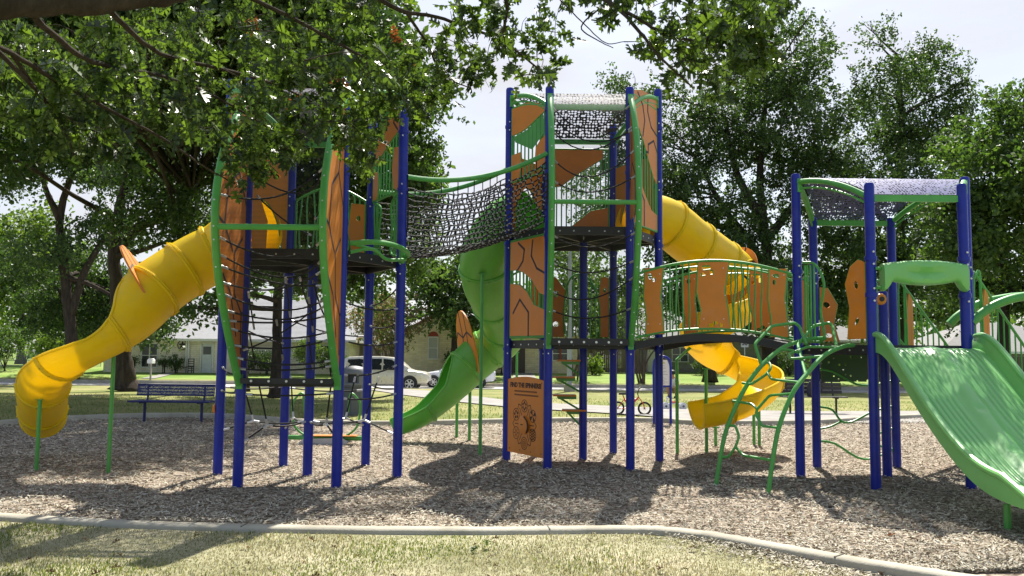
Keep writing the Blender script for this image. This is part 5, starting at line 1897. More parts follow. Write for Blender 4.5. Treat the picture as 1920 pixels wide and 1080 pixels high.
# ------------------------------------------------------------------ cars
GLASS = plain('dark_car_glass', (.018, .022, .028), .08, spec=.8)
LAMP = plain('lamp_lens', (.75, .74, .68), .15)
ALLOY = plain('alloy', (.55, .55, .56), .35, metal=.5)
def car(name, label, cat, loc, rz, paint, kind, L=4.77, Wd=1.94, H=1.79):
    t = thing(name, label, cat, loc, rz, local=True)
    hw = Wd / 2
    if kind == 'suv':
        st_ = [(-2.36, .62, .95, 1.02, .70), (-2.30, .45, 1.02, 1.20, .86), (-2.18, .40, 1.04, 1.64, .92), (-1.95, .38, 1.05, 1.75, .96), (-1.2, .30, 1.05, 1.79, .98), (-.2, .28, 1.04, 1.79, .98), (.45, .28, 1.03, 1.74, .98), (.80, .28, 1.03, 1.60, .98), (1.30, .28, 1.03, 1.16, .97), (1.55, .30, 1.02, 1.06, .96), (2.05, .36, .96, 1.00, .93), (2.28, .40, .86, .90, .84), (2.38, .48, .72, .75, .70)]
        wx = (-1.42, 1.38); wr = .365
        glass = [[(-2.02, 1.10), (-1.18, 1.10), (-1.06, 1.62), (-1.30, 1.66), (-1.92, 1.62)], [(-1.04, 1.10), (-.12, 1.09), (-.12, 1.67), (-.92, 1.67)], [(-.04, 1.09), (1.02, 1.08), (.66, 1.44), (.40, 1.63), (-.04, 1.67)]]
        ws = [(.62, 1.66), (1.26, 1.12)]
    else:
        st_ = [(-2.25, .55, .88, .94, .66), (-2.16, .40, .92, 1.02, .84), (-1.7, .34, .93, 1.12, .90), (-1.2, .26, .93, 1.40, .90), (-.7, .22, .92, 1.47, .90), (0, .20, .91, 1.47, .90), (.5, .20, .90, 1.34, .90), (1.05, .20, .90, .99, .90), (1.4, .24, .88, .92, .88), (1.9, .28, .80, .84, .86), (2.15, .33, .70, .74, .78), (2.25, .42, .60, .62, .64)]
        wx = (-1.33, 1.35); wr = .325
        glass = [[(-1.38, .98), (-.28, .97), (-.28, 1.38), (-.72, 1.39), (-1.1, 1.28)], [(-.20, .97), (.86, .95), (.42, 1.24), (.1, 1.36), (-.20, 1.38)]]
        ws = [(.42, 1.40), (1.02, 1.0)]
    b = MB()
    rows = []
    def halfw(x, z):          # half width at height, from the stations
        xs_ = [s[0] for s in st_]
        zb, zbelt, zr, wf = (np.interp(x, xs_, [s[k] for s in st_]) for k in (1, 2, 3, 4))
        if z <= zbelt:
            return hw * wf * (0.97 + .03 * math.sin(math.pi * min(1, max(0, (z - zb) / (zbelt - zb)))))
        q = min(1, (z - zbelt) / max(.05, zr - zbelt))
        return hw * wf * (.97 - .20 * q ** 1.3)
    for x, zb, zbelt, zr, wf in st_:
        ring = []
        w_ = hw * wf
        prof = [(.0, zb), (w_ * .90, zb), (w_ * .97, zb + .06), (w_, (zb + zbelt) / 2), (w_ * .985, zbelt - .06), (w_ * .97, zbelt)]
        dz = zr - zbelt
        prof += [(w_ * (.97 - .20 * .35), zbelt + dz * .45), (w_ * (.97 - .20 * .8), zbelt + dz * .85), (w_ * .72, zr - .015), (w_ * .4, zr + .008), (0, zr + .015)]
        ring = [(x, -y_, z_) for y_, z_ in prof] + [(x, y_, z_) for y_, z_ in reversed(prof[1:-1])]
        rows.append([Vector(p) for p in ring] + [Vector(ring[0])])
    b.grid(rows)
    for e in (0, -1):
        b.add(rows[e][:-1], [tuple(range(len(rows[e]) - 1))])
    b.build('body', paint, t, sharp=32)
    for side in (-1, 1):
        for gl in glass:
            b = MB()
            c_ = Vector((sum(p[0] for p in gl) / len(gl), sum(p[1] for p in gl) / len(gl)))
            pts = [Vector((p[0], side * (halfw(p[0], p[1]) + .008), p[1])) for p in gl]
            cc = Vector((c_.x, side * (halfw(c_.x, c_.y) + .014), c_.y))
            b.add(pts + [cc], [(i, (i + 1) % len(pts), len(pts)) for i in range(len(pts))])
            b.build('side_window', GLASS, t, sharp=None)
        # wheels with arches
        for x_ in wx:
            b = MB()
            b.lathe([(wr + .06, -.02), (wr + .06, .012)], (x_, side * (hw * .985 - .0), wr + .02), 24, 0, (0, side, 0))
            b.build('wheel_arch', BLACK, t)
            b = MB()
            b.lathe([(wr * .62, -.10), (wr * .92, -.11), (wr, -.08), (wr, .06), (wr * .93, .09), (wr * .66, .085)], (x_, side * (hw - .07), wr), 24, 0, (0, side, 0))
            wh = b.build('wheel', TYRE, t)
            b = MB()
            b.lathe([(wr * .66, .07), (wr * .66, .088), (wr * .60, .088), (wr * .58, .06)], (x_, side * (hw - .07), wr), 24, 0, (0, side, 0))
            for k in range(6):
                a = k * math.pi / 3
                b.box((x_ + .3 * wr * math.cos(a), side * (hw + .012), wr + .3 * wr * math.sin(a)), (.56 * wr, .02, .17 * wr), M=Matrix.Rotation(-a, 3, 'Y'))
            b.lathe([(.06, .08), (.06, .10)], (x_, side * (hw - .07), wr), 12, 0, (0, side, 0))
            b.build('rim', ALLOY, wh)
        b = MB()
        xm = .98 if kind == 'suv' else .80
        b.lathe([(.03, -.10), (.085, -.07), (.09, .05), (.04, .08)], (xm, side * (hw + .10), (1.14 if kind == 'suv' else 1.02)), 10, 0, (1, 0, 0))
        b.tube([(xm - .02, side * (hw - .06), (1.08 if kind == 'suv' else .97)), (xm, side * (hw + .06), (1.12 if kind == 'suv' else 1.0))], .02, 6)
        b.build('wing_mirror', paint, t)
        b = MB()
        xs2 = (1.98, 2.30) if kind == 'suv' else (1.80, 2.14)
        zc2 = (.84, .73) if kind == 'suv' else (.72, .62)
        q = [(xs2[0], zc2[0] + .03), (xs2[1], zc2[1] + .05), (xs2[1] + .02, zc2[1] - .05), (xs2[0] + .05, zc2[0] - .10)]
        b.add([Vector((p[0], side * (halfw(p[0], p[1]) + .010), p[1])) for p in q], [(0, 1, 2, 3)])
        b.build('headlight', LAMP, t, sharp=None)
        b = MB()
        for x_ in ((-.1, .95) if kind == 'suv' else (-.25, .75)):
            z0, z1 = .42, (1.03 if kind == 'suv' else .92)
            b.add([Vector((x_ - .008, side * (halfw(x_, z) + .004), z)) for z in (z0, z1)] + [Vector((x_ + .008, side * (halfw(x_, z) + .004), z)) for z in (z1, z0)], [(0, 1, 2, 3)])
            b.box((x_ - .22, side * (halfw(x_, z1 - .12) + .012), z1 - .13), (.16, .02, .03))
        b.build('door_seam', GROOVE, t, sharp=None)
    b = MB()
    p0, p1 = ws
    w0, w1 = halfw(p0[0], p0[1] - .04) * .92, halfw(p1[0], p1[1]) * .90
    b.add([(p0[0] + .03, -w0, p0[1] + .0), (p0[0] + .03, w0, p0[1] + .0), (p1[0] + .05, w1, p1[1] + .03), (p1[0] + .05, -w1, p1[1] + .03)], [(0, 1, 2, 3)])
    b.build('windscreen', GLASS, t, sharp=None)
    b = MB()
    xe = st_[-1][0]
    b.box((xe - .03, 0, .46), (.10, Wd * .66, .10)); b.box((st_[0][0] + .02, 0, .46), (.10, Wd * .66, .10))
    b.build('bumper_grille', BLACK, t)
    return t
CHAMP = plain('champagne_paint', (.60, .57, .48), .28, metal=.3, var=.05, coat=.5)
WCAR = plain('white_car_paint', (.72, .73, .78), .25, var=.04, coat=.5)
SILC = plain('silver_car_paint', (.45, .47, .50), .28, metal=.4, var=.05, coat=.5)
gs_ = gz(48) + .06
g = P(738, 727, 46.3)
car('parked_car', 'champagne coloured sport utility car parked at the near kerb beyond the left tower', 'car', (P(724, 700, 46.3).x, 46.3, gs_), 0, CHAMP, 'suv')
car('parked_car', 'white hatchback parked at the far kerb behind the green slide mouth', 'car', (P(858, 700, 50.9).x, 50.9, gs_), math.pi, WCAR, 'hatch')

# ------------------------------------------------------------------ houses, fences, street furniture
def brick(name, c1, c2, mortar, s=1.0):
    mt, n, b, o = new_mat(name)
    t = n.nodes.new('ShaderNodeTexCoord')
    mpp = n.nodes.new('ShaderNodeMapping')
    mpp.inputs['Rotation'].default_value = (math.pi / 2, 0, 0)
    lk(n, t.outputs['Object'], mpp.inputs[0])
    br = n.nodes.new('ShaderNodeTexBrick')
    br.inputs['Scale'].default_value = s
    br.inputs['Brick Width'].default_value = .42
    br.inputs['Row Height'].default_value = .14
    br.inputs['Mortar Size'].default_value = .012
    br.inputs['Color1'].default_value = (*c1, 1)
    br.inputs['Color2'].default_value = (*c2, 1)
    br.inputs['Mortar'].default_value = (*mortar, 1)
    lk(n, mpp.outputs[0], br.inputs['Vector'])
    z = n.nodes.new('ShaderNodeTexNoise'); z.inputs['Scale'].default_value = 2.2; z.inputs['Detail'].default_value = 8
    lk(n, t.outputs['Object'], z.inputs['Vector'])
    mr = n.nodes.new('ShaderNodeMapRange'); mr.inputs['To Min'].default_value = .7; mr.inputs['To Max'].default_value = 1.25
    lk(n, z.outputs['Fac'], mr.inputs['Value'])
    sv = n.nodes.new('ShaderNodeVectorMath'); sv.operation = 'SCALE'
    lk(n, br.outputs['Color'], sv.inputs[0]); lk(n, mr.outputs[0], sv.inputs['Scale'])
    lk(n, sv.outputs[0], b.inputs['Base Color'])
    b.inputs['Roughness'].default_value = .9
    bump(n, b, br.outputs['Fac'], .4, .02)
    return mt
BR_CREAM = brick('cream_brick', (.74, .68, .54), (.82, .76, .62), (.62, .57, .46))
BR_TAN = brick('tan_brick', (.62, .52, .33), (.72, .62, .42), (.52, .46, .34))
BR_GREY = brick('grey_brick', (.24, .225, .21), (.30, .28, .26), (.22, .21, .20))
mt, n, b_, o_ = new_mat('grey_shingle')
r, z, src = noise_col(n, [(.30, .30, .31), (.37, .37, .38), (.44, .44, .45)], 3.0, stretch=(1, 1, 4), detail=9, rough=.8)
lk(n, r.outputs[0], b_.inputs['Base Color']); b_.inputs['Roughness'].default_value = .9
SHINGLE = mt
mt, n, b_, o_ = new_mat('shaded_shingle')  # grey shingle again, with the roofs' partial shade put into its colour
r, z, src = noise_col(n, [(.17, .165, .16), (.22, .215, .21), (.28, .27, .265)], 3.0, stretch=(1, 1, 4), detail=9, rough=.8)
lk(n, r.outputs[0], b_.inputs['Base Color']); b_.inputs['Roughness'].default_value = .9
SHINGLE_SHADED = mt
PANE = plain('window_pane', (.03, .04, .045), .06, spec=.8)
CURT = plain('curtain', (.42, .42, .38), .9)
TRIM = plain('white_trim', (.68, .68, .66), .6)
REDB = plain('red_brick_trim', (.30, .055, .035), .85)
DOORW = plain('pale_door', (.55, .58, .60), .6)
DARKDOOR = plain('dark_door', (.05, .03, .025), .5)

def window(root, x0, x1, z0, z1, y_, cols=1, pane=PANE, arch=False, fr=TRIM, meet=True):
    b = MB()
    t_ = .07
    zt_ = z1
    b.box(((x0 + x1) / 2, y_ - .04, z0), (x1 - x0 + .16, .10, .07))
    b.box(((x0 + x1) / 2, y_ - .03, zt_), (x1 - x0, .06, t_))
    for k in range(cols + 1):
        x_ = x0 + (x1 - x0) * k / cols
        b.box((x_, y_ - .035, (z0 + z1) / 2), (t_, .06, z1 - z0))
    if meet:
        b.box(((x0 + x1) / 2, y_ - .028, (z0 + z1) / 2), (x1 - x0, .04, .05))
    wn = b.build('window', fr, root, sharp=30)
    b = MB()
    b.add([(x0, y_ - .008, z0), (x1, y_ - .008, z0), (x1, y_ - .008, z1), (x0, y_ - .008, z1)], [(0, 1, 2, 3)])
    b.build('pane', pane, wn, sharp=None)
    return wn

def house(label, px0, px1, Y, eave_h, brickm, roofrise, depth=9.0, over=.5, hip0=True, hip1=True, zadd=0, shingle=None):
    z0 = gz(Y) + zadd
    xa_, xb_ = P(px0, 660, Y).x, P(px1, 660, Y).x
    t = thing('house', label, 'house', ((xa_ + xb_) / 2, Y, z0))
    b = MB()
    b.box(((xa_ + xb_) / 2, Y + depth / 2, z0 + eave_h / 2 - .2), (xb_ - xa_, depth, eave_h + .4))
    b.build('wall', brickm, t, sharp=30)
    e, r_ = z0 + eave_h, z0 + eave_h + roofrise
    x0_, x1_, y0_, y1_ = xa_ - over, xb_ + over, Y - over, Y + depth + over
    ym = (y0_ + y1_) / 2
    h0 = depth * .5 if hip0 else 0
    h1_ = depth * .5 if hip1 else 0
    b = MB()
    v = [(x0_, y0_, e), (x1_, y0_, e), (x1_, y1_, e), (x0_, y1_, e), (x0_ + h0, ym, r_), (x1_ - h1_, ym, r_)]
    b.add(v, [(0, 1, 5, 4), (2, 3, 4, 5), (1, 2, 5), (3, 0, 4)])
    b.add([(x, y_, z_ - .12) for x, y_, z_ in v[:4]], [(0, 1, 2, 3)])
    rf = b.build('roof', shingle or SHINGLE, t, sharp=20)
    b = MB()
    b.box(((x0_ + x1_) / 2, y0_ + .0, e - .07), (x1_ - x0_, .05, .17))
    b.box((x0_, ym, e - .07), (.05, y1_ - y0_, .17)); b.box((x1_, ym, e - .07), (.05, y1_ - y0_, .17))
    b.build('fascia', TRIM, rf)
    return t, z0, xa_, xb_

# cream house on the left
Yh = 60.0
hA, zA, xA0, xA1 = house('cream brick house with pale grey roof and a dark star on the wall', 195, 655, Yh, 2.35, BR_CREAM, 3.1, depth=10, hip0=True, hip1=False, zadd=0.02)
def hx(px): return P(px, 660, Yh).x
window(hA, hx(266), hx(296), zA + .35, zA + 2.0, Yh, 2)
window(hA, hx(560), hx(590), zA + .7, zA + 2.0, Yh, 2)
window(hA, hx(600), hx(625), zA + .7, zA + 2.0, Yh, 1)
window(hA, hx(210), hx(232), zA + .7, zA + 2.0, Yh, 1)
b = MB(); b.box((hx(389), Yh - .03, zA + 1.0), (hx(399) - hx(378) - .12, .06, 2.0))
dr = b.build('door', DOORW, hA, sharp=30)
b = MB(); b.box((hx(389), Yh - .065, zA + 1.55), (.55, .015, .55)); b.build('door_glass', PANE, dr)
b = MB(); b.box((hx(377.5), Yh - .05, zA + 1.03), (.10, .10, 2.06)); b.box((hx(400), Yh - .05, zA + 1.03), (.10, .10, 2.06)); b.box((hx(389), Yh - .05, zA + 2.08), (.95, .10, .10)); b.build('door_frame', TRIM, dr)
b = MB()
for px in (352, 356):
    b.box((hx(px), Yh - .25, zA + 1.15), (.09, .12, 2.3))
b.build('porch_post', TRIM, hA)
stt = thing('wall_star', 'round dark metal star hanging on the cream brick wall', 'wall ornament', (hx(342), Yh - .06, P(342, 647, Yh).z), local=True)
b = MB()
b.tube([(.33 * math.cos(a), 0, .33 * math.sin(a)) for a in np.linspace(0, 2 * math.pi, 29)[:-1]], .025, 6, closed=True)
b.prism([((.30 if k % 2 == 0 else .12) * math.cos(math.pi / 2 + k * math.pi / 5), (.30 if k % 2 == 0 else .12) * math.sin(math.pi / 2 + k * math.pi / 5)) for k in range(10)], (0, 0, 0), (1, 0, 0), Z, (0, -1, 0), .03)
b.build('star', BLACK, stt, sharp=30)
# porch chair, planters and mailbox
b = MB(); cx0 = hx(366)
for dz_ in np.linspace(.2, 1.0, 6): b.box((cx0, Yh - .7, zA + dz_ - .05), (.42, .03, .05))
for s in (-.2, .2):
    b.box((cx0 + s, Yh - .7, zA + .48), (.05, .05, 1.0)); b.box((cx0 + s, Yh - 1.05, zA + .2), (.05, .05, .44))
b.box((cx0, Yh - .88, zA + .42), (.46, .42, .05))
tag(b.build('porch_chair', BLACK, loc=(cx0, Yh - .8, zA), sharp=30), 'dark slatted porch chair beside the pale front door', 'chair')
g = G(283, 709)
mb_ = thing('mailbox', 'white kerbside mailbox on a thin post in front of the cream house', 'mailbox', (P(283, 690, 53.0).x, 53.0, gz(53)), local=True)
b = MB(); b.box((0, 0, .5), (.09, .09, 1.1)); b.build('post', plain('mailbox_post', (.35, .33, .3), .8), mb_)
b = MB()
ar = [(-.15, 0), (.15, 0)] + [(.15 * math.cos(a), .16 + .15 * math.sin(a)) for a in np.linspace(0, math.pi, 9)]
b.prism(ar, (0, 0, 1.02), (1, 0, 0), Z, (0, -1, 0), .5); b.build('box', WHITE, mb_, sharp=40)

# tan house in the middle
Yt = 63.0
hB, zB, xB0, xB1 = house('tan brick house with an arched red topped window behind the parked cars', 742, 1092, Yt, 2.95, BR_TAN, 2.6, depth=10, hip0=True, hip1=True)
def hx2(px, Y=Yt): return P(px, 660, Y).x
# gable bay with the arched window
gx0, gx1 = hx2(752, Yt - 1.2), hx2(905, Yt - 1.2)
b = MB()
gm = (gx0 + gx1) / 2
b.prism([(gx0, zB - .2), (gx1, zB - .2), (gx1, zB + 2.75), (gm, zB + 4.3), (gx0, zB + 2.75)], (0, Yt - .6, 0), (1, 0, 0), Z, (0, -1, 0), 1.22)
b.build('gable_bay', BR_TAN, hB, sharp=30)
b = MB()
for a, c in (((gx0 - .35, zB + 2.62), (gm, zB + 4.46)), ((gm, zB + 4.46), (gx1 + .35, zB + 2.62))):
    b.prism([a, c, (c[0], c[1] + .14), (a[0], a[1] + .14)], (0, Yt - .4, 0), (1, 0, 0), Z, (0, -1, 0), 2.0)
b.build('gable_roof', plain('red_barge_board', (.28, .07, .05), .8), hB, sharp=30)
Yb = Yt - 1.22
wx0, wx1 = hx2(803, Yb), hx2(821, Yb)
ztop = P(812, 632, Yb).z; zbot = P(812, 673, Yb).z
window(hB, wx0, wx1, zbot, ztop, Yb, 1, pane=CURT)
b = MB()
wm, wr_ = (wx0 + wx1) / 2, (wx1 - wx0) / 2 + .03
b.prism([(wm + wr_ * math.cos(a), ztop + .03 + wr_ * math.sin(a)) for a in np.linspace(0, math.pi, 13)], (0, Yb - .02, 0), (1, 0, 0), Z, (0, -1, 0), .05)
b.build('arched_lintel', REDB, hB, sharp=30)
window(hB, hx2(1036), hx2(1064), P(1050, 676, Yt).z, P(1050, 650, Yt).z, Yt, 2)
b = MB(); b.box(((hx2(1048.5) + hx2(1052.5)) / 2, Yt - .05, (P(1050, 676, Yt).z + P(1050, 650, Yt).z) / 2), (.14, .08, 1.1)); b.build('red_mullion', REDB, hB)
b = MB(); b.box((hx2(972), Yt - .03, zB + 1.0), (1.0, .06, 2.05)); b.build('door', DARKDOOR, hB)

# grey house on the right, in the shade of the trees
Yg = 66.0
hC, zC, xC0, xC1 = house('low grey brick house shaded by the big trees behind the arched bridge', 1196, 1640, Yg, 2.55, BR_GREY, 2.6, depth=10, hip0=False, hip1=True, shingle=SHINGLE_SHADED)
for p0, p1 in ((1260, 1290), (1340, 1368), (1585, 1612)):
    window(hC, P(p0, 660, Yg).x, P(p1, 660, Yg).x, zC + .8, zC + 1.9, Yg, 2)
b = MB(); b.box((P(1222, 660, Yg).x, Yg - .6, zC + 1.3), (.9, 1.1, 2.6)); b.build('porch_pillar', plain('pale_render', (.45, .43, .40), .85), hC, sharp=30)
hD, zD, xD0, xD1 = house('pale grey roofed house at the right edge beyond the stairs', 1770, 2080, 62.0, 1.95, BR_GREY, 2.3, depth=10, hip0=True, hip1=True, shingle=SHINGLE_SHADED)
window(hD, P(1838, 660, 62).x, P(1860, 660, 62).x, zD + .6, zD + 1.6, 62.0, 2)

def wood_fence(label, px0, px1, Y, h, col):
    x0_, x1_ = P(px0, 660, Y).x, P(px1, 660, Y).x
    t = thing('wooden_fence', label, 'fence', ((x0_ + x1_) / 2, Y, gz(Y)))
    mt = island_mat('fence_board_mat', [tuple(c * .65 for c in col), col, tuple(min(1, c * 1.3) for c in col)], .9, spec=.15)
    b = MB(); x_ = x0_
    while x_ < x1_:
        b.box((x_ + .07, Y, gz(Y) + h / 2 + rnd.uniform(-.02, .02)), (.135, .02, h)); x_ += .145
    b.build('boards', mt, t, sharp=30)
    b = MB()
    for z_ in (.3, h - .3): b.box(((x0_ + x1_) / 2, Y + .04, gz(Y) + z_), (x1_ - x0_, .05, .09))
    b.build('rails', mt, t, sharp=30)
    return t
wood_fence('weathered grey board fence between the cream and tan houses', 650, 745, 64.0, 1.95, (.20, .17, .14))
wood_fence('dark brown board fence to the right of the tan house', 1092, 1196, 64.5, 1.95, (.13, .105, .085))
wood_fence('dark board fence below the roof at the right edge', 1700, 2000, 58.0, 1.75, (.12, .095, .075))
# chain link fence at the far left
YC = 66.0
cf = thing('chain_link_fence', 'low chain link fence by the bushes at the left edge', 'fence', (P(60, 660, YC).x, YC, gz(YC)))
x0_, x1_ = P(-60, 660, YC).x, P(190, 660, YC).x
CHAIN = cutout('chain_link_wire', (.35, .35, .36), fac_wires([(2, .06, .009), (0, .06, .009)]), .5)
b = MB(); b.grid([[Vector((x, YC, z_)) for x in (x0_, x1_)] for z_ in (gz(YC), gz(YC) + 1.15)]); b.build('wire_mesh', CHAIN, cf, sharp=None, fixn=False)
b = MB(); b.tube([(x0_, YC, gz(YC) + 1.17), (x1_, YC, gz(YC) + 1.17)], .035, 6); b.build('top_rail', SILVER, cf)
for k in range(5):
    x_ = x0_ + (x1_ - x0_) * k / 4
    b = MB(); b.tube([(x_, YC, gz(YC) - .1), (x_, YC, gz(YC) + 1.2)], .035, 6); b.build('post', SILVER, cf)

# street lamp column with concrete foot, and speed sign
YL = 41.5
lp = thing('lamp_column', 'slim grey lamp column on a concrete foot seen through the middle tower', 'lamp post', (P(1068, 700, YL).x, YL, gz(YL)), local=True)
b = MB(); b.lathe([(.28, 0), (.28, .32), (.24, .36)], (0, 0, 0), 16); b.build('concrete_foot', M_CONC, lp, sharp=40)
b = MB(); b.lathe([(.13, .3), (.11, 3), (.08, 7.2)], (0, 0, 0), 14)
b.tube(smooth_path([(0, 0, 7.1), (.1, 0, 7.45), (.7, 0, 7.6), (1.3, 0, 7.55)], 5), .05, 8)
b.build('column', plain('galvanised_steel', (.36, .38, .40), .5, metal=.3), lp)
b = MB(); b.box((1.6, 0, 7.52), (.7, .26, .12)); b.build('lamp_head', GREYP, lp, sharp=30)
YS = 53.0
ss_ = thing('speed_sign', 'small white road sign reading 30 on a thin post under the arched bridge', 'road sign', (P(1397, 700, YS).x, YS, gz(YS)), local=True)
b = MB(); b.tube([(0, .03, -.1), (0, .03, 2.6)], .03, 6); b.build('post', SILVER, ss_)
zs_ = P(1397, 642, YS).z - gz(YS)
b = MB(); b.box((0, 0, zs_), (.46, .015, .60)); pl = b.build('plate', WHITE, ss_, sharp=30)
text_mesh('30', .36, (0, -.010, zs_ - .06), (1, 0, 0), Z, (0, -1, 0), GROOVE, pl, 'lettering', .012)
b = MB(); b.box((0, -.009, zs_ + .20), (.34, .002, .05)); b.build('print', GROOVE, pl)
# ------------------------------------------------------------------ trees
def bark_mat(name, cols):
    mt, n, b, o = new_mat(name)
    r, z, src = noise_col(n, cols, 7, stretch=(1, 1, .18), detail=9, rough=.75)
    lk(n, r.outputs[0], b.inputs['Base Color'])
    b.inputs['Roughness'].default_value = .95
    b.inputs['Specular IOR Level'].default_value = .1
    bump(n, b, z.outputs['Fac'], 1.0, .06)
    return mt
BARK = bark_mat('dark_bark', [(.022, .018, .015), (.052, .042, .034), (.095, .078, .062)])
TWIG = bark_mat('twig_bark', [(.07, .05, .038), (.12, .09, .07), (.17, .14, .11)])

LEAF = {
    'dark': island_mat('leaf_dark', [(.031, .055, .019), (.054, .092, .028), (.092, .138, .042)], .5, .38, (1.35, 1.65, .65), .35),
    'mid': island_mat('leaf_mid', [(.040, .074, .021), (.070, .118, .031), (.112, .165, .046)], .5, .42, (1.4, 1.65, .6), .35),
    'light': island_mat('leaf_light', [(.058, .105, .022), (.095, .155, .032), (.15, .205, .055)], .5, .46, (1.6, 1.7, .6), .3),
    'pink': island_mat('leaf_pinkish', [(.06, .10, .025), (.11, .15, .04), (.20, .14, .09), (.24, .13, .12)], .55, .4, (1.4, 1.5, .7), .3),
}

LM = 2.9
def leaf_cloud(clumps, size, rg, shell=.35, flat=.75):
    """clumps: list of (centre, rx, ry, rz, n); returns quads of small pointed leaves in sprays"""
    Vs = []
    for c, rx, ry, rz, n_ in clumps:
        ns = max(5, int(n_ / 13))
        d = rg.normal(0, 1, (ns, 3)); d /= np.linalg.norm(d, axis=1)[:, None]
        rad = rg.random(ns) ** shell
        sp = d * rad[:, None] * np.array([rx, ry, rz]) * (1 + .22 * rg.normal(0, 1, ns))[:, None]
        k = max(1, int(round(n_ / ns)))
        dirs = d + rg.normal(0, .5, (ns, 3)); dirs[:, 2] += .1
        dirs /= np.linalg.norm(dirs, axis=1)[:, None]
        t = rg.random((ns, k)) * size * 3.6
        pos = sp[:, None, :] + dirs[:, None, :] * t[..., None] + rg.normal(0, size * .50, (ns, k, 3))
        pos = pos.reshape(-1, 3) + np.array(c)
        m_ = len(pos)
        L = size * rg.uniform(.7, 1.35, m_)
        u = rg.normal(0, 1, (m_, 3)); u[:, 2] -= .25; u /= np.linalg.norm(u, axis=1)[:, None]
        v = rg.normal(0, 1, (m_, 3)); v[:, 2] *= flat
        v -= u * (v * u).sum(1)[:, None]; v /= np.linalg.norm(v, axis=1)[:, None] + 1e-9
        w_ = (L * rg.uniform(.24, .36, m_))[:, None]
        L = L[:, None]
        Vs.append(np.stack([pos - u * L * .5, pos + v * w_ - u * L * .05, pos + u * L * .5, pos - v * w_ + u * L * .05], 1).reshape(-1, 3))
    V = np.concatenate(Vs)
    return V, np.arange(len(V)).reshape(-1, 4)

def tree(name, label, cat, base, trunk, r0, r1, clumps, leaf, size, mat, group=None, limbs=True, seed=1, flare=1.7, yj=(-5, 2), high=()):
    """trunk: list of paths (points); clumps: (px, py, rpx, Y[, weight, squash])"""
    rg = np.random.default_rng(seed)
    rl_ = random.Random(seed)
    t = thing(name, label, cat, base, group=group)
    b = MB()
    ends = []
    for ti, path in enumerate(trunk):
        pth = smooth_path(path, 6)
        n_ = len(pth)
        a0 = r0 if ti == 0 else r0 * .62
        rr = [a0 + (r1 * (1 if ti == 0 else .8) - a0) * (i / (n_ - 1)) ** .8 for i in range(n_)]
        if ti == 0:
            for i in range(n_):
                h = pth[i].z - base[2]
                rr[i] *= 1 + (flare - 1) * math.exp(-max(0, h) / .45)
        pth = [p + Vector((rl_.uniform(-1, 1), rl_.uniform(-1, 1), 0)) * rr[i] * .10 for i, p in enumerate(pth)]
        b.tube(pth, rr, 12)
        ends.append((pth, rr))
    wc = []
    for (x, y_, z_, r_) in high:             # upper crown, out of the view or at its top edge
        wc.append((Vector((x, y_, z_)), r_, r_, r_ * .6, int(2300 * r_ * r_)))
    for cl in list(clumps) + [(None, None, None, h_) for h_ in high]:
        px, py, rp, Y = cl[:4]
        wgt = cl[4] if len(cl) > 4 else 1.0
        sq = cl[5] if len(cl) > 5 else .8
        if px is None:
            c, r_, sq, rp = Vector(Y[:3]), Y[3], .6, 0
        else:
            Y = Y + rl_.uniform(*yj)
            c = P(px, py, Y)
            r_ = rp * Y / FPX
        n_all = int(LM * leaf * wgt * (rp / 60.0) ** 1.6)
        for q in range(7 if rp else 0):
            dv = Vector((rl_.gauss(0, .62), rl_.gauss(0, .55), rl_.gauss(0, .62) * sq)) * r_
            k_ = rl_.uniform(.36, .70)
            wc.append((c + dv, r_ * k_, r_ * k_, r_ * k_ * sq * .85, int(n_all * k_ * k_ / 1.7)))
        if limbs:
            # limb from the nearest higher trunk point to the clump
            best = None
            for pth, rr in ends:
                for i in range(int(len(pth) * .35), len(pth)):
                    dd = (pth[i] - c).length + max(0, pth[i].z - c.z) * 1.5
                    if best is None or dd < best[0]: best = (dd, pth[i], rr[i])
            s, rs = best[1], min(best[2] * .55, .16)
            m1 = s.lerp(c, .35) + Vector((rl_.uniform(-.3, .3), rl_.uniform(-.3, .3), rl_.uniform(0, .5))) * (r_ * .6)
            m2 = s.lerp(c, .7) + Vector((rl_.uniform(-.3, .3), rl_.uniform(-.3, .3), rl_.uniform(-.2, .4))) * (r_ * .5)
            pp = smooth_path([s, m1, m2, c], 5)
            b.tube(pp, [rs * (1 - .85 * i / (len(pp) - 1)) + .012 for i in range(len(pp))], 6)
            for q in range(4):
                d = Vector((rl_.gauss(0, 1), rl_.gauss(0, 1), rl_.gauss(.3, .8))).normalized()
                st_ = pp[rl_.randint(len(pp) // 2, len(pp) - 1)]
                e = c + Vector((d.x * r_, d.y * r_, d.z * r_ * sq)) * .95
                mm = st_.lerp(e, .5) + Vector((rl_.uniform(-.1, .1), rl_.uniform(-.1, .1), rl_.uniform(0, .2))) * r_
                p2 = smooth_path([st_, mm, e], 4)
                b.tube(p2, [rs * .32 * (1 - .85 * i / (len(p2) - 1)) + .007 for i in range(len(p2))], 5)
    b.build('trunk', BARK, t, sharp=None, fixn=False)
    V, Fq = leaf_cloud(wc, size, rg)
    np_mesh('crown', V, Fq, LEAF[mat], t)
    return t

TG = None
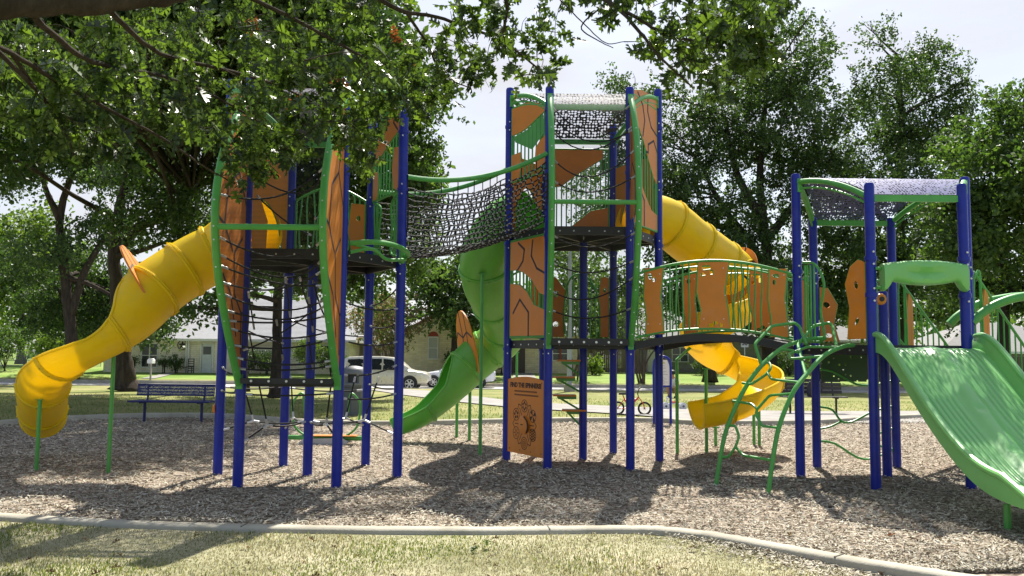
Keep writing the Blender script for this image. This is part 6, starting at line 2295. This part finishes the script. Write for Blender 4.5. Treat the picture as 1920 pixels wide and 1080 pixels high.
# --- left group
YA = 40.0
ba = G(128, 712)
YA = ba.y
tree('shade_tree', 'dark forked shade tree at the far left behind the yellow slide chute', 'tree', ba,
     [[G(128, 712), P(134, 640, YA), P(126, 560, YA), P(118, 480, YA), P(112, 410, YA), P(130, 340, YA), P(165, 280, YA), P(190, 200, YA)],
      [P(134, 590, YA), P(158, 510, YA), P(196, 445, YA), P(222, 390, YA), P(262, 320, YA)],
      [P(112, 410, YA), P(88, 360, YA), P(70, 300, YA)]], .42, .12,
     [(60, 250, 75, YA), (140, 200, 85, YA), (220, 180, 80, YA), (120, 310, 60, YA + 2), (200, 300, 70, YA + 2), (270, 280, 70, YA), (60, 180, 70, YA + 3), (200, 90, 90, YA + 2), (90, 90, 90, YA + 2),
      (40, 330, 45, YA, .6), (80, 480, 55, YA + 3, .9), (170, 520, 60, YA + 4, 1), (200, 440, 55, YA + 3), (190, 600, 60, YA + 5, 1.1), (250, 560, 60, YA + 5, 1.1), (110, 570, 50, YA + 4), (285, 600, 45, YA + 4)],
     1050, .24, 'dark', seed=3)
bb_ = G(232, 734)
YB = bb_.y
tree('shade_tree', 'thick dark trunk tree on the lawn just left of the blue bench', 'tree', bb_,
     [[bb_, P(233, 690, YB), P(226, 620, YB), P(219, 540, YB), P(214, 470, YB), P(222, 400, YB), P(240, 330, YB), P(260, 240, YB)],
      [P(216, 480, YB), P(255, 430, YB), P(310, 405, YB), P(360, 360, YB)]], .40, .14,
     [(300, 210, 75, YB), (360, 260, 70, YB), (310, 330, 65, YB), (370, 370, 60, YB + 1), (250, 330, 55, YB + 1), (420, 310, 60, YB), (420, 200, 75, YB + 1), (290, 420, 55, YB + 1.5), (350, 450, 55, YB + 2), (250, 120, 80, YB), (390, 120, 80, YB),
      (450, 60, 90, 21), (350, 30, 90, 20), (250, 70, 90, 20), (150, 60, 90, 21), (50, 60, 90, 21), (380, 150, 80, 23), (250, 170, 80, 23), (100, 170, 80, 24), (330, -80, 110, 20), (150, -80, 110, 20), (-60, -20, 110, 21), (500, -60, 100, 21), (-120, 120, 100, 22), (-80, 260, 90, 24), (-200, 0, 120, 20)],
     760, .17, 'dark', seed=5, high=[(-12.6, 19.2, 10.7, 1.6), (-12.3, 21.4, 10.4, 1.5), (-12.4, 23.3, 9.9, 1.4), (-12.4, 26.3, 9.5, 1.4), (-12.4, 29.7, 10.7, 1.4), (-10.3, 17.9, 8.7, 1.2), (-10.1, 20.8, 9.4, 1.6), (-10.3, 22.7, 9.1, 1.2), (-10.0, 26.0, 9.7, 1.6), (-9.8, 30.0, 10.6, 1.5), (-7.9, 19.5, 10.3, 1.5), (-7.6, 21.8, 10.7, 1.3), (-7.9, 23.5, 9.6, 1.4), (-8.0, 26.4, 9.7, 1.5), (-7.7, 30.0, 10.6, 1.4), (-6.0, 19.0, 10.2, 1.4), (-5.6, 21.1, 10.1, 1.3), (-5.5, 24.1, 10.6, 1.3), (-5.8, 26.2, 9.7, 1.4), (-5.9, 29.1, 9.3, 1.3), (-4.1, 18.3, 8.8, 1.5), (-4.5, 20.5, 9.0, 1.5), (-3.9, 22.7, 9.2, 1.3), (-4.2, 26.0, 9.7, 1.5), (-3.8, 29.5, 10.5, 1.4)])
bc_ = G(520, 746)
YC_ = bc_.y
tree('shade_tree', 'slender trunk tree standing right behind the left tower posts', 'tree', bc_,
     [[bc_, P(519, 700, YC_), P(520, 620, YC_), P(522, 540, YC_), P(535, 470, YC_), P(548, 380, YC_), P(565, 280, YC_), P(580, 160, YC_)],
      [P(526, 520, YC_), P(500, 460, YC_), P(470, 390, YC_)], [P(535, 470, YC_), P(590, 420, YC_), P(640, 350, YC_)]], .21, .09,
     [(480, 500, 36, YC_, .7), (560, 500, 36, YC_, .7), (620, 500, 45, YC_ + 1), (660, 530, 34, YC_, .8), (440, 545, 26, YC_, .5), (385, 580, 20, YC_ - 1, .5), (345, 578, 16, YC_ - 1, .5), (470, 440, 60, YC_), (560, 420, 60, YC_), (640, 420, 60, YC_ + 1), (700, 470, 45, YC_ + 2),
      (500, 330, 60, YC_), (600, 320, 60, YC_), (690, 380, 55, YC_ + 2), (770, 380, 45, YC_ + 2), (790, 290, 40, YC_ + 3, .9), (770, 220, 36, YC_ + 3, .8), (800, 340, 34, YC_ + 3, .8), (760, 470, 38, YC_ + 3), (800, 430, 30, YC_ + 3, .8), (740, 300, 50, YC_ + 2), (560, 240, 60, YC_), (660, 250, 60, YC_ + 1)],
     900, .17, 'mid', seed=7)
yl = 36.0
tree('leafy_tree', 'bright yellow green tree rising behind the left tower roof', 'tree', Vector((P(456, 700, yl).x, yl, gz(yl))),
     [[Vector((P(456, 700, yl).x, yl, gz(yl))), P(460, 600, yl), P(470, 480, yl), P(510, 300, yl), P(560, 120, yl)]], .2, .08,
     [(520, 60, 62, yl, 1.1), (590, 80, 50, yl, 1.1), (470, 40, 60, yl), (560, 150, 60, yl), (620, 160, 45, yl), (500, 150, 60, yl), (610, 110, 34, yl), (640, 210, 40, yl), (440, 120, 60, yl), (570, 230, 50, yl), (545, 20, 45, yl)],
     1000, .20, 'light', seed=9)
# --- distant left bushes and trees
yd = 74.0
tree('leafy_tree', 'pale green tree far behind the low fence at the left edge', 'tree', Vector((P(40, 660, yd).x, yd, gz(yd))),
     [[Vector((P(40, 660, yd).x, yd, gz(yd))), P(42, 560, yd), P(45, 460, yd)]], .3, .12,
     [(30, 440, 40, yd, .9), (70, 420, 36, yd, .8), (15, 500, 50, yd), (80, 500, 55, yd), (40, 560, 50, yd), (110, 560, 50, yd), (-20, 440, 50, yd), (120, 470, 40, yd, .8), (150, 600, 45, yd), (-20, 580, 50, yd)],
     800, .36, 'light', seed=11)
def shrub(label, px, py, rpx, Y, mat, cat='shrub', n_=420, sz=.16, group=None, sq=.8, name='shrub'):
    z0 = gz(Y)
    c = P(px, py, Y)
    r_ = rpx * Y / FPX
    t = thing(name, label, cat, (c.x, Y, z0), group=group)
    b = MB()
    rl_ = random.Random(int(px * 7 + py))
    for k in range(5):
        e = Vector((c.x + rl_.uniform(-.7, .7) * r_, Y + rl_.uniform(-.6, .6) * r_, c.z + r_ * sq * rl_.uniform(-.2, .6)))
        b.tube(smooth_path([Vector((c.x + rl_.uniform(-.1, .1), Y, z0 - .05)), Vector((c.x, Y, z0)).lerp(e, .5) + Vector((0, 0, .1)), e], 4), .03, 5)
    b.build('stems', BARK, t, fixn=False)
    rg = np.random.default_rng(int(px * 3 + py))
    cl = [(c, r_ * .8, r_ * .8, r_ * sq * .8, int(n_ * 1.6)), (c + Vector((0, 0, -.25 * r_)), r_ * .95, r_ * .8, r_ * sq * .7, int(n_ * 1.2))]
    V, Fq = leaf_cloud(cl, sz, rg, shell=.3)
    V[:, 2] = np.maximum(V[:, 2], z0 + .02)
    np_mesh('leaves', V, Fq, LEAF[mat], t)
    return t
shrub('rounded silvery bush in front of the fence at the left edge', 12, 640, 34, 60, 'mid', n_=900)
shrub('bright lime bush on the lawn between the fence and slide', 88, 648, 24, 58, 'light', n_=700)
shrub('dark bush against the far left fence', 50, 610, 34, 68, 'dark', n_=700)
shrub('dark clipped shrub under the wall star', 330, 679, 12, 59.2, 'dark', n_=380, sz=.10)
shrub('small dark potted shrub beside the white paired window', 308, 676, 8, 59.2, 'dark', n_=220, sz=.09)
shrub('low dark shrub at the left corner of the white window', 252, 676, 8, 59.2, 'dark', n_=220, sz=.09)
shrub('long dark hedge mass below the tower foot sill', 465, 672, 20, 58.5, 'dark', n_=700, sz=.12)
shrub('dark hedge between the two central tower posts', 500, 676, 20, 58.5, 'dark', n_=700, sz=.12)
shrub('lit lime green bush behind the left tower netting', 578, 656, 26, 57.5, 'light', n_=1100, sz=.12)
shrub('dark shrub behind the bin in front of the board fence', 622, 670, 22, 58, 'dark', n_=700, sz=.12)
shrub('dark low shrub at the corner of the gable bay', 852, 672, 16, 61, 'dark', n_=500, sz=.12)
shrub('dark green shrub right of the green slide chute', 940, 668, 18, 61.5, 'dark', n_=500, sz=.12)
shrub('spiky bright fern at the foot of the brown fence', 1110, 684, 11, 62, 'light', n_=300, sz=.2)
shrub('wide dark hedge in front of the grey house', 1330, 680, 30, 63, 'dark', n_=900, sz=.14, sq=.45)
shrub('dark hedge running behind the yellow spiral chute', 1480, 676, 34, 63, 'dark', n_=1000, sz=.14, sq=.5)
shrub('dark green hedge below the perforated riser', 1600, 668, 30, 63, 'dark', n_=900, sz=.14, sq=.6)
shrub('low round shrub on the lawn near the dark bench', 1540, 700, 13, 50, 'dark', n_=380, sz=.10, sq=.6)
# --- crepe myrtles and middle trees
def myrtle(label, px, py, Y, clumps, mat='pink', n_=1100, seed=1, stems=5):
    base = Vector((P(px, py, Y).x, Y, gz(Y)))
    t = thing('crepe_myrtle', label, 'small tree', base)
    rl_ = random.Random(seed)
    rg = np.random.default_rng(seed)
    wc = []
    b = MB()
    for (x, y_, rp, *k) in clumps:
        c = P(x, y_, Y + rl_.uniform(-1, 1)); r_ = rp * Y / FPX
        wc.append((c, r_, r_, r_ * .8, int(n_ * (rp / 30) ** 1.6)))
        b.tube(smooth_path([base + Vector((rl_.uniform(-.2, .2), rl_.uniform(-.2, .2), -.05)), base.lerp(c, .35) + Vector((rl_.uniform(-.2, .2), 0, .2)), base.lerp(c, .7) + Vector((0, 0, .15)), c], 4), [.06 * (1 - .8 * i / 12) + .012 for i in range(13)], 6)
    b.build('stems', TWIG, t, fixn=False)
    V, Fq = leaf_cloud(wc, .17, rg)
    np_mesh('crown', V, Fq, LEAF[mat], t)
    return t
myrtle('rosy tinged crepe myrtle beyond the parked champagne car', 735, 690, 57, [(700, 590, 26), (735, 575, 30), (770, 600, 26), (690, 625, 24), (725, 620, 30), (752, 628, 20), (665, 600, 22), (735, 645, 16)], seed=21)
myrtle('bare stemmed small tree left of the lamp column', 1078, 690, 57, [(1080, 600, 26), (1055, 590, 22), (1110, 600, 24), (1095, 570, 24), (1060, 630, 14)], 'mid', 500, seed=22)
myrtle('multi stemmed small tree in a dark planting ring on the far lawn', 1204, 696, 54, [(1200, 610, 24), (1180, 580, 26), (1225, 590, 26), (1160, 620, 20), (1240, 630, 16), (1205, 645, 14)], 'mid', 600, seed=23)
ym = 59.5
tree('leafy_tree', 'rounded green tree above the tan house roof behind the green slide', 'tree', Vector((P(850, 690, ym).x, ym, gz(ym))),
     [[Vector((P(850, 690, ym).x, ym, gz(ym))), P(852, 640, ym), P(850, 560, ym)]], .3, .12,
     [(812, 530, 30, ym), (840, 520, 36, ym), (885, 530, 36, ym), (925, 550, 36, ym), (840, 560, 30, ym), (870, 590, 40, ym), (920, 600, 36, ym), (788, 545, 20, ym, .8), (955, 590, 30, ym), (860, 490, 24, ym, .8), (800, 500, 22, ym, .7)],
     1250, .27, 'mid', seed=25, yj=(-1.5, 1.5))
tree('leafy_tree', 'dark loose tree behind the middle tower lower deck', 'tree', Vector((P(1090, 690, 76).x, 76, gz(76))),
     [[Vector((P(1090, 690, 76).x, 76, gz(76))), P(1092, 600, 76), P(1090, 500, 76)]], .3, .12,
     [(1050, 540, 36, 76), (1090, 500, 40, 76), (1130, 540, 40, 76), (1070, 600, 36, 76), (1120, 610, 36, 76), (1160, 590, 36, 76), (1170, 530, 36, 76), (1040, 480, 26, 76, .6), (1000, 560, 30, 76, .7), (650, 560, 34, 76, .8), (700, 600, 34, 76, .8)],
     1000, .32, 'mid', seed=26)
# --- right group
be = G(1445, 718)
YE = be.y
tree('shade_tree', 'broad dark trunked oak behind the yellow spiral slide and arched bridge', 'tree', be,
     [[be, P(1442, 660, YE), P(1438, 580, YE), P(1440, 500, YE), P(1432, 420, YE), P(1425, 340, YE), P(1430, 250, YE), P(1440, 150, YE)],
      [P(1440, 510, YE), P(1395, 440, YE), P(1350, 380, YE), P(1310, 300, YE)], [P(1436, 450, YE), P(1490, 380, YE), P(1530, 290, YE)], [P(1432, 420, YE), P(1380, 320, YE), P(1360, 220, YE)]], .56, .14,
     [(1400, 120, 55, YE), (1450, 85, 45, YE, .9), (1510, 70, 34, YE, .7), (1500, 130, 50, YE), (1440, 170, 60, YE), (1360, 200, 55, YE), (1300, 230, 55, YE), (1240, 180, 45, YE, .8), (1180, 165, 36, YE, .6), (1150, 150, 22, YE, .5), (1270, 300, 50, YE), (1340, 290, 55, YE), (1410, 260, 60, YE), (1490, 220, 55, YE), (1540, 180, 45, YE), (1570, 240, 45, YE), (1520, 310, 55, YE), (1440, 350, 60, YE), (1370, 370, 55, YE), (1300, 370, 50, YE), (1260, 370, 40, YE, .8), (1480, 420, 55, YE, .8), (1560, 360, 45, YE), (1515, 35, 16, YE, .5), (1160, 210, 30, YE, .7), (1200, 260, 40, YE, .9), (1150, 320, 40, YE), (1220, 350, 45, YE), (1130, 400, 40, YE + 3), (1190, 420, 45, YE + 3), (1090, 330, 30, YE + 2, .7), (1100, 440, 36, YE + 4), (1340, 440, 45, YE + 2, .8), (1420, 440, 40, YE + 2, .8), (1450, 270, 50, YE + 2), (1390, 320, 50, YE + 2), (1330, 240, 45, YE + 2), (1560, 300, 40, YE), (1490, 170, 50, YE + 2), (1400, 190, 50, YE + 2)],
     900, .20, 'dark', seed=31)
bf = G(1700, 716)
YF = bf.y
tree('shade_tree', 'tall spreading oak whose crown tops the blue roofed slide deck', 'tree', bf,
     [[bf, P(1698, 640, YF), P(1694, 540, YF), P(1690, 440, YF), P(1688, 330, YF), P(1690, 200, YF), P(1680, 100, YF)],
      [P(1692, 500, YF), P(1740, 410, YF), P(1780, 320, YF), P(1800, 260, YF)], [P(1690, 460, YF), P(1630, 380, YF), P(1580, 330, YF)]], .44, .12,
     [(1640, 80, 28, YF, .7), (1625, 50, 15, YF, .5), (1690, 110, 40, YF, .9), (1740, 110, 36, YF, .8), (1770, 90, 16, YF, .5), (1640, 160, 40, YF), (1700, 190, 55, YF), (1760, 180, 45, YF), (1800, 160, 24, YF, .6), (1790, 230, 36, YF, .8), (1810, 200, 15, YF, .5), (1720, 270, 60, YF), (1640, 250, 55, YF), (1600, 300, 50, YF), (1660, 330, 60, YF), (1740, 350, 55, YF), (1780, 300, 40, YF), (1600, 390, 55, YF), (1680, 410, 55, YF), (1750, 430, 55, YF), (1570, 450, 50, YF), (1640, 480, 50, YF), (1720, 500, 50, YF), (1700, 240, 50, YF + 2), (1650, 200, 45, YF + 2), (1740, 230, 45, YF + 2), (1700, 150, 40, YF + 2), (1690, 300, 50, YF + 2), (1620, 350, 50, YF + 2), (1560, 400, 50, YF), (1790, 400, 45, YF)],
     900, .20, 'dark', seed=33)
yg = 42.0
tree('leafy_tree', 'lighter green leafy tree filling the right edge of the view', 'tree', Vector((P(1880, 700, yg).x, yg, gz(yg))),
     [[Vector((P(1880, 700, yg).x, yg, gz(yg))), P(1882, 560, yg), P(1880, 400, yg), P(1890, 260, yg)]], .36, .12,
     [(1900, 220, 45, yg), (1860, 290, 55, yg), (1920, 290, 60, yg), (1820, 310, 34, yg, .8), (1850, 370, 60, yg), (1920, 380, 60, yg), (1800, 380, 45, yg), (1860, 450, 55, yg), (1925, 460, 60, yg), (1810, 460, 50, yg), (1880, 530, 50, yg), (1935, 540, 45, yg), (1960, 200, 60, yg), (1980, 330, 60, yg), (1830, 540, 40, yg)],
     900, .23, 'mid', seed=35)
yk = 56.0
tree('leafy_tree', 'deep green tree between the arched bridge and the slide deck, far behind', 'tree', Vector((P(1330, 690, yk).x, yk, gz(yk))),
     [[Vector((P(1330, 690, yk).x, yk, gz(yk))), P(1332, 600, yk), P(1330, 500, yk)]], .34, .12,
     [(1280, 470, 45, yk), (1340, 450, 50, yk), (1400, 480, 45, yk), (1300, 540, 45, yk), (1370, 540, 50, yk), (1430, 550, 45, yk), (1260, 560, 36, yk), (1480, 520, 50, yk), (1330, 600, 36, yk), (1250, 430, 40, yk), (1420, 610, 34, yk), (1500, 590, 36, yk)],
     800, .28, 'dark', seed=37)
tree('leafy_tree', 'mid green tree seen under the blue roof, behind the slide hood', 'tree', Vector((P(1650, 690, 60).x, 60, gz(60))),
     [[Vector((P(1650, 690, 60).x, 60, gz(60))), P(1652, 600, 60), P(1650, 500, 60)]], .34, .12,
     [(1560, 500, 50, 60), (1620, 470, 50, 60), (1680, 500, 50, 60), (1590, 560, 45, 60), (1650, 570, 45, 60), (1720, 560, 45, 60), (1740, 490, 45, 60), (1780, 550, 40, 60), (1540, 570, 40, 60), (1800, 490, 45, 60), (1770, 590, 34, 60)],
     800, .28, 'mid', seed=39)
# far wood that closes the view between the houses
rg = np.random.default_rng(77)
cl = []
for k in range(70):
    px = -300 + 2500 * (k + .5) / 70
    Y = rg.uniform(95, 125)
    top = rg.uniform(515, 600)
    c = P(px, (top + 665) / 2, Y)
    hgt = (665 - top) / 2 * Y / FPX
    cl.append((c, 3.2, 3.2, hgt, 420))
V, Fq = leaf_cloud(cl, .75, rg)
V[:, 2] = np.maximum(V[:, 2], .3)
tag(np_mesh('distant_wood', V, Fq, LEAF['mid']), kind='stuff')
# ------------------------------------------------------------------ overhanging red oak at the camera
OAKG = island_mat('oak_leaf', [(.026, .044, .017), (.042, .070, .022), (.066, .106, .028), (.12, .18, .04)], .34, .44, (1.5, 1.65, .55), .5, pos=[0, .36, .7, 1])
OAKB = island_mat('dry_oak_leaf', [(.16, .065, .025), (.26, .11, .04)], .7, .35, (1.4, 1.0, .6), .2)
half = [(.0, 0), (.012, .02), (.012, .14), (.05, .20), (.20, .15), (.14, .22), (.26, .27), (.07, .34), (.09, .42), (.24, .40), (.36, .47), (.27, .51), (.33, .60), (.09, .58), (.08, .66), (.19, .72), (.15, .76), (.17, .85), (.055, .83), (.035, .90), (0, 1.0)]
def leaf_template():
    V, F = [], []
    n_ = len(half)
    for x, y_ in half: V.append((0, y_ if 0 < y_ < 1 else y_, 0))       # midrib
    for sgn in (1, -1):
        o = len(V)
        for x, y_ in half: V.append((x * sgn, y_, .0))
        for i in range(n_ - 1):
            F.append((i, o + i, o + i + 1)); F.append((i, o + i + 1, i + 1))
    V = np.array(V, float)
    V[:n_, 1] = np.sort(V[:n_, 1])
    return V, np.array(F)
LV, LF = leaf_template()

def inside(px, py, poly):
    c = False
    n_ = len(poly)
    for i in range(n_):
        x0, y0 = poly[i]; x1, y1 = poly[i - 1]
        if (y0 > py) != (y1 > py) and px < (x1 - x0) * (py - y0) / (y1 - y0) + x0:
            c = not c
    return c

OAKBARK = bark_mat('oak_bark', [(.030, .024, .018), (.062, .050, .038), (.10, .082, .064)])
oak = thing('oak_tree', 'red oak leaning over the camera, its lobed leaves hanging across the top', 'tree', (-4.6, 3.4, 0))
ro = random.Random(5)
trunkp = smooth_path([(-4.6, 3.4, -.1), (-4.6, 3.4, .8), (-4.55, 3.5, 2.0), (-4.4, 3.6, 3.0), (-4.3, 3.7, 4.5), (-4.1, 3.8, 6.5)], 6)
b = MB()
b.tube(trunkp, [.33 - .20 * i / (len(trunkp) - 1) for i in range(len(trunkp))], 14)
branches = []
def branch(pts, r0, r1, seg=8):
    pp = smooth_path(pts, 6)
    rr = [r0 + (r1 - r0) * i / (len(pp) - 1) for i in range(len(pp))]
    pp = [p + Vector((ro.uniform(-1, 1), ro.uniform(-1, 1), ro.uniform(-1, 1))) * min(.012, rr[i] * .3) for i, p in enumerate(pp)]
    b.tube(pp, rr, seg)
    for i, p in enumerate(pp): branches.append((p, rr[i]))
    return pp
main = branch([Vector((-4.42, 3.6, 2.85)), Vector((-3.4, 3.8, 3.05)), P(-60, 8, 4.05), P(120, 2, 4.25), P(300, -10, 4.55), P(430, -36, 4.9), P(560, -66, 5.4), P(700, -90, 6.0)], .085, .045, 12)
branch([P(-100, 50, 4.0), P(20, 100, 4.6), P(120, 160, 5.1), P(230, 220, 5.6), P(310, 262, 6.0), P(380, 310, 6.4), P(440, 345, 6.7)], .018, .005)
branch([P(60, 30, 4.2), P(160, 110, 4.8), P(240, 130, 5.3), P(330, 150, 5.9), P(420, 190, 6.6), P(520, 250, 7.2), P(600, 300, 7.6)], .018, .005)
branch([P(200, 15, 4.4), P(300, 100, 5.0), P(420, 130, 5.6), P(520, 160, 6.3), P(620, 210, 7.0), P(700, 260, 7.6)], .016, .005)
branch([P(-60, 40, 4.1), P(60, 160, 4.9), P(120, 240, 5.4), P(140, 300, 5.7)], .016, .004)
branch([P(20, 100, 4.6), P(100, 200, 5.2), P(200, 260, 5.6), P(240, 310, 5.8)], .012, .004)
branch([P(430, -22, 4.9), P(560, 40, 5.5), P(650, 90, 6.0), P(720, 130, 6.5), P(780, 180, 7.0)], .016, .005)
branch([P(560, -60, 5.4), P(690, -10, 5.7), P(760, 22, 5.9), P(820, 32, 6.1), P(900, 60, 6.3), P(960, 90, 6.5), P(1010, 130, 6.7), P(1040, 155, 6.8)], .020, .005)
branch([P(760, 22, 5.9), P(800, 80, 6.1), P(830, 140, 6.2), P(880, 165, 6.4)], .012, .004)
branch([P(940, 80, 6.4), P(950, 20, 6.2), P(942, -30, 6.0)], .012, .010)
branch([P(700, -90, 6.0), P(900, -80, 6.0), P(1060, -40, 5.8), P(1150, 10, 5.5), P(1200, 60, 5.3), P(1240, 110, 5.2), P(1300, 165, 5.2)], .022, .005)
branch([P(1060, -40, 5.8), P(1180, 25, 5.4), P(1240, 60, 5.3), P(1300, 75, 5.2), P(1380, 60, 5.1), P(1450, 80, 5.1)], .014, .004)
branch([P(1130, 10, 5.6), P(1090, 50, 5.6), P(1120, 75, 5.6), P(1150, 90, 5.6)], .006, .003, 5)
branch([P(1040, -10, 5.8), P(1090, 40, 5.7), P(1135, 80, 5.7), P(1170, 78, 5.7)], .005, .003, 5)
branch([P(1100, -20, 5.7), P(1300, -60, 5.3), P(1440, -60, 5.0), P(1520, -20, 4.9)], .03, .01)
# leaf sprays
regions = [
    ([(-40, 40), (480, -20), (640, -20), (720, 80), (810, 175), (690, 165), (640, 205), (610, 245), (560, 235), (530, 280), (465, 315), (430, 290), (330, 255), (250, 210), (150, 160), (-40, 120)], 215, (4.9, 8.4)),
    ([(-150, 40), (300, 30), (690, 50), (690, 150), (560, 200), (300, 200), (-150, 160)], 95, (8.0, 9.25)),
    ([(430, 235), (560, 225), (580, 275), (540, 305), (465, 345), (425, 315)], 40, (6.2, 7.6)),
    ([(630, 220), (720, 200), (735, 270), (690, 320), (650, 320)], 16, (6.5, 7.8)),
    ([(590, 130), (760, 120), (740, 200), (700, 260), (640, 270), (590, 240)], 34, (6.6, 8.4)),
    ([(-40, 120), (100, 140), (220, 230), (260, 290), (200, 300), (80, 230), (-40, 200)], 40, (5, 6.2)),
    ([(580, -30), (1050, -30), (1065, 60), (1075, 140), (1045, 165), (980, 130), (940, 190), (860, 165), (790, 130), (700, 60), (620, 10)], 70, (5.6, 7.6)),
    ([(740, 130), (880, 150), (930, 190), (850, 170), (800, 200), (740, 180)], 16, (6, 7)),
    ([(1070, -30), (1500, -40), (1440, 60), (1445, 110), (1400, 150), (1350, 190), (1290, 150), (1235, 100), (1180, 40)], 74, (5.1, 6.6)),
    ([(1340, 10), (1450, 0), (1440, 105), (1360, 110)], 16, (4.6, 5.2)),
    ([(-500, -420), (1500, -420), (1500, -40), (-500, -10)], 130, (4.6, 8.0)),
    ([(-600, 0), (-40, 40), (-40, 200), (-500, 250)], 36, (4.0, 7.0)),
]
pos, dirs, brown = [], [], []
bp_ = np.array([list(p) for p, _ in branches])
sprays = []
for poly, cnt, (ya, yb) in regions:
    xs_ = [p[0] for p in poly]; ys_ = [p[1] for p in poly]
    k = 0
    while k < cnt:
        px, py = ro.uniform(min(xs_), max(xs_)), ro.uniform(min(ys_), max(ys_))
        if not inside(px, py, poly): continue
        k += 1
        c = P(px, py, ro.uniform(ya, yb))
        sprays.append((float(((bp_ - np.array(list(c))) ** 2).sum(1).min()), tuple(c)))
sprays.sort()
for _, c in sprays:                       # grow outwards, each spray from the nearest twig so far
    c = Vector(c)
    d2 = ((bp_ - np.array(list(c))) ** 2).sum(1)
    s = Vector(bp_[int(np.argmin(d2))])
    ln_ = (c - s).length
    mid = s.lerp(c, .55) + Vector((ro.uniform(-.12, .12), ro.uniform(-.12, .12), ro.uniform(-.02, .14))) * min(1, ln_)
    tw = smooth_path([s, mid, c], 4)
    b.tube(tw, [max(.0022, min(.008, .003 + ln_ * .004) * (1 - .7 * i / (len(tw) - 1))) for i in range(len(tw))], 4, cap=False)
    bp_ = np.vstack([bp_] + [np.array([list(p)]) for p in tw[2:]])
    td = (c - mid).normalized()
    isb = ro.random() < .012
    for q in range(ro.randint(5, 8)):
        t = ro.uniform(-.25, .06)
        pos.append(c + td * t + Vector((ro.gauss(0, .02), ro.gauss(0, .02), ro.gauss(0, .02))))
        dd = td * .45 + Vector((ro.gauss(0, .6), ro.gauss(0, .6), ro.gauss(-.55, .5)))
        dirs.append(dd.normalized())
        brown.append(isb)
b.build('trunk', [OAKBARK], oak, sharp=None, fixn=False)
pos = np.array([list(p) for p in pos]); dirs = np.array([list(p) for p in dirs]); brown = np.array(brown)
n_ = len(pos)
ro2 = np.random.default_rng(9)
L = ro2.uniform(.095, .175, n_)
side = np.cross(dirs, ro2.normal(0, 1, (n_, 3)) * np.array([1, 1, .6])); side /= np.linalg.norm(side, axis=1)[:, None]
nrm = np.cross(side, dirs)
curl = ro2.uniform(-.25, .35, n_)
fold = ro2.uniform(.05, .5, n_)
X = LV[None, :, 0] * ro2.uniform(.9, 1.15, n_)[:, None]
Yl = LV[None, :, 1] * np.ones((n_, 1)) + .10
Zl = np.abs(X) * fold[:, None] - curl[:, None] * Yl ** 2
V = pos[:, None, :] + (X[..., None] * side[:, None, :] + Yl[..., None] * dirs[:, None, :] + Zl[..., None] * nrm[:, None, :]) * L[:, None, None]
m_ = len(LV)
Fq = (LF[None] + (np.arange(n_) * m_)[:, None, None]).reshape(-1, 3)
np_mesh('crown', V.reshape(-1, 3), Fq, [OAKG, OAKB], oak, mi=np.repeat(brown.astype(int), len(LF)))
print('oak leaves', n_)

# a few fallen leaves on the front lawn and chips
for i, (px, py, lab, mt_) in enumerate([(912, 1034, 'green fallen oak leaf standing on the dry front lawn', OAKG), (1683, 1012, 'curled brown oak leaf lying on the wood chips', OAKB), (897, 1036, 'pale green fallen leaf lying flat beside the standing one', OAKG)]):
    g = G(px, py)
    s_ = .11
    a = i * 1.3
    R3 = Matrix.Rotation(a, 3, 'Z') @ Matrix.Rotation(-.7 if i == 0 else -.25, 3, 'X')
    vv = [R3 @ Vector((x * s_, y_ * s_, abs(x) * s_ * .4)) for x, y_, z_ in LV]
    zm = min(v.z for v in vv)
    np_mesh('fallen_leaf', [(g.x + v.x, g.y + v.y, .02 + v.z - zm) for v in vv], LF, mt_, loc=(g.x, g.y, .02))
    o = bpy.data.objects[[o.name for o in C.objects if o.name.startswith('fallen_leaf')][-1]]
    tag(o, lab, 'leaf')

# dead leaves and small bits strewn over the bed and lawn
nl = 260
yl_ = 5.6 + 12 * nr.random(nl) ** 1.8
xl_ = (nr.random(nl) * 2 - 1) * .64 * yl_
VV, FF = [], []
for i in range(nl):
    s_ = rnd.uniform(.035, .085)
    R3 = Matrix.Rotation(rnd.uniform(0, 6.3), 3, 'Z') @ Matrix.Rotation(rnd.uniform(-.4, .4), 3, 'X') @ Matrix.Rotation(rnd.uniform(-.4, .4), 3, 'Y')
    z0_ = .035 + rnd.uniform(0, .01)
    o_ = i * len(LV)
    for x, y_, z_ in LV:
        v = R3 @ Vector((x * s_, (y_ - .5) * s_, abs(x) * s_ * .6 - .25 * s_ * y_ * y_))
        VV.append((xl_[i] + v.x, yl_[i] + v.y, max(.012, z0_ + v.z)))
    FF.append(LF + o_)
LITTER = island_mat('leaf_litter_mat', [(.10, .055, .03), (.20, .12, .06), (.28, .19, .09), (.14, .13, .05)], .8, spec=.1)
tag(np_mesh('leaf_litter', VV, np.concatenate(FF), LITTER), kind='stuff')
